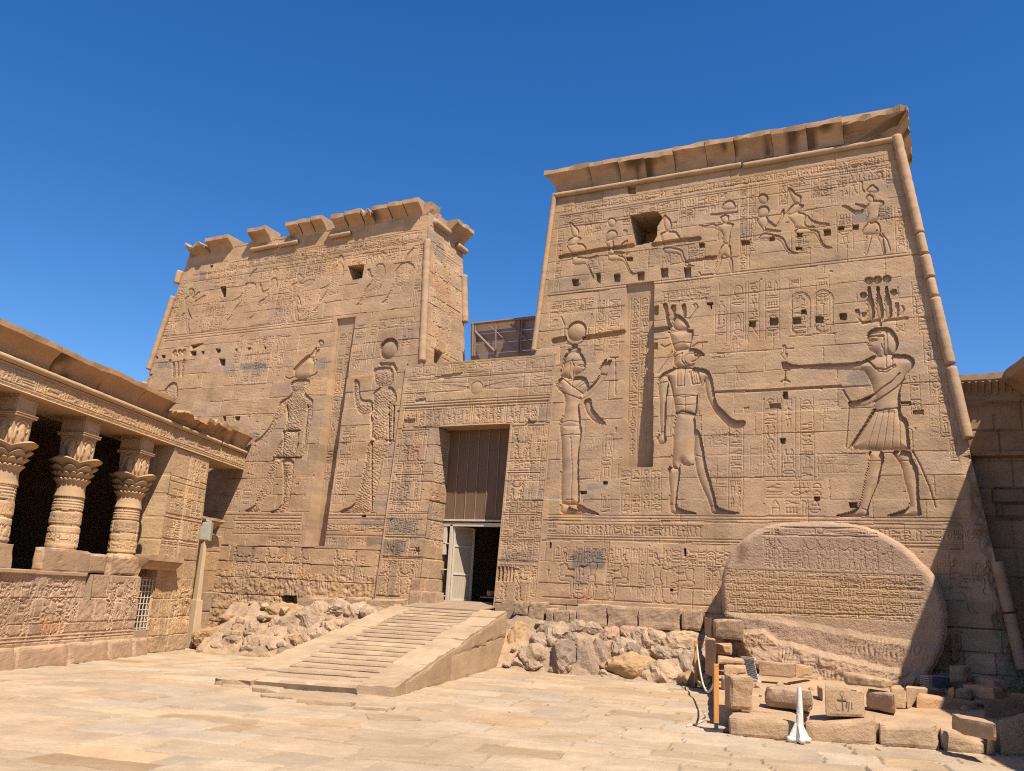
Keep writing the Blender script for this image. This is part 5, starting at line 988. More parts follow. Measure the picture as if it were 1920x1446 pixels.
M_RAMP = stone('ramp_sandstone', (.42, .298, .185), spot=.10, coarse=.012)
for i, (a, c) in enumerate(((-.05, 1.55), (1.56, 2.9), (2.91, 3.9), (3.91, 5.3), (5.31, 6.4), (6.41, Lr))):
    strip('parapet_slab', .0, .62+.03*(i % 2), a, c, .05+[0, .012, -.006, .01, 0, .008][i], M_RAMP, seed=3+i, edge=.15 if i == 0 else .02, n=22, tint=np.array([1, .98, .95])*[.97, 1.04, .95, 1.03, .98, 1.02][i])
for i, (a, c) in enumerate(((skew-.05, .6), (.61, 2.1), (2.11, 3.6), (3.61, 4.7), (4.71, 6.1), (6.11, Lr+.3))):
    strip('parapet_slab', Wd-.62-.02*(i % 2), Wd, a, c, .02+[0, .014, 0, -.008, .01, 0][i], M_RAMP, seed=15+i, edge=.12 if i == 0 else .02, n=22, tint=np.array([1, .98, .95])*[1.03, .97, 1.02, .95, 1.0, .98][i])
n_st = 19
for i in range(n_st):
    f = i/n_st; s0 = skew*.55+(Lr-skew*.55)*f+.02; s1 = skew*.55+(Lr-skew*.55)*(i+1)/n_st; V = []; T = []; m = 26; r = np.random.default_rng(500+i)
    z0 = float(rz_(s0))-.0; rise = (ZT-.07)/Lr*(s1-s0)
    tv = 1+r.normal(0, .03)
    for j in range(m+1):
        w = .60+(Wd-1.2)*j/m; sk_ = (skew*.40)*(j/m-.5)*(1-f)
        ch = .07*(vnoise(np.array(w*4.), np.array(i*3.), 7)-.4); up = .012*(vnoise(np.array(w*1.2), np.array(i*5.), 9)-.5)
        for (s, z) in ((s0+ch+sk_+.07, z0-.12), (s0+ch+sk_, z0+.012), (s0+ch+sk_+.01, z0+.052+up-(.045 if vnoise(np.array(w*3.), np.array(i*2.7), 11) > .74 else 0)), (s1+.05+sk_, z0+.058+up), (s1+.05+sk_, z0-.2)):
            V.append(rpt(s, w, float(z))); T.append(np.full(3, tv*(1+.12*(float(vnoise(np.array(w*1.1), np.array(i*2.), 13))-.5))))
    F = []
    for j in range(m):
        for k in range(4): F.append((j*5+k, j*5+k+1, (j+1)*5+k+1, (j+1)*5+k))
    F += [(4, 3, 2, 1, 0), tuple(m*5+k for k in range(5))]
    mesh_obj('step', V, F, M_RAMP, RP, tint=np.array(T, np.float32))
# side wall stones on the right
for i, (s0, s1, zl, zh) in enumerate(((.5, 3.0, 0, 1), (3.0, 4.9, 0, .62), (4.9, 6.1, 0, .60), (6.1, 7.3, 0, .55), (3.0, 4.4, .62, 1), (4.4, 5.5, .60, 1), (5.5, 6.4, .60, 1), (6.4, 7.35, .55, 1))):
    q = lambda s, w, f: rpt(s, w, -.03 if f == 0 else (float(rz_(s))+.02 if f == 1 else float(rz_(s1))*f))
    a = [q(s0, -.025, zl), q(s1, -.025, zl), q(s1, .3, zl), q(s0, .3, zl)]; c = [q(s0, -.02, zh), q(s1, -.02, zh), q(s1, .3, zh), q(s0, .3, zh)]
    C8 = [a[1], a[0], a[3], a[2], c[1], c[0], c[3], c[2]]
    C8 = [a[0], a[1], a[2], a[3], c[0], c[1], c[2], c[3]]
    rough_block('side_stone', C8, M_RAMP, RP, seed=200+i, rough=.014, rnd=.03, n=8, tint=np.array([1, .97, .93])*[.92, 1.06, .98, .9, .9, .94, .98, 1.0][i])
# loose slabs at the foot of the ramp
for i, (x0, y0, x1, y1, hh, lb) in enumerate(((485, 1306, 530, 1312, .07, 'small loose slab with a rough broken edge left of the ramp foot'), (555, 1318, 660, 1324, .08, 'long loose slab with a tooled ridged edge before the ramp foot'), (660, 1328, 735, 1332, .07, 'thin loose slab before the middle of the ramp foot'), (690, 1350, 790, 1352, .05, 'flat greyish slab lying proud of the paving right of the ramp foot'), (760, 1332, 830, 1336, .05, 'loose slab beside the right corner of the ramp foot'), (470, 1296, 500, 1300, .1, 'dark broken chunk under the left corner of the ramp foot'))):
    p, q = at_z(x0, y0), at_z(x1, y1); d = q-p; d[2] = 0; nn_ = np.array([-d[1], d[0], 0])/np.linalg.norm(d[:2])*(.55 if i != 5 else .25); z = np.array([0, 0, hh]); p = p-[0, 0, .03]; q = q-[0, 0, .03]; lo_ = np.array([0, 0, .03])
    o = rough_block('paving_slab', [p, q, q+nn_, p+nn_, p+z, q+z, q+nn_+lo_, p+nn_+lo_], M_RAMP, seed=300+i, rough=.012, rnd=.02, tint=np.array([1, .98, .95])*(.95 if i != 3 else .85)); tag(o, lb, 'slab', 'loose slabs at the foot of the ramp')
# ================================================================ rubble heaps
TN = {'': (1, 1, 1), 'dark': (.66, .67, .72), 'mid': (.84, .82, .82), 'tan': (1.06, .95, .74), 'pale': (1.12, 1.08, 1.02), 'white': (1.14, 1.14, 1.14), 'pink': (1.04, .9, .86)}
def bank(name, p0, p1, p2, label, ext=.4):
    """sloping bank: p0-p1 foot, p2 a point on its upper edge"""
    p0, p1, p2 = map(lambda v: np.array(v, float), (p0, p1, p2)); V = []; n, m = 110, 40
    up = p2-(p0+p1)/2
    for i in range(n+1):
        for j in range(m+1):
            q = p0+(p1-p0)*i/n+up*(j/m*1.05-.05); q[2] += .30*(float(fbm(np.array(q[0]*1.9), np.array(q[1]*2.6), 5, 5)))+.10*(float(vnoise(np.array(q[0]*5), np.array(q[1]*7), 6))-.5)-.03-(.12 if j == 0 else 0); V.append(q)
    F = [(i*(m+1)+j, (i+1)*(m+1)+j, (i+1)*(m+1)+j+1, i*(m+1)+j+1) for i in range(n) for j in range(m)]
    o = mesh_obj(name, V, F, M_ROCK, None, tint=np.array([1.0, .97, .93])[None, :]*(.98+.3*(fbm(np.array(V)[:, 0]*2, np.array(V)[:, 1]*3, 4, 9)))[:, None]); tag(o, label, 'earth bank', kind='structure')
    return p0, np.cross(p1-p0, up)
lp, ln = bank('earth_bank', at_dip(366, 1222), (-11.9, 18.1, 0), (-15.6, 19.75, 1.12), 'sandy earth under the rubble heap left of the ramp')
rp, rn2 = bank('earth_bank', (-9.9, 18.5, 0), (-4.3, 18.75, 0), (-7.1, 19.8, 1.1), 'sandy earth under the rubble heap right of the ramp')
def heap(lst, o0, sc_, pl, pn, side, seed):
    gname = 'granite boulders heaped %s of the ramp' % side
    for i, it in enumerate(lst):
        x, y, rx, ry = it[:4]; tn = it[4] if len(it) > 4 else ''
        px, py = o0[0]+x/sc_, o0[1]+y/sc_; P = on_plane(px, py, pl, pn); dist = (P-CAM)@CF; k = dist/F0/sc_; lab = it[5] if len(it) > 5 else None
        r_ = np.random.default_rng(seed+i); a, b = rx*k*1.5, ry*k*1.5
        o = rock('boulder', P+np.array([0, b*.40, -b*.20]), (a, min(a, b)*r_.uniform(.95, 1.25), b), M_ROCK, seed+i, r_.uniform(-.3, .3), TN[tn], det=4)
        tag(o, lab or 'rough pinkish granite boulder among the rubble heaped %s of the ramp' % side, 'boulder', gname)
def filler(p0, p1, p2, n, side, seed):
    r_ = np.random.default_rng(seed); p0, p1, p2 = map(lambda v: np.array(v, float), (p0, p1, p2)); up = p2-(p0+p1)/2
    for i in range(n):
        q = p0+(p1-p0)*r_.uniform(.02, .98)+up*r_.uniform(.0, .98); a = r_.uniform(.05, .15)*(1+.8*r_.random()**3)
        o = rock('rubble_stone', q+[0, 0, .02], (a*r_.uniform(.9, 1.5), a, a*r_.uniform(.7, 1.)), M_ROCK, seed+i, r_.uniform(0, 3), TN[['', 'mid', 'tan', 'pale', 'white', 'pink', 'dark'][int(r_.integers(7))]], det=2)
        tag(o, 'small broken rubble stone between the larger boulders %s of the ramp' % side, 'stone', 'small rubble stones %s of the ramp' % side)
filler(at_dip(366, 1222), (-11.9, 18.1, 0), (-15.6, 19.75, 1.12), 38, 'left', 2000); filler((-9.7, 18.5, 0), (-4.5, 18.75, 0), (-7.1, 19.8, 1.1), 34, 'right', 2200)
heap([(200, 500, 90, 75, 'tan', 'tan layered boulder beside the leaning lamp pole foot'), (420, 540, 110, 75, 'mid'), (350, 490, 50, 40), (600, 470, 100, 80), (640, 560, 110, 70), (790, 400, 60, 50), (900, 390, 70, 50, 'mid'), (1080, 410, 95, 75, 'mid', 'shaded craggy boulder in the middle of the left rubble heap'), (820, 490, 80, 50), (980, 540, 110, 55, 'pale'), (940, 460, 50, 40), (1130, 310, 90, 60),
      (1200, 260, 80, 50), (1320, 290, 100, 75, 'white', 'whitest boulder near the top of the left rubble heap'), (1480, 310, 110, 75, 'white', 'white speckled boulder beside the top of the ramp left edge'), (1270, 440, 130, 65, 'pale', 'long flat pale boulder against the left ramp parapet'), (560, 620, 60, 35), (820, 610, 90, 50), (1120, 530, 80, 45), (700, 650, 60, 25), (1180, 500, 60, 45), (1600, 290, 70, 40), (890, 285, 130, 45, 'tan', 'flat tan boulder under the square hole in the left tower'), (1020, 320, 90, 50), (300, 600, 60, 35), (730, 560, 60, 50), (1040, 620, 70, 40), (480, 460, 60, 45)], (340, 1080), 4.571, lp, ln, 'left', 1000)
heap([(265, 960, 75, 150, 'tan', 'tall yellowish boulder against the right side of the ramp'), (430, 950, 75, 50), (470, 880, 35, 35, 'dark', 'small dark stone near the top of the right rubble heap'), (560, 920, 80, 80), (700, 870, 90, 50), (690, 960, 60, 45), (860, 870, 70, 45), (970, 920, 70, 60, 'pink'), (1100, 910, 70, 50, 'pink'), (1200, 920, 60, 50), (1320, 950, 90, 70, 'pale', 'pale round boulder left of the biggest boulder in the right heap'), (1530, 960, 165, 95, 'pale', 'biggest pale boulder at the right end of the rubble heap'),
      (420, 1070, 110, 90), (610, 1110, 125, 112, 'dark', 'dark grey boulder at the front of the right rubble heap'), (850, 1130, 135, 145, 'mid', 'large grey pink boulder at the front of the right rubble heap'), (880, 1000, 100, 65, 'pale'), (1050, 1020, 90, 60), (1140, 1040, 85, 80, 'dark', 'bluish grey boulder in the middle of the right rubble heap'), (1220, 1090, 40, 40, 'pink'), (1110, 1180, 150, 98, 'tan', 'yellow brown boulder at the front of the right rubble heap'), (1400, 1050, 120, 65), (1390, 1205, 180, 105, 'pale', 'broad pale boulder at the front right of the right rubble heap'), (1570, 1160, 120, 100), (380, 1150, 60, 40), (960, 1260, 90, 40), (300, 1130, 60, 40), (780, 800, 70, 35), (600, 1020, 70, 55), (1260, 850, 80, 35), (1480, 1080, 70, 40), (560, 1180, 60, 30), (1560, 1270, 120, 40)], (900, 960), 4.0, rp, rn2, 'right', 1100)
# rough foundation stones under the right tower and the gate
fs = [(960, 988, 1150, 1128), (989, 1018, 1158, 1128), (1021, 1037, 1163, 1140), (1038, 1066, 1165, 1144), (1067, 1079, 1165, 1147), (1080, 1136, 1168, 1132), (1137, 1195, 1171, 1136), (1196, 1275, 1174, 1138), (1276, 1314, 1176, 1142)]
for i, (xa, xb, yb, yt) in enumerate(fs):
    Y = YB-.22; a, c = at_y(xa, yb, Y), at_y(xb, yb+.04*(xb-xa), Y); t1 = at_y(xa, yt, Y)[2]; t2 = at_y(xb, yt+.03*(xb-xa), Y)[2]; zb_ = min(a[2], c[2])-.06
    C8 = [(a[0], Y, zb_), (c[0], Y, zb_), (c[0], Y+.6, zb_), (a[0], Y+.6, zb_), (a[0], Y, t1), (c[0], Y, t2), (c[0], Y+.6, t2+.02), (a[0], Y+.6, t1+.02)]
    rough_block('foundation_stone', C8, M_BLOCK, RT if xa > 1021 else GW, seed=400+i, rough=.045, rnd=.025, tint=(1.0, .97, .93))
for i, (xa, xb, yb, yt) in enumerate(((556, 625, 1140, 1120), (628, 645, 1132, 1121), (646, 684, 1134, 1120), (690, 764, 1147, 1122))):
    Y = YB-.18; a, c = at_y(xa, yb, Y), at_y(xb, yb, Y); t1 = at_y(xa, yt, Y)[2]; t2 = at_y(xb, yt+1, Y)[2]; zb_ = a[2]-.06
    rough_block('foundation_stone', [(a[0], Y, zb_), (c[0], Y, zb_), (c[0], Y+.5, zb_), (a[0], Y+.5, zb_), (a[0], Y, t1), (c[0], Y, t2), (c[0], Y+.5, t2+.02), (a[0], Y+.5, t1+.02)], M_BLOCK, LT if i < 3 else GW, seed=430+i, rough=.03, rnd=.06, tint=(1.0, .96, .92))
# plain stones flanking the sill
for i, (xa, xb, yb, yt) in enumerate(((764, 788, 1136, 1107), (789, 817, 1127, 1109))):
    Y = YB-.08-.06*(1-i); a, c = at_y(xa, yb, Y), at_y(xb, yb, Y); t = at_y(xa, yt, Y)[2]
    rough_block('sill_stone', [(a[0], Y, a[2]-.1), (c[0], Y, a[2]-.1), (c[0], Y+.4, a[2]-.1), (a[0], Y+.4, a[2]-.1), (a[0], Y, t), (c[0], Y, t), (c[0], Y+.4, t), (a[0], Y+.4, t)], M_BLOCK, GW, seed=440+i, rough=.01, rnd=.02, tint=(1.06, 1.02, .98))
rs = MB(); q = at_y(916, 1119, 20.85); rs.box(q+[0, .1, -.02], (.42, .3, .03)); o = rs.build('stone_shelf', M_DARK, None); tag(o, 'thin stone shelf inside the dark doorway bottom right', 'shelf')
o = rock('round_stone', q+np.array([.02, .08, .085]), (.17, .12, .10), M_ROCK, 77, 0, (.95, .9, .85)); tag(o, 'rounded pale stone lying inside the dark doorway', 'stone')
# ================================================================ granite slab with the long inscription
ST = empty('granite_stela', (-2.5, 19.5, .3), 'huge round topped granite slab carved with rows of small signs against right tower foot', 'stela')
SYp = 19.28
Sg = Relief((0, SYp, 0), (1, 0, 0), (0, -1, 0), .035, lambda z: -4.7, lambda z: -.15, .12, 3.55, .017, 61)
front = Sg.zz('N', [(118, 840), (100, 640), (112, 480), (160, 345), (262, 230), (400, 140), (560, 102), (760, 92), (1000, 97), (1150, 112), (1300, 150), (1460, 225), (1600, 330), (1745, 478), (1805, 570), (1850, 680), (1878, 820), (1872, 960), (1845, 1100), (1760, 1260), (1690, 1395), (1300, 1395), (500, 1330), (330, 1180), (250, 1000), (190, 860)])
front = smooth_poly(front, 2)
w, d = Sg.sdist(front, 1.0); sd = np.full(Sg.U.shape, -1.0); sd[w] = d; Sg.cut |= sd < -Sg.step*.6
Sg.h -= .05*np.clip(1-sd/.10, 0, 1)**2; Sg.weather(.007, .03, pits=.0)
Sg.h += fbm(Sg.U*30, Sg.Z*30, 2, 3)*.005
def nrow(y0, y1, x0, x1, **kw):
    a = Sg.zz('N', [(x0, y0), (x1, y0+(x1-x0)*.045), (x0, y1)]); 
    Sg.glyphs(a[0, 0], a[1, 0], a[2, 1], a[0, 1], 'row', a[0, 1]-a[2, 1], **kw)
for y0, y1, x0, x1 in ((455, 508, 125, 1690), (515, 565, 130, 1700), (570, 622, 130, 1690), (628, 680, 140, 1680), (684, 736, 150, 1660), (742, 795, 170, 1620), (555, 600, 1000, 1700)): nrow(y0, y1, x0, x1, D=.011, dens=.97)
nrow(130, 178, 430, 550, D=.02, sep=False); nrow(135, 180, 1185, 1330, D=.02, sep=False)
for y, x0, x1 in ((182, 430, 1340), (800, 150, 1620), (122, 560, 1190)): lines(Sg, 'N', [(x0, y), (x1, y+(x1-x0)*.02)], .03, .02)
q = Sg.zz('N', [(880, 152)])[0]; Sg.disc(q, .07, .02)
for sg in (-1, 1):
    for k_ in range(6): Sg.groove([(q[0]+sg*.09, q[1]+.05-k_*.018), (q[0]+sg*.72, q[1]+.08-k_*.035)], .02, .014)
for i, x in enumerate((480, 560, 760, 870, 950, 1020, 1140, 1230, 1330, 1450)):
    p = Sg.zz('N', [(x, 455+(x-480)*.03)])[0]; mini(Sg, p[0], p[1]+.03, .60 if i != 9 else .5, 1 if x < 900 else -1, 'stand', D=.012)
Sg.glyphs(*(Sg.zz('N', [(590, 445)])[0][0], Sg.zz('N', [(740, 445)])[0][0]), *(Sg.zz('N', [(590, 445)])[0][1], Sg.zz('N', [(590, 300)])[0][1]), 'col', .1, .008)
Sg.glyphs(*(Sg.zz('N', [(440, 445)])[0][0], Sg.zz('N', [(520, 445)])[0][0]), *(Sg.zz('N', [(440, 445)])[0][1], Sg.zz('N', [(440, 210)])[0][1]), 'col', .1, .008)
ang = np.array([np.interp(u, [-4.6, -3.6, -2.6, -1.6, -.2], [1.52, 1.45, 1.38, 1.28, 1.15]) for u in Sg.U[0]])
ud_ = Sg.U-Sg.U[0, :][None, :]
lz = np.interp(Sg.U, [-4.6, -3.6, -2.6, -1.6, -.2], [1.55, 1.47, 1.36, 1.24, 1.12])+fbm(Sg.U*3, Sg.U*0, 3, 4)*.08
kk = np.clip((lz-Sg.Z)/.12, 0, 1); tool = np.sin((Sg.U*1.2-Sg.Z*.35)*62+fbm(Sg.U*3, Sg.Z*3, 3, 8)*22)*.012*np.clip(fbm(Sg.U*2.5, Sg.Z*3, 3, 18)*4+.4, 0, 1)
Sg.h += kk*(.05+tool+fbm(Sg.U*6, Sg.Z*7, 4, 40)*.035)
lz2 = np.interp(Sg.U, [-4.6, -4.0, -3.7, -3.4, -2.4, -1.6, -.9, -.2], [1.1, 1.18, 1.2, 1.02, .86, .70, .62, .6])+fbm(Sg.U*4, Sg.U*0, 3, 14)*.08
kk = np.clip((lz2-Sg.Z)/.10, 0, 1); rag = fbm(Sg.U*5+fbm(Sg.U*3, Sg.Z*3, 2, 6)*3, Sg.Z*6, 5, 41)
Sg.h += kk*(.08+rag*.13+.10*np.clip((lz2-Sg.Z)/.6, 0, 1))
Sg.stain(Sg.zz('N', [(220, 260), (300, 220), (300, 340), (250, 400), (210, 360)]), (.6, .55, .52), .06); Sg.stain(Sg.zz('N', [(500, 110), (1500, 130), (1560, 440), (480, 420)]), (.93, .92, .97), .12)
Sg.stain(Sg.zz('N', [(130, 460), (1640, 540), (1540, 870), (120, 820)]), (1.0, .96, .84), .08)
Sg.build('carved_face', M_GRAN, ST)
V = []; F = []; n = len(front)
for i, (u, z) in enumerate(front):
    nn_ = 0
    for (dy, hh) in ((.012, -.046), (.03, -.01), (.14, .05), (.62, .03), (1.0, -.05)):
        c = np.array([-2.5, 1.3]); e = np.array([u, z])-c; e /= np.linalg.norm(e); jj = .03*(vnoise(np.array(i*.9), np.array(dy*9), 3)-.5)
        V.append((u+e[0]*(hh+jj), SYp+dy+(z-0)*.035+(.05 if dy < .1 else 0), z+e[1]*(hh+jj)))
for i in range(n):
    for j in range(4): F.append((i*5+j, ((i+1) % n)*5+j, ((i+1) % n)*5+j+1, i*5+j+1))
mesh_obj('rough_edge', V, F, M_GRAN, ST, tint=np.full((len(V), 3), 1.08))
# ================================================================ colonnaded birth-house front on the left
PD = np.array([math.sin(R_(-20)), math.cos(R_(-20)), 0]); PNn = np.array([PD[1], -PD[0], 0]); PP = np.array([-15.9, 14.8, 0])
def ppt(s, z, o=0.0): return PP+PD*s+PNn*o+np.array([0, 0, z])
def psz(x, y, o=0.0):
    P = on_plane(x, y, PP+PNn*o, PNn); return float((P-PP)@PD), float(P[2])
PK = 1.15; PP1 = np.array([-18.285, 17.02, -.2475])      # true size and place of the building
PT = empty('colonnade', tuple(PP), 'columned portico with carved head capitals and low screen wall at left of court', 'colonnade')
def pwall(name, s0, s1, z0, z1, o, seed, fn=None, step=.02, mat=None, parent=None, lean=0.0, crs=None, jt=.8):
    W = Relief(PP+PNn*o, PD, PNn, lean, lambda z: s0, lambda z: s1, z0, z1, step, seed)
    if crs is not None: W.courses(crs, (.5, 1.2), D=.012, var=.06, joint=jt)
    W.weather(.006, .06)
    if fn: fn(W)
    W.build(name, mat or M_PORT, parent or PT); return W
def pbox(b, s0, s1, z0, z1, o0, o1):
    b.hexa([ppt(s0, z0, o1), ppt(s0, z0, o0), ppt(s1, z0, o0), ppt(s1, z0, o1), ppt(s0, z1, o1), ppt(s0, z1, o0), ppt(s1, z1, o0), ppt(s1, z1, o1)])
M_SCR = stone('screen_wall_sandstone', (.43, .285, .175), coarse=.012)
def scr(W):
    U, Z = W.U, W.Z
    W.h += fbm(U*6, Z*7, 4, 5)*.035*(vnoise(U*.9, Z*1.2, 3) > .35)
    for u0, u1 in ((-7.3, -5.35), (-5.2, -3.5), (-2.6, -1.45)):
        W.glyphs(u0, u1, .75, 1.5, 'col', .2, .016, dens=.7); 
        for i, u in enumerate(np.arange(u0+.3, u1-.1, .5)): mini(W, u, .55, .85, 1 if i % 2 else -1, 'stand', D=.026, rough=.012)
    for z in (.42, .47, .53): W.groove([(-8, z), (-.8, z)], .026, .014)
    W.stain(np.array([(-4.6, .55), (-3.9, .55), (-3.9, .8), (-4.6, .8)]), (1.02, .85, .75), .08); W.stain(np.array([(-6.6, .75), (-6.1, .75), (-6.1, 1.2), (-6.6, 1.2)]), (.9, .95, .95), .06)
    g = (U > -1.36) & (U < -.78) & (Z > .5) & (Z < 1.58); W.cut |= g
    W.cut |= (U > -3.38) & (U < -3.12) & (Z > 1.12)
pwall('screen_wall', -9.5, -.78, .30, 1.60, 0.0, 71, scr, mat=M_SCR, crs=[.3, .72, 1.15, 1.6])
b = MB(); pbox(b, -9.5, -3.38, .0, 1.598, -.5, -.03); pbox(b, -3.12, -1.36, .0, 1.598, -.5, -.03); pbox(b, -1.36, -.78, 0, .5, -.5, -.0); b.build('wall_core', M_SCR, PT)
b = MB(); pbox(b, -9.5, -4.95, 1.56, 1.63, -.5, .05); pbox(b, -4.95, -3.4, 1.55, 1.62, -.5, .03); b.build('wall_ledge', M_SCR, PT, bevel=.012)
b = MB(); pbox(b, -9.5, -.0, -.1, 1.05, -1.6, -.52); b.build('passage_floor', M_DARK, PT)
def skirt(W): W.h += fbm(W.U*5, W.Z*6, 4, 15)*.06-.05*np.clip((W.Z-.22)/.12, 0, 1); W.groove([(-5.9, 0), (-5.9, .4)], .03, .03); W.groove([(-4.3, 0), (-4.3, .4)], .03, .03); W.groove([(-2.6, 0), (-2.6, .4)], .03, .03)
for i, (a, c) in enumerate(((-10, -6.6), (-6.58, -5.2), (-5.18, -3.75), (-3.73, -2.45), (-2.43, -1.55), (-1.5, -.9))):
    rough_block('plinth_block', [ppt(a, -.05, .16), ppt(a, -.05, -.3), ppt(c, -.05, -.3), ppt(c, -.05, .16), ppt(a, .36, .10), ppt(a, .37, -.3), ppt(c, .37, -.3), ppt(c, .36, .10)][::1] if 0 else [ppt(a, -.05, .16), ppt(c, -.05, .16), ppt(c, -.05, -.3), ppt(a, -.05, -.3), ppt(a, .36, .11), ppt(c, .36, .11), ppt(c, .37, -.3), ppt(a, .37, -.3)], M_SCR, PT, seed=600+i, rough=.035, rnd=.06, n=11, tint=(.97, .95, .93))
def pblock(name, s0, s1, z0, z1, o, dep, seed, rough=.02, mat=None, tint=(1, 1, 1), rnd=.04, parent=None, n=9):
    return rough_block(name, [ppt(s0, z0, o), ppt(s1, z0, o), ppt(s1, z0, o-dep), ppt(s0, z0, o-dep), ppt(s0, z1, o), ppt(s1, z1, o), ppt(s1, z1, o-dep), ppt(s0, z1, o-dep)], mat or M_SCR, parent or PT, seed=seed, rough=rough, rnd=rnd, tint=tint, n=n)
pblock('wall_block', -7.4, -5.55, 1.6, 2.03, .0, .4, 611, .03, tint=(1.03, 1, .97)); pblock('wall_block', -4.80, -3.80, 1.6, 2.03, .02, .2, 612, .035, tint=(1.04, 1, .95)); pblock('wall_block', -3.78, -3.33, 1.6, 2.02, .01, .45, 613, .02)
pblock('wall_block', -3.3, -2.62, 1.62, 2.0, -.06, .4, 614, .02, tint=(.95, .93, .9)); pblock('wall_block', -3.1, -2.66, 1.14, 1.58, -.12, .4, 615, .01, tint=(.9, .9, .9)); pblock('wall_block', -2.6, -1.55, 1.6, 2.0, .0, .45, 616, .04, tint=(1.0, .97, .93))
# small corniced hood over the barred opening
cornice_piece('door_hood', ppt(-1.55, 0, .04)[:2], ppt(-.05, 0, .04)[:2], PNn[:2], [(0, 1.76), (.03, 1.80), (.10, 1.86), (.16, 1.93), (.16, 1.945), (.18, 1.95), (.18, 2.06)], M_PORT, PT, back=.3, seed=620, rough=.01)
b = MB()
for s_ in np.arange(-1.50, -.08, .055): b.tube([ppt(s_, 1.82, .10), ppt(s_, 1.92, .19)], .016, 5)
b.build('hood_fluting', M_PORT, PT)
gr = MB()
for s_ in np.linspace(-1.34, -.80, 5): gr.tube([ppt(s_, .5, -.05), ppt(s_, 1.57, -.05)], .012, 6)
for z in np.linspace(.54, 1.54, 9): gr.tube([ppt(-1.35, z, -.05), ppt(-.79, z, -.05)], .010, 6)
gr.build('window_grille', plain('pale_painted_iron', (.55, .46, .36), rough=.5), PT)
b = MB(); pbox(b, -1.5, -.7, .4, 1.65, -1.4, -1.3); pbox(b, -1.45, -1.37, .4, 1.6, -1.3, -.12); b.build('niche_back', M_DARK, PT)
# corner pillar
def pil(W):
    for z0_, z1_ in ((3.72, 4.4), (3.0, 3.66), (2.45, 2.95)): W.glyphs(.12, .9, z0_+.05, z1_-.05, 'col', .26, .014, dens=.8); W.groove([(-.74, z0_), (.98, z0_)], .026, .02)
    for z in (2.38, 2.33, 2.92, 2.97): W.groove([(-.74, z), (.98, z)], .026, .014)
    W.groove([(.05, .4), (.05, 4.5)], .03, .02); W.groove([(.12, 2.2), (.12, 4.45)], .022, .012)
    for z in (3.15, 2.5): W.glyphs(-.6, 0, z, z+.4, 'row', .2, .014, dens=.8)
    for u, k in ((-.5, 'sit'), (-.18, 'stand'), (.3, 'stand'), (.7, 'sit')): mini(W, u, 1.95 if u < 0 else .65, .5 if u < 0 else .95, 1, k, D=.022)
    W.glyphs(-.6, .9, .5, 1.5, 'col', .25, .014, dens=.6); W.h[W.Z < 1.6] += (fbm(W.U*6, W.Z*7, 4, 5)*.03)[W.Z < 1.6]
    m = (W.U < .05) & (W.U > -.6); W.h[m] -= .01
pwall('pillar_face', -.78, 1.02, .0, 4.5, .0, 73, pil, crs=[0, .36, .75, 1.15, 1.62, 2.02, 2.42, 2.9, 3.4, 3.85, 4.5])
b = MB(); pbox(b, -.776, 1.016, 0, 4.5, -1.0, -.03); b.build('pillar', M_PORT, PT)
def pside(W): W.glyphs(-.9, -.1, 2.2, 4.4, 'col', .26, .013)
W = Relief(ppt(-.782, 0), -PNn, -PD, 0.0, lambda z: 0.0, lambda z: 1.0, .4, 4.5, .03, 75); W.courses([.4, .75, 1.15, 1.62, 2.02, 2.42, 2.9, 3.4, 3.85, 4.5], (.5, 1.), D=.012); W.weather(.006, .05); W.build('pillar_side', M_PORT, PT)
# columns
def lathe(name, prof, c, mat, parent, n=48, mod=None, smooth=True, tint=None):
    V = []; F = []
    for i, (r, z) in enumerate(prof):
        for k in range(n):
            a = 2*math.pi*k/n; rr, zz_ = (r, z) if mod is None else mod(r*CQ, z, a, i)
            V.append((c[0]+rr*math.cos(a), c[1]+rr*math.sin(a), zz_))
    for i in range(len(prof)-1):
        for k in range(n): F.append((i*n+k, i*n+(k+1) % n, (i+1)*n+(k+1) % n, (i+1)*n+k))
    F.append(tuple(range(n))[::-1]); F.append(tuple(range((len(prof)-1)*n, len(prof)*n)))
    V = np.array(V); t = 1+.25*fbm(V[:, 0]*2+V[:, 1], V[:, 2]*3, 3, 6)
    return mesh_obj(name, V, F, mat, parent, tint=np.repeat(t[:, None], 3, 1)*np.array([1, 1, 1]), smooth=smooth)
class Drum(Relief):
    def __init__(s, c, r0, r1, z0, z1, step, seed):
        s.c = c; s.r0, s.r1, s.za, s.zb = r0, r1, z0, z1
        Relief.__init__(s, (0, 0, z0), (1, 0, 0), (0, -1, 0), 0, lambda z: 0.0, lambda z: 2*math.pi*.5, z0, z1, step, seed)
    def point(s):
        r = s.r0+(s.r1-s.r0)*(s.Z-s.za)/(s.zb-s.za)+s.h; a = s.U/.5+math.pi
        return np.stack([s.c[0]+r*np.cos(a), s.c[1]+r*np.sin(a), s.Z], -1)
Rot = [PNn, -PD, -PNn, PD]
CQ = .56       # slenderness of the columns
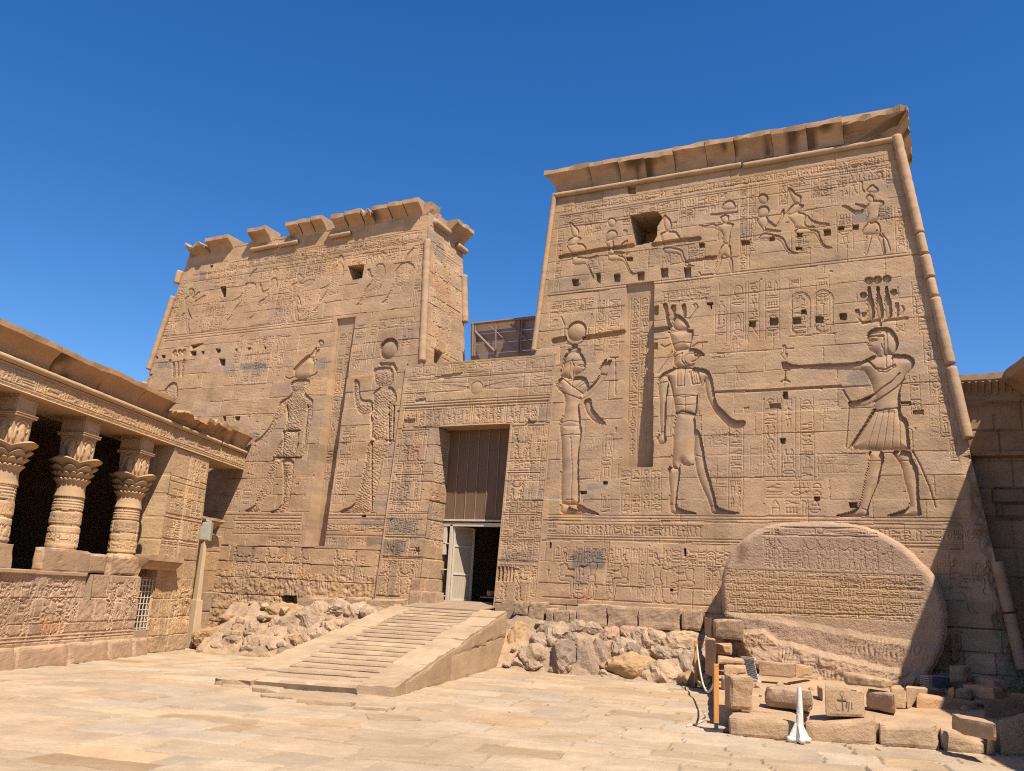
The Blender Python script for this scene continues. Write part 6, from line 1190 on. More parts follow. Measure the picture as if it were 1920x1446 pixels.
def hathor(c, parent, seed):
    """square head block with a face under a wig on each of four sides"""
    for q, (nd, ad) in enumerate(zip(Rot, [PD, PNn, -PD, -PNn])):
        def L(a, z, o): return np.array([c[0], c[1], 0])+ad*a*CQ+nd*o*CQ+np.array([0, 0, z])
        V = []; F = []; n, m = 14, 12                        # face: egg with brow, nose, mouth
        for i in range(n+1):
            f = i/n; z = 3.66+.37*f
            for j in range(m+1):
                a = (j/m-.5)*2; wd = .165*math.sin(math.pi*(.12+.80*f))**.55*(.72+.4*f); o = .36+.10*math.sqrt(max(0, 1-a*a*.95))*math.sin(math.pi*(.08+.86*f))**.5
                if abs(a) < .17 and .35 < f < .62: o += .035*(1-abs(a)/.17)*(1-(f-.35)/.4)
                if abs(abs(a)-.42) < .2 and .56 < f < .66: o -= .018
                if abs(a) < .35 and .2 < f < .26: o -= .015
                V.append(L(a*wd, z, o))
        for i in range(n):
            for j in range(m): F.append((i*(m+1)+j, i*(m+1)+j+1, (i+1)*(m+1)+j+1, (i+1)*(m+1)+j))
        mesh_obj('carved_face', V, F, M_PORT, parent, tint=np.ones((len(V), 3)), smooth=True)
        b = MB(); arcp = [L(.16*math.cos(t), 3.98+.11*math.sin(t), .40) for t in np.linspace(-.3, math.pi+.3, 12)]
        b.tube([L(.255*math.cos(t), 3.95+.125*math.sin(t), .37) for t in np.linspace(.05, math.pi-.05, 12)], [.022]+[.03]*10+[.022], 8)
        for sg in (-1, 1):
            b.tube([L(sg*.25, 3.98, .36), L(sg*.275, 3.88, .37), L(sg*.30, 3.78, .36), L(sg*.30, 3.69, .35)], [.022, .03, .036, .03], 8)
            b.tube([L(sg*.17, 3.89, .39), L(sg*.215, 3.915, .41), L(sg*.19, 3.86, .39)], [.012, .018, .01], 6)
        b.build('carved_wig', M_PORT, parent, smooth=True)
def scallop(k, amp, lift, ph=0.0):
    def f(r, z, a, i):
        c = abs(math.cos(k*(a-ph)/2)); w = max(0.0, (i-2)/4.0); return r*(1+amp*w*(c**.6-.7)), z+lift*w*(c-.6)
    return f
PH = math.atan2(PNn[1], PNn[0])
def column(s, seed):
    c = ppt(s, 0, -.33); co = bpy.data.objects.new('column', None); link(co); co.parent = PT; co.location = Vector(c)-Vector(PT.location)
    def par(o):                       # children keep world placement
        o.parent = co; o.matrix_parent_inverse = Matrix.Translation(Vector(c)).inverted(); return o
    class Px: pass
    D_ = Drum(c, .52*CQ, .475*CQ, 1.5, 3.02, .026, seed)
    for zz_ in (2.03, 2.47): D_.groove([(0, zz_), (3.14, zz_)], .03, .015)
    for zz_ in np.arange(2.72, 3.0, .055): D_.groove([(0, zz_), (3.14, zz_)], .026, .012)
    D_.glyphs(.0, 3.13, 2.36, 2.66, 'col', .24, .007, sep=False, dens=.9); D_.glyphs(.0, 3.13, 2.12, 2.32, 'row', .2, .014)
    D_.weather(.006, .05); D_.courses([1.5, 1.6, 2.05, 2.44, 2.72, 3.02], (.8, 1.5), var=.05)
    P = D_.point(); nz, nu = D_.U.shape; idx = np.arange(nz*nu).reshape(nz, nu); F = np.stack([idx[:-1, :-1], idx[:-1, 1:], idx[1:, 1:], idx[1:, :-1]], -1).reshape(-1, 4)
    par(mesh_obj('shaft', P.reshape(-1, 3), F, M_PORT, None, tint=D_.t.reshape(-1, 3)))
    reed = lambda r, z, a, i: (r*(1+.035*abs(math.sin(18*a))-.02), z)
    par(lathe('reed_band', [(.485, 2.98), (.485, 3.0), (.47, 3.02), (.45, 3.1), (.445, 3.2), (.44, 3.24)], c, M_PORT, None, 96, reed))
    par(lathe('capital_tier', [(.42, 3.16), (.43, 3.18), (.45, 3.21), (.49, 3.25), (.54, 3.285), (.57, 3.30), (.53, 3.32), (.40, 3.31)], c, M_PORT, None, 144, scallop(24, .16, .03)))
    par(lathe('capital_tier', [(.41, 3.24), (.42, 3.27), (.45, 3.31), (.52, 3.36), (.60, 3.40), (.64, 3.415), (.57, 3.43), (.40, 3.40)], c, M_PORT, None, 144, scallop(16, .24, .06, PH+.2)))
    par(lathe('capital_tier', [(.39, 3.30), (.41, 3.34), (.47, 3.40), (.56, 3.46), (.66, 3.51), (.70, 3.525), (.60, 3.54), (.36, 3.48)], c, M_PORT, None, 144, scallop(8, .36, .10, PH+math.pi/8)))
    par(lathe('capital_tier', [(.36, 3.36), (.40, 3.42), (.49, 3.50), (.62, 3.58), (.76, 3.645), (.83, 3.66), (.70, 3.68), (.30, 3.60)], c, M_PORT, None, 144, scallop(4, .42, .11, PH)))
    b = MB(); b.hexa([c*[1, 1, 0]+PNn*i*.21+PD*j*.21+np.array([0, 0, 3.62]) for i, j in ((1, -1), (1, 1), (-1, 1), (-1, -1))]+[c*[1, 1, 0]+PNn*i*.22+PD*j*.22+np.array([0, 0, 4.12]) for i, j in ((1, -1), (1, 1), (-1, 1), (-1, -1))]); hb = par(b.build('head_block', M_PORT, None))
    b = MB()
    for z0_, z1_, w_ in ((4.10, 4.13, .235), (4.13, 4.17, .275), (4.17, 4.19, .285), (4.19, 4.47, .245), (4.47, 4.5, .255)): b.hexa([c*[1, 1, 0]+PNn*i*w_+PD*j*w_+np.array([0, 0, z]) for z in (z0_, z1_) for i, j in ((1, -1), (1, 1), (-1, 1), (-1, -1))])
    for nd, ad in zip(Rot, [PD, PNn, -PD, -PNn]):
        for a0, a1, z0_, z1_ in ((-.21, .21, 4.22, 4.24), (-.21, .21, 4.42, 4.44), (-.21, -.19, 4.24, 4.42), (.19, .21, 4.24, 4.42)): b.box(c*[1, 1, 0]+ad*(a0+a1)/2+nd*.247+np.array([0, 0, (z0_+z1_)/2]), (a1-a0, .02, z1_-z0_), ad, nd)
    par(b.build('abacus', M_PORT, None, bevel=.008))
    pre = set(COL.objects); hathor(c, None, seed)
    for o in set(COL.objects)-pre: par(o)
for i, s in enumerate((psz(-8, 950, -.33)[0], psz(127, 950, -.33)[0], psz(240, 950, -.33)[0])): column(s, 700+i)
column(psz(-8, 950, -.33)[0]-2.1, 705)
# entablature
def arch(W):
    W.glyphs(-9.4, 2.95, 4.585, 4.84, 'row', .255, .012, dens=1.0)
    for z in (4.52, 4.55, 4.86): W.groove([(-9.5, z), (3, z)], .024, .014)
    t = np.array([1.05, 1.0, .92]); m = (W.U > -5.75) & (W.U < -1); W.t[m] *= t; m = W.U < -5.78; W.t[m] *= np.array([.97, 1.0, 1.05])
pwall('architrave_face', -9.8, 2.98, 4.5, 4.88, .04, 81, arch, crs=None)
b = MB(); pbox(b, -9.8, 2.98, 4.5, 4.9, -1.05, .02); pbox(b, -9.8, 3.2, 4.9, 5.0, -1.05, .0); b.build('architrave', M_PORT, PT)
torus('roll_moulding', [ppt(-9.8, 4.945, .055), ppt(1.35, 4.945, .055)], .055, M_PORT, PT, seed=82); torus('roll_moulding', [ppt(1.45, 4.95, .05), ppt(2.95, 4.95, .05)], .05, M_PORT, PT, seed=83)
pc = [(0, 5.0)]+[(.19*(1-math.cos(math.pi/2*i/7))**1.2, 5.0+.36*i/7) for i in range(1, 8)]+[(.19, 5.365), (.19, 5.46)]
cts = [-9.8, -7.8, -5.5, -4.05, -2.6, -1.35]
for i in range(5): cornice_piece('cornice_block', ppt(cts[i]+.004, 0)[:2], ppt(cts[i+1]-.004, 0)[:2], PNn[:2], pc, M_PORT, PT, back=1.0, seed=830+i, rough=.012, zoff=[0, 0, -.01, .015, .0][i], top_noise=.03, tint=np.array([.9, .80, .70])*[1, 1, .97, 1.03, .93][i])  # red-brown stone tint; also paints deeper shade into the portico cavetto
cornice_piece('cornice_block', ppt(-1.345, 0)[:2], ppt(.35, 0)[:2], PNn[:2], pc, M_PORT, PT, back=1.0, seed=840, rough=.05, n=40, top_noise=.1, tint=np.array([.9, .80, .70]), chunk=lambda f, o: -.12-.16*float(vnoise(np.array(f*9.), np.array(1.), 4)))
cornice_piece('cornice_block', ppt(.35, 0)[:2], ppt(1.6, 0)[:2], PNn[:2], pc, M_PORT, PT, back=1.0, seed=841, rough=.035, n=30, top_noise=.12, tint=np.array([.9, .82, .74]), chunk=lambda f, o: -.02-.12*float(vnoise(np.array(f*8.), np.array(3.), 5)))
cornice_piece('cornice_block', ppt(1.6, 0)[:2], ppt(2.98, 0)[:2], PNn[:2], pc, M_PORT, PT, back=1.0, seed=842, rough=.012, tint=1.02)
b = MB(); pbox(b, -9.8, 2.4, 5.0, 5.25, -6.2, -.9); b.build('roof_slab', M_PORT, PT)
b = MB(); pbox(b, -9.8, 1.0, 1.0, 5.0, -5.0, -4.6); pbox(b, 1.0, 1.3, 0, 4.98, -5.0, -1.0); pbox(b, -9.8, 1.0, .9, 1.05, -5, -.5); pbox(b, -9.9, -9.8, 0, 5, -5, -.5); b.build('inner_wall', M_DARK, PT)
# side doorway between the pillar and the tower
def sd(W):
    W.glyphs(1.1, 2.6, 2.45, 2.66, 'row', .2, .014); W.glyphs(1.75, 2.2, .5, 2.4, 'col', .22, .012); W.cut |= (W.U > 1.12) & (W.U < 1.62) & (W.Z < 2.28)
    W.stain(np.array([(1.75, .75), (1.95, .75), (1.95, 1.5), (1.78, 1.5)]), (1.25, .85, .6), .05); W.stain(np.array([(1.62, .6), (1.8, .6), (1.8, 1.4), (1.62, 1.4)]), (.75, .78, .82), .05)
pwall('side_door_wall', 1.02, 3.4, .3, 2.72, -.35, 85, sd, crs=[.3, .8, 1.3, 1.8, 2.3, 2.72])
b = MB(); pbox(b, 1.62, 3.4, 0, 2.7, -.9, -.36); pbox(b, 1.02, 1.64, 2.28, 2.7, -.9, -.36); b.build('door_jamb', M_PORT, PT)
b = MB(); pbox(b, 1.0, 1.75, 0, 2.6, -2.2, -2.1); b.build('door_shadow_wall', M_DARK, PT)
torus('roll_moulding', [ppt(1.05, 2.72, -.28), ppt(2.3, 2.72, -.28)], .05, M_PORT, PT, seed=86)
cornice_piece('door_cornice', ppt(1.02, 0, -.35)[:2], ppt(2.35, 0, -.35)[:2], PNn[:2], [(0, 2.76), (.03, 2.85), (.10, 2.95), (.22, 3.05), (.22, 3.06), (.22, 3.12)], M_PORT, PT, back=.5, seed=87, m1=1)
PT.location = Vector(PP1); PT.scale = (PK, PK, PK)
# ================================================================ tall leaning lamp pole with a box head
lpz = at_dip(357, 1215); KP = 1.12; lampo = empty('lamp_pole', tuple(lpz), 'tall pale timber pole with a grey box lamp on top, standing before the colonnade', 'lamp pole')
M_POLE = wood('pale_timber', (.53, .37, .215), axis=2); M_BOX = plain('grey_enamel', (.36, .33, .25), rough=.5)
b = MB(); b.hexa([lpz+np.array([x*.16*KP, y*.14*KP, 0]) for x, y in ((-1, -1), (1, -1), (1, 1), (-1, 1))]+[lpz+np.array([x*.115*KP, y*.10*KP, 1.15*KP]) for x, y in ((-1, -1), (1, -1), (1, 1), (-1, 1))]); b.build('lower_sleeve', M_POLE, lampo, bevel=.012)
b = MB(); b.hexa([lpz+np.array([x*.075*KP, y*.07*KP, 1.14*KP]) for x, y in ((-1, -1), (1, -1), (1, 1), (-1, 1))]+[lpz+np.array([x*.05*KP, y*.05*KP, 2.62*KP]) for x, y in ((-1, -1), (1, -1), (1, 1), (-1, 1))]); b.build('post', M_POLE, lampo, bevel=.008)
fd = -CF*[1, 1, 0]; fd /= np.linalg.norm(fd); sd_ = np.array([-fd[1], fd[0], 0])
b = MB(); b.box(lpz+np.array([0, 0, 2.83*KP]), (.34, .18, .52), sd_, fd); b.box(lpz+np.array([0, 0, 2.83*KP])+fd*.095, (.30, .015, .47), sd_, fd); b.build('lamp_box', M_BOX, lampo, bevel=.012)
b = MB(); b.box(lpz+np.array([.03, 0, 3.10*KP+.02]), (.09, .09, .10), sd_, fd); b.box(lpz+np.array([.09, 0, 3.07*KP+.02]), (.14, .05, .04), sd_, fd); b.build('top_bracket', M_BOX, lampo, bevel=.008)
# ================================================================ building at the right, mostly outside the picture
RB = empty('side_building', (2, 19, 0), 'shaded stone building with fluted cornice at the far right edge', 'building')
RL = np.array([1.166, 20.56, 0]); ro = np.array([-EX[0], -EX[1], 0]); ZL = 6.78; pj = .42
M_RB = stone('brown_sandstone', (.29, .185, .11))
rf = RL-ro*pj                                  # face line of the long wing
rpf = [(0, 5.95)]+[(pj*(1-math.cos(math.pi/2*i/7))**1.2, 5.95+.62*i/7) for i in range(1, 8)]+[(pj, 6.60), (pj, ZL)]
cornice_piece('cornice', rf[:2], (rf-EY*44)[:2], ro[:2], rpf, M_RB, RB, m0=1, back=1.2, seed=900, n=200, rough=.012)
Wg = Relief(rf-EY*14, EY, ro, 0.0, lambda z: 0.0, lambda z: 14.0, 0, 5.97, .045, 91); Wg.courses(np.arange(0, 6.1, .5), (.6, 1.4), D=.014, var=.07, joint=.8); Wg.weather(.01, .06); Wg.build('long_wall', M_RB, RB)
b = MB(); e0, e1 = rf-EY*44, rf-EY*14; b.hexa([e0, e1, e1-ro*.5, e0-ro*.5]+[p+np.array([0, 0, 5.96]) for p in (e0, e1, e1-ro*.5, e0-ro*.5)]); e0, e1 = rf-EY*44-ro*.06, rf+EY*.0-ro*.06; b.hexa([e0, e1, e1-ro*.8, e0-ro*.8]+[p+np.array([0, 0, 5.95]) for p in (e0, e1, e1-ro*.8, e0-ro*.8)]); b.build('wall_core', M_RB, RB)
YW = 20.62+.35
b = MB(); xa, xb = .2, rf[0]+.15
def yb_(b, x0, x1, z0, z1, y0, y1): b.hexa([(x0, y0, z0), (x1, y0, z0), (x1, y1, z0), (x0, y1, z0), (x0, y0, z1), (x1, y0, z1), (x1, y1, z1), (x0, y1, z1)])
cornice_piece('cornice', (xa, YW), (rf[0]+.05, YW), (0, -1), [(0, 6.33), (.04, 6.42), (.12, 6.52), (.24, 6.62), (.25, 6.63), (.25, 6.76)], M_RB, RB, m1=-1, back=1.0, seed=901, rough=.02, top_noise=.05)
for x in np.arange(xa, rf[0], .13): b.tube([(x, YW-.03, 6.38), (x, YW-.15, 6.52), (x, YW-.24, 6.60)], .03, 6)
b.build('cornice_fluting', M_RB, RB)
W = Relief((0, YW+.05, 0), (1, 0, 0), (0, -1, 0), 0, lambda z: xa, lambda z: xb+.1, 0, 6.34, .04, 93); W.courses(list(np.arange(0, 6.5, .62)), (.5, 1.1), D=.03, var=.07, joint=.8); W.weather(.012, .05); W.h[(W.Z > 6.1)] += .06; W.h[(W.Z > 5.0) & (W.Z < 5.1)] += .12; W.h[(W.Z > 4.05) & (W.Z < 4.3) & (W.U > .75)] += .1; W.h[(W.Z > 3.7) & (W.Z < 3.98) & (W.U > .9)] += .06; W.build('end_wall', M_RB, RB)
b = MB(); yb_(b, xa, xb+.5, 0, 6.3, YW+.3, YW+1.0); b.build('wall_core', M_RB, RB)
# ================================================================ ruined little chapel floor and loose blocks, right foreground
def height_at(P, y, x=None):
    """height of the point above P that shows at image row y"""
    lo_, hi_ = -1.0, 4.0
    for _ in range(40):
        m = (lo_+hi_)/2; d = np.array([P[0], P[1], m])-CAM; yy = H0/2-F0*(d@CU)/(d@CF)
        if yy > y: lo_ = m
        else: hi_ = m
    return m
def stone_block(bl, br, tl, tr, zb, dep, label, seed, tint=(1, 1, 1), rough=.022, rnd=.05, yaw=0.0, mat=None, name='stone_block', cat='stone block', group=None, shrink=0.0, n=10):
    p, q = at_z(*bl, zb), at_z(*br, zb); d = q-p; d[2] = 0; L = np.linalg.norm(d); d /= L; nn_ = (p+q)/2*[1, 1, 0]; nn_ = nn_/np.linalg.norm(nn_); nn_ = nn_*math.cos(yaw)+np.array([nn_[1], -nn_[0], 0])*math.sin(yaw)
    t0, t1 = height_at(p, tl), height_at(q, tr); b0, b1 = p-[0, 0, .03], q-[0, 0, .03]
    C8 = [b0, b1, b1+nn_*dep, b0+nn_*dep, np.array([p[0], p[1], t0]), np.array([q[0], q[1], t1]), np.array([q[0], q[1], t1])+nn_*dep-d*shrink, np.array([p[0], p[1], t0])+nn_*dep+d*shrink]
    o = rough_block(name, C8, mat or M_BLOCK, None, seed=seed, rough=rough, rnd=rnd, tint=tint, n=n); tag(o, label, cat, group)
    return (p, q, t0, t1, d, nn_)
def Z3(x, y): return (1280+x/2.858, 940+y/2.858)
def Z4(x, y): return (1280+x/5.165, 1140+y/5.165)
def Z5(x, y): return (1580+x/5.056, 1160+y/5.056)
kb_ = 'low kerb blocks of the ruined chapel'; ub = 'loose blocks set on the ruined chapel kerb'
stone_block(Z4(440, 1232), Z4(1178, 1290), Z4(440, 1062)[1], Z4(1178, 1100)[1], 0, .85, 'leftmost long kerb block, behind the orange rope post', 1, (1, .97, .9), group=kb_)
stone_block(Z4(1184, 1290), Z3(1048, 1310), Z4(1190, 1105)[1], Z3(1045, 1165)[1], 0, .9, 'kerb block just right of the white plaster post', 2, (.98, .96, .92), group=kb_)
stone_block(Z5(345, 1205), Z5(925, 1246), Z5(345, 1000)[1], Z5(925, 1005)[1], 0, .8, 'cracked kerb block second from the right end', 3, (1.0, .98, .95), rnd=.06, group=kb_)
stone_block(Z5(930, 1246), Z5(1400, 1285), Z5(940, 1050)[1], Z5(1400, 1180)[1], 0, .7, 'rightmost sloping kerb block half in shadow', 4, (1.02, 1, .98), rnd=.08, group=kb_)
stone_block(Z4(455, 970), Z4(695, 988), Z4(440, 650)[1], Z4(690, 665)[1], .27, .35, 'upright rough face block standing on the leftmost kerb block', 5, (1.02, .97, .86), rough=.03, yaw=-.25, group=ub)
stone_block(Z4(790, 935), Z4(1265, 1000), Z4(750, 765)[1], Z4(1305, 800)[1], .30, .5, 'wide round cornered block behind the white plaster post', 6, (1.0, .97, .9), rnd=.1, group=ub)
bk = stone_block(Z3(765, 1142), Z3(978, 1148), Z3(752, 985)[1], Z3(978, 1008)[1], .34, .5, yaw=0, label='square block with a dark carved sign, beside the white plaster post', seed=7, tint=(.97, .96, .92), rough=.008, rnd=.03, group=ub)
stone_block(Z3(985, 1105), Z3(1143, 1132), Z3(985, 1008)[1], Z3(1143, 1035)[1], .3, .5, yaw=0.05, label='rough block with a notched foot right of the carved sign block', seed=8, tint=(1.04, .99, .9), rough=.03, group=ub)
stone_block(Z3(860, 972), Z3(1095, 996), Z3(820, 915)[1], Z3(1098, 958)[1], .62, .35, 'flat lit slab with a ragged edge lying before the granite slab', 9, (1.05, .98, .88), rough=.035, group=ub, yaw=.3)
stone_block(Z3(722, 1050), Z3(752, 1060), Z3(722, 995)[1], Z3(752, 1000)[1], .3, .5, 'small block wedged left of the carved sign block', 10, (.9, .88, .85), group=ub)
stone_block(Z4(735, 640), Z4(1085, 668), Z4(735, 515)[1], Z4(1085, 545)[1], .45, .3, 'long frieze block with a row of signs under the granite slab', 11, (1.06, 1.0, .92), rough=.008, rnd=.02, group=ub)
stone_block(Z4(1092, 662), Z4(1260, 640), Z4(1092, 545)[1], Z4(1262, 575)[1], .45, .3, 'wedge shaped block touching the right end of the frieze block', 12, (1.05, 1, .92), rough=.012, group=ub)
sk = 'stacked blocks beside the granite slab'
stone_block(Z4(285, 275), Z4(590, 300), Z4(280, 105)[1], Z4(592, 118)[1], 1.02, .5, 'large rough block at the top of the stack left of the granite slab', 13, (1.03, .98, .88), rough=.035, group=sk)
stone_block((1321, 1186), (1334, 1190), 1158, 1159, 1.05, .4, 'plain block directly left of the topmost stacked block', 14, (1, .98, .95), group=sk)
stone_block(Z4(288, 432), Z4(485, 445), Z4(285, 345)[1], Z4(485, 345)[1], .68, .5, 'ridged reddish block in the middle of the stack', 15, (1.03, .90, .76), rough=.02, group=sk)
stone_block(Z4(490, 458), Z4(722, 480), Z4(490, 335)[1], Z4(722, 325)[1], .62, .35, 'square pale panel with carved figures beside the wire mesh', 16, (1.08, 1.05, 1.0), rough=.006, rnd=.02, group=sk)
stone_block(Z4(330, 530), Z4(600, 540), Z4(315, 470)[1], Z4(600, 500)[1], .55, .5, 'thin flat slab over another thin slab in the stack', 17, (1.05, .99, .9), group=sk)
stone_block(Z4(400, 645), Z4(640, 625), Z4(375, 565)[1], Z4(630, 565)[1], .42, .5, 'lower thin ragged slab above the upright rough face block', 18, (1.08, 1.03, .96), rough=.035, group=sk)
stone_block(Z4(370, 790), Z4(440, 800), Z4(360, 660)[1], Z4(440, 680)[1], .28, .4, 'small chipped block behind the upright rough face block', 19, (.95, .92, .85), group=sk)
stone_block((1322, 1262), (1342, 1268), 1196, 1200, .35, .9, 'dark side block of the stack behind the orange rope posts', 20, (.9, .85, .8), group=sk)
# chapel floor
pf0, pf1 = at_z(*Z4(190, 1180), 0), at_z(*Z5(1400, 1285), 0)
fl = [np.array([-3.22, 13.25, -.02]), np.array([.45, 13.6, -.02]), np.array([1.2, 19.3, -.02]), np.array([-4.75, 19.2, -.02])]
o = rough_block('chapel_floor', fl+[p+np.array([0, 0, h_]) for p, h_ in zip(fl, (.27, .25, .34, .34))], M_BLOCK, None, seed=30, rough=.03, rnd=.04, n=26, tint=(1.05, 1.0, .93)); tag(o, 'low uneven stone floor of the ruined chapel in front of the granite slab', 'floor')
r_ = np.random.default_rng(321)
for i in range(46):
    u, v = r_.random(), r_.random()**.7; q = (fl[0]*(1-u)+fl[1]*u)*(1-v)+(fl[3]*(1-u)+fl[2]*u)*v; a = .03+.09*r_.random()**2.2
    if i >= 34: q = np.array([r_.uniform(-6.5, -.5), r_.uniform(11.6, 13.2), -.28]); a = .012+.03*r_.random()**2
    o = rock('rubble_stone', q+[0, 0, .31 if i < 34 else .29], (a*r_.uniform(.9, 1.6), a, a*r_.uniform(.5, .9)), M_BLOCK, 3000+i, r_.uniform(0, 3), (1, r_.uniform(.9, 1), r_.uniform(.82, .98)), det=2)
    tag(o, 'small stone chip lying on the ruined chapel floor' if i < 34 else 'tiny stone chip on the paving in front of the ruined kerb', 'stone', 'small stone chips on the chapel floor' if i < 34 else 'stone chips on the paving')
rg_ = 'stones piled in the shade at right'
for i, (bl, br, tl, tr, zb, dep, lb, tn, yw) in enumerate((
    (Z5(450, 830), Z5(600, 835), 640, 650, .30, .5, 'step like lit block with ridged face at the shadow edge', (1.02, .98, .9), 0),
    (Z5(605, 835), Z5(975, 720), 655, 680, .30, .5, 'long ledge block in shade behind the lying slab', (1, .95, .9), 0),
    (Z5(690, 860), Z5(1290, 880), 715, 800, .25, .4, 'long reddish slab lying in the shade', (.98, .85, .76), .0),
    (Z5(800, 885), Z5(1040, 920), 855, 885, .22, .25, 'narrow slab half under the long reddish slab', (.85, .8, .75), .0),
    (Z5(1010, 590), Z5(1170, 600), 440, 455, .55, .5, 'upright square stone left of the tilted shaded stones', (1, .95, .9), .3),
    (Z5(1160, 600), Z5(1440, 680), 520, 590, .5, .45, 'tilted pointed stone under the large shaded wall block', (1, .95, .9), .5),
    (Z5(985, 740), Z5(1060, 760), 655, 650, .38, .25, 'small orange brown stone beside the grey flood lamp', (1.15, .9, .65), .2),
    (Z5(1062, 765), Z5(1225, 770), 660, 665, .38, .3, 'square shaded stone right of the small orange brown stone', (1, .93, .88), .2),
    (Z5(1130, 720), Z5(1440, 790), 620, 660, .42, .45, 'broad tilted stone in the shade behind the squarish ones', (1, .95, .9), .4),
    (Z5(1040, 395), Z5(1575, 350), 140, 145, .85, .7, 'large squared wall block in shade under the right tower corner', (1, .96, .92), .0),
    (Z5(1580, 380), Z5(1760, 400), 150, 155, .85, .7, 'second squared wall block in shade at the picture edge', (1, .96, .92), .0),
    (Z5(1015, 640), Z5(1760, 640), 400, 380, .35, .6, 'massive dark foundation block beneath the squared wall blocks', (.9, .86, .82), .0),
    (Z5(1330, 930), Z5(1650, 900), 760, 830, .28, .7, 'large tilted flat stone behind the lit inscribed block', (1, .96, .92), .5),
    (Z5(1480, 1290), Z5(1790, 1310), 960, 900, .0, .9, 'big shaded boulder block at the bottom right corner', (.95, .9, .85), .2),
    (Z5(1570, 800), Z5(1780, 800), 715, 730, .4, .4, 'yellowish stone at the right picture edge', (1.1, 1.0, .8), .0),
    (Z5(1440, 720), Z5(1590, 735), 680, 690, .4, .4, 'flat stone left of the yellowish stone', (1, .95, .9), .0))):
    stone_block(bl, br, 1160+tl/5.056, 1160+tr/5.056, zb, dep, lb, 40+i, tn, rough=.02, rnd=.06, yaw=yw, group=rg_, shrink=.05)
b20 = stone_block(Z5(1120, 1075), Z5(1475, 1145), Z5(1100, 940)[1], Z5(1475, 1000)[1], .30, .55, 'sunlit tilted block with small carved signs propped at the right corner', 60, (1.0, .97, .88), rough=.012, rnd=.05, yaw=-.2, group=rg_)
p = at_z(*Z5(1405, 1288), 0); b = MB(); b.tube([p, p+np.array([.03, .02, .30])], [.05, .045], 10); o = b.build('prop_post', M_BLOCK, None, smooth=True, tinted=True); tag(o, 'short stone stub propping the sunlit carved block at right', 'prop')
# marks on the carved blocks
def on_face(bk, a, h, off=.0):
    p, q, t0, t1, d, nn_ = bk; return p+d*a-nn_*off+np.array([0, 0, h])
b = MB(); L = np.linalg.norm((bk[1]-bk[0])[:2])
def stroke(pts, r=.012):
    b.tube([on_face(bk, L*x, (bk[2]-bk[0][2])*y+0, -.012) for x, y in pts], r, 6)
stroke([(.42+.05*math.cos(t), .72+.08*math.sin(t)) for t in np.linspace(0, 6.28, 14)]); stroke([(.42, .63), (.43, .15)], .016); stroke([(.30, .5), (.52, .48)], .02); stroke([(.22, .35), (.27, .18), (.35, .12)], .011); stroke([(.60, .45), (.56, .12)], .014); stroke([(.66, .42), (.66, .2)], .014); stroke([(.54, .45), (.52, .25)], .018)
stroke([(.08, .88), (.80, .84)], .008); stroke([(.78, .82), (.78, .1)], .008)
o = b.build('carved_sign', plain('dark_groove', (.10, .065, .04), rough=.9), None)
par_ = [x for x in COL.objects if x.get('label') == 'square block with a dark carved sign, beside the white plaster post'][0]; o.parent = par_
# rope posts, mesh guard, lamp, white post
M_ORG = wood('orange_varnished_wood', (.55, .24, .05), axis=2); M_STL = plain('dark_steel', (.05, .05, .06), rough=.45, metal=.5); M_ROPE = plain('pale_rope', (.55, .47, .36), rough=.9); M_WHT = plain('white_plaster', (.62, .59, .52), rough=.85, spot=.08, scale=25, bump=.6)
def rope_post(x, y, ytop, label, gap=.05, sc_=1.0):
    p = at_z(x, y, 0); h = height_at(p, ytop); e = empty('rope_post', tuple(p), label, 'rope post', 'orange posts of the rope barrier'); a = R_(20); ux = np.array([math.cos(a), math.sin(a), 0]); uy = np.array([-math.sin(a), math.cos(a), 0])
    b = MB(); b.box(p+np.array([0, 0, h/2+.05]), (.065*sc_, .065*sc_, h-.10), ux, uy); o = b.build('post', M_ORG, e, bevel=.006)
    b = MB(); b.box(p+np.array([0, 0, .012]), (.30, .30, .014), ux, uy); b.box(p+np.array([0, 0, .06]), (.05, .05, .10), ux, uy); b.build('base_plate', M_STL, e, bevel=.003)
    b = MB(); b.box(p+np.array([0, 0, h-.02]), (.07*sc_, .07*sc_, .012), ux, uy); b.build('cap', M_ORG, e)
    return p, h
pa, ha = rope_post(1343, 1371, 1245, 'front orange wooden rope post on a black steel plate')
pb, hb_ = rope_post(1305, 1290, 1201, 'rear orange wooden rope post near the rubble heap')
b = MB(); A0 = pa+np.array([-.03, 0, ha-.25]); B0 = pb+np.array([.02, -.02, hb_-.08])
pts = []
for t in np.linspace(0, 1, 24): q = B0*(1-t)+A0*t; q = q-np.array([0, 0, 4*t*(1-t)*.42]); pts.append(q)
b.tube(pts, .016, 8); o = b.build('rope', M_ROPE, None, smooth=True); tag(o, 'pale rope sagging between the two orange posts', 'rope')
b = MB(); q0 = pa*.55+pb*.45; tail = [at_z(1321, 1338, .12), at_z(1322, 1345, .06), at_z(1316, 1352, .012), at_z(1304, 1358, .012), at_z(1288, 1362, .012)]; b.tube(tail, .013, 7); o = b.build('rope', M_ROPE, None, smooth=True); tag(o, 'loose dark end of rope trailing on the paving', 'rope')
p = at_z(1330, 1268, .2); b = MB(); b.box(p+np.array([0, 0, .62]), (.05, .05, .42)); b.box(p+np.array([0, 0, .25]), (.09, .06, .4)); o = b.build('metal_bracket', plain('pinkish_metal', (.38, .29, .26), rough=.4), None, bevel=.004); tag(o, 'pinkish grey metal bracket post beside the stacked blocks', 'bracket')
c0 = at_z(*Z4(640, 690), .36); c1 = at_z(*Z4(735, 715), .34); hgt = height_at(c0, Z4(600, 480)[1])-.36
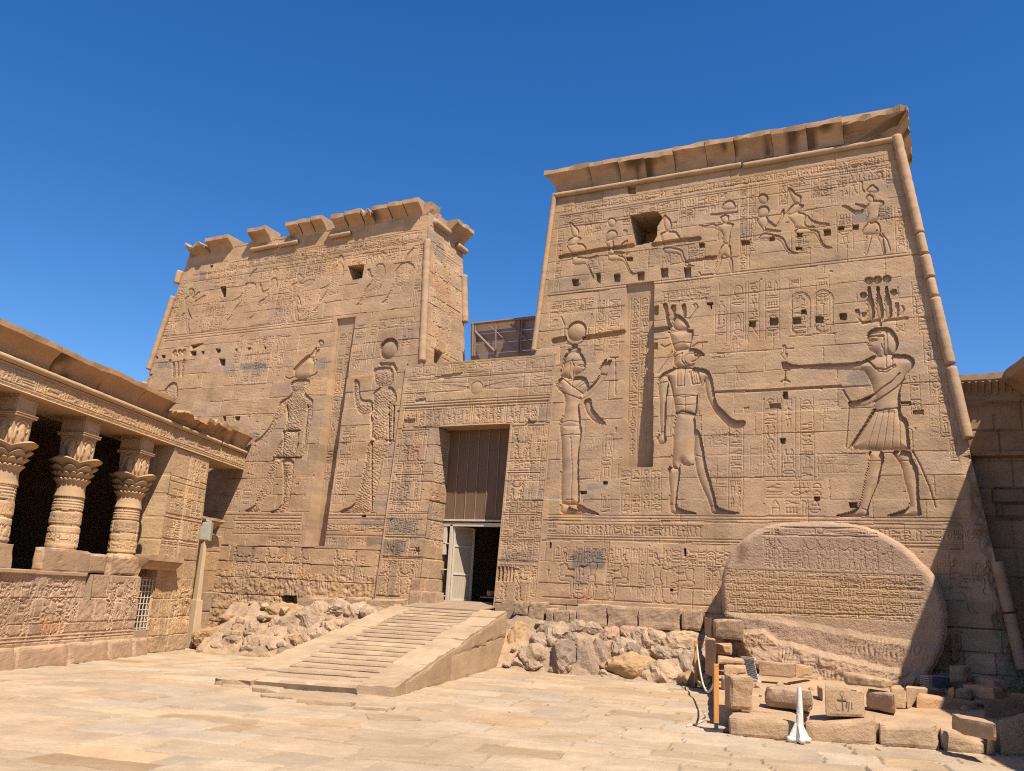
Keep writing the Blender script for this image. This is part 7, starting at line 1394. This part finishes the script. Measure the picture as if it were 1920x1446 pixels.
wm = empty('wire_guard', tuple(c0), 'black wire mesh guard with pale frame standing among the stacked blocks', 'wire guard'); d = c1-c0; d[2] = 0; L_ = np.linalg.norm(d); d /= L_; sl = np.array([-.10, .05, 0])
b = MB()
for i in range(9): f = i/8; b.tube([c0+d*L_*f, c0+d*L_*f+sl+[0, 0, hgt]], .005, 5)
for i in range(12): f = i/11; b.tube([c0+sl*f+[0, 0, hgt*f], c1+sl*f+[0, 0, hgt*f]], .005, 5)
b.build('mesh', plain('pale_wire', (.55, .5, .42), rough=.5), wm)
b = MB(); b.hexa([c0+[0, .02, 0], c1+[0, .02, 0], c1+[0, .03, 0], c0+[0, .03, 0], c0+sl+[0, .02, hgt], c1+sl+[0, .02, hgt], c1+sl+[0, .03, hgt], c0+sl+[0, .03, hgt]]); b.build('backing', M_STL, wm)
M_PF = plain('pale_frame', (.55, .47, .37)); b = MB(); b.box((c0+c1)/2+sl+[0, 0, hgt], (L_+.1, .05, .04), d, np.cross([0, 0, 1], d)); b.build('frame_bar', M_PF, wm); b = MB(); b.box((c0+c1)/2-[0, .03, 0], (L_+.06, .1, .04), d, np.cross([0, 0, 1], d)); b.build('frame_bar', M_PF, wm)
q = at_z(*Z5(850, 655), .42); q2 = at_z(*Z5(1025, 660), .42); d = q2-q; d[2] = 0; L_ = np.linalg.norm(d); d /= L_; nn_ = np.array([-d[1], d[0], 0]); h_ = height_at(q, Z5(850, 545)[1])-.42
fl_ = empty('flood_lamp', tuple(q), 'grey metal flood lamp box resting in the shade beside the granite slab', 'flood lamp')
b = MB(); b.box((q+q2)/2+nn_*.12+[0, 0, h_/2], (L_, .22, h_), d, nn_); b.build('housing', plain('grey_lamp_metal', (.20, .19, .22), rough=.4), fl_, bevel=.01)
b = MB(); b.box((q+q2)/2-nn_*.004+[0, 0, h_/2], (L_*.92, .012, h_*.86), d, nn_); b.build('glass', plain('dark_lamp_glass', (.09, .085, .11), rough=.15), fl_)
b = MB()
for i in range(6): b.box(q-d*.03+nn_*.12+[0, 0, h_*(i+.5)/6], (.06, .22, .012), d, nn_)
b.build('cooling_fin', plain('fin_metal', (.25, .24, .25), rough=.4), fl_)
wp = at_z(1498, 1391, 0); wh = height_at(wp, 1288)
we = empty('plaster_post', tuple(wp), 'white plaster buttressed post before the kerb blocks', 'post')
V = []; F = []; n = 26; m = 16
for i in range(n+1):
    f = i/n; z = wh*f; r0 = .058-.032*f
    for k in range(m):
        a = 2*math.pi*k/m; r = r0*(1+.14*(vnoise(np.array(a*2), np.array(f*9.), 4)-.5)); V.append(wp+np.array([r*math.cos(a)+.02*math.sin(f*2.2), r*math.sin(a), z]))
for i in range(n):
    for k in range(m): F.append((i*m+k, i*m+(k+1) % m, (i+1)*m+(k+1) % m, (i+1)*m+k))
F.append(tuple(range(n*m, n*m+m)))
mesh_obj('shaft', V, F, M_WHT, we)
b = MB()
for i in range(4):
    a = R_(28+90*i); u = np.array([math.cos(a), math.sin(a), 0]); t_ = np.array([-u[1], u[0], 0])
    b.hexa([wp+u*.03-t_*.035+[0, 0, .05], wp+u*.135-t_*.025+[0, 0, .05], wp+u*.135+t_*.025+[0, 0, .05], wp+u*.03+t_*.035+[0, 0, .05], wp+u*.03-t_*.022+[0, 0, .24], wp+u*.055-t_*.018+[0, 0, .21], wp+u*.055+t_*.018+[0, 0, .21], wp+u*.03+t_*.022+[0, 0, .24]])
b.build('buttress', M_WHT, we, bevel=.012)
b = MB()
for i in range(4):
    a = R_(28+90*i); u = np.array([math.cos(a), math.sin(a), 0]); b.tube([wp+[0, 0, .03], wp+u*.12+[0, 0, .03], wp+u*.15+[0, 0, .025]], [.04, .042, .03], 10)
b.build('foot', M_WHT, we, smooth=True)
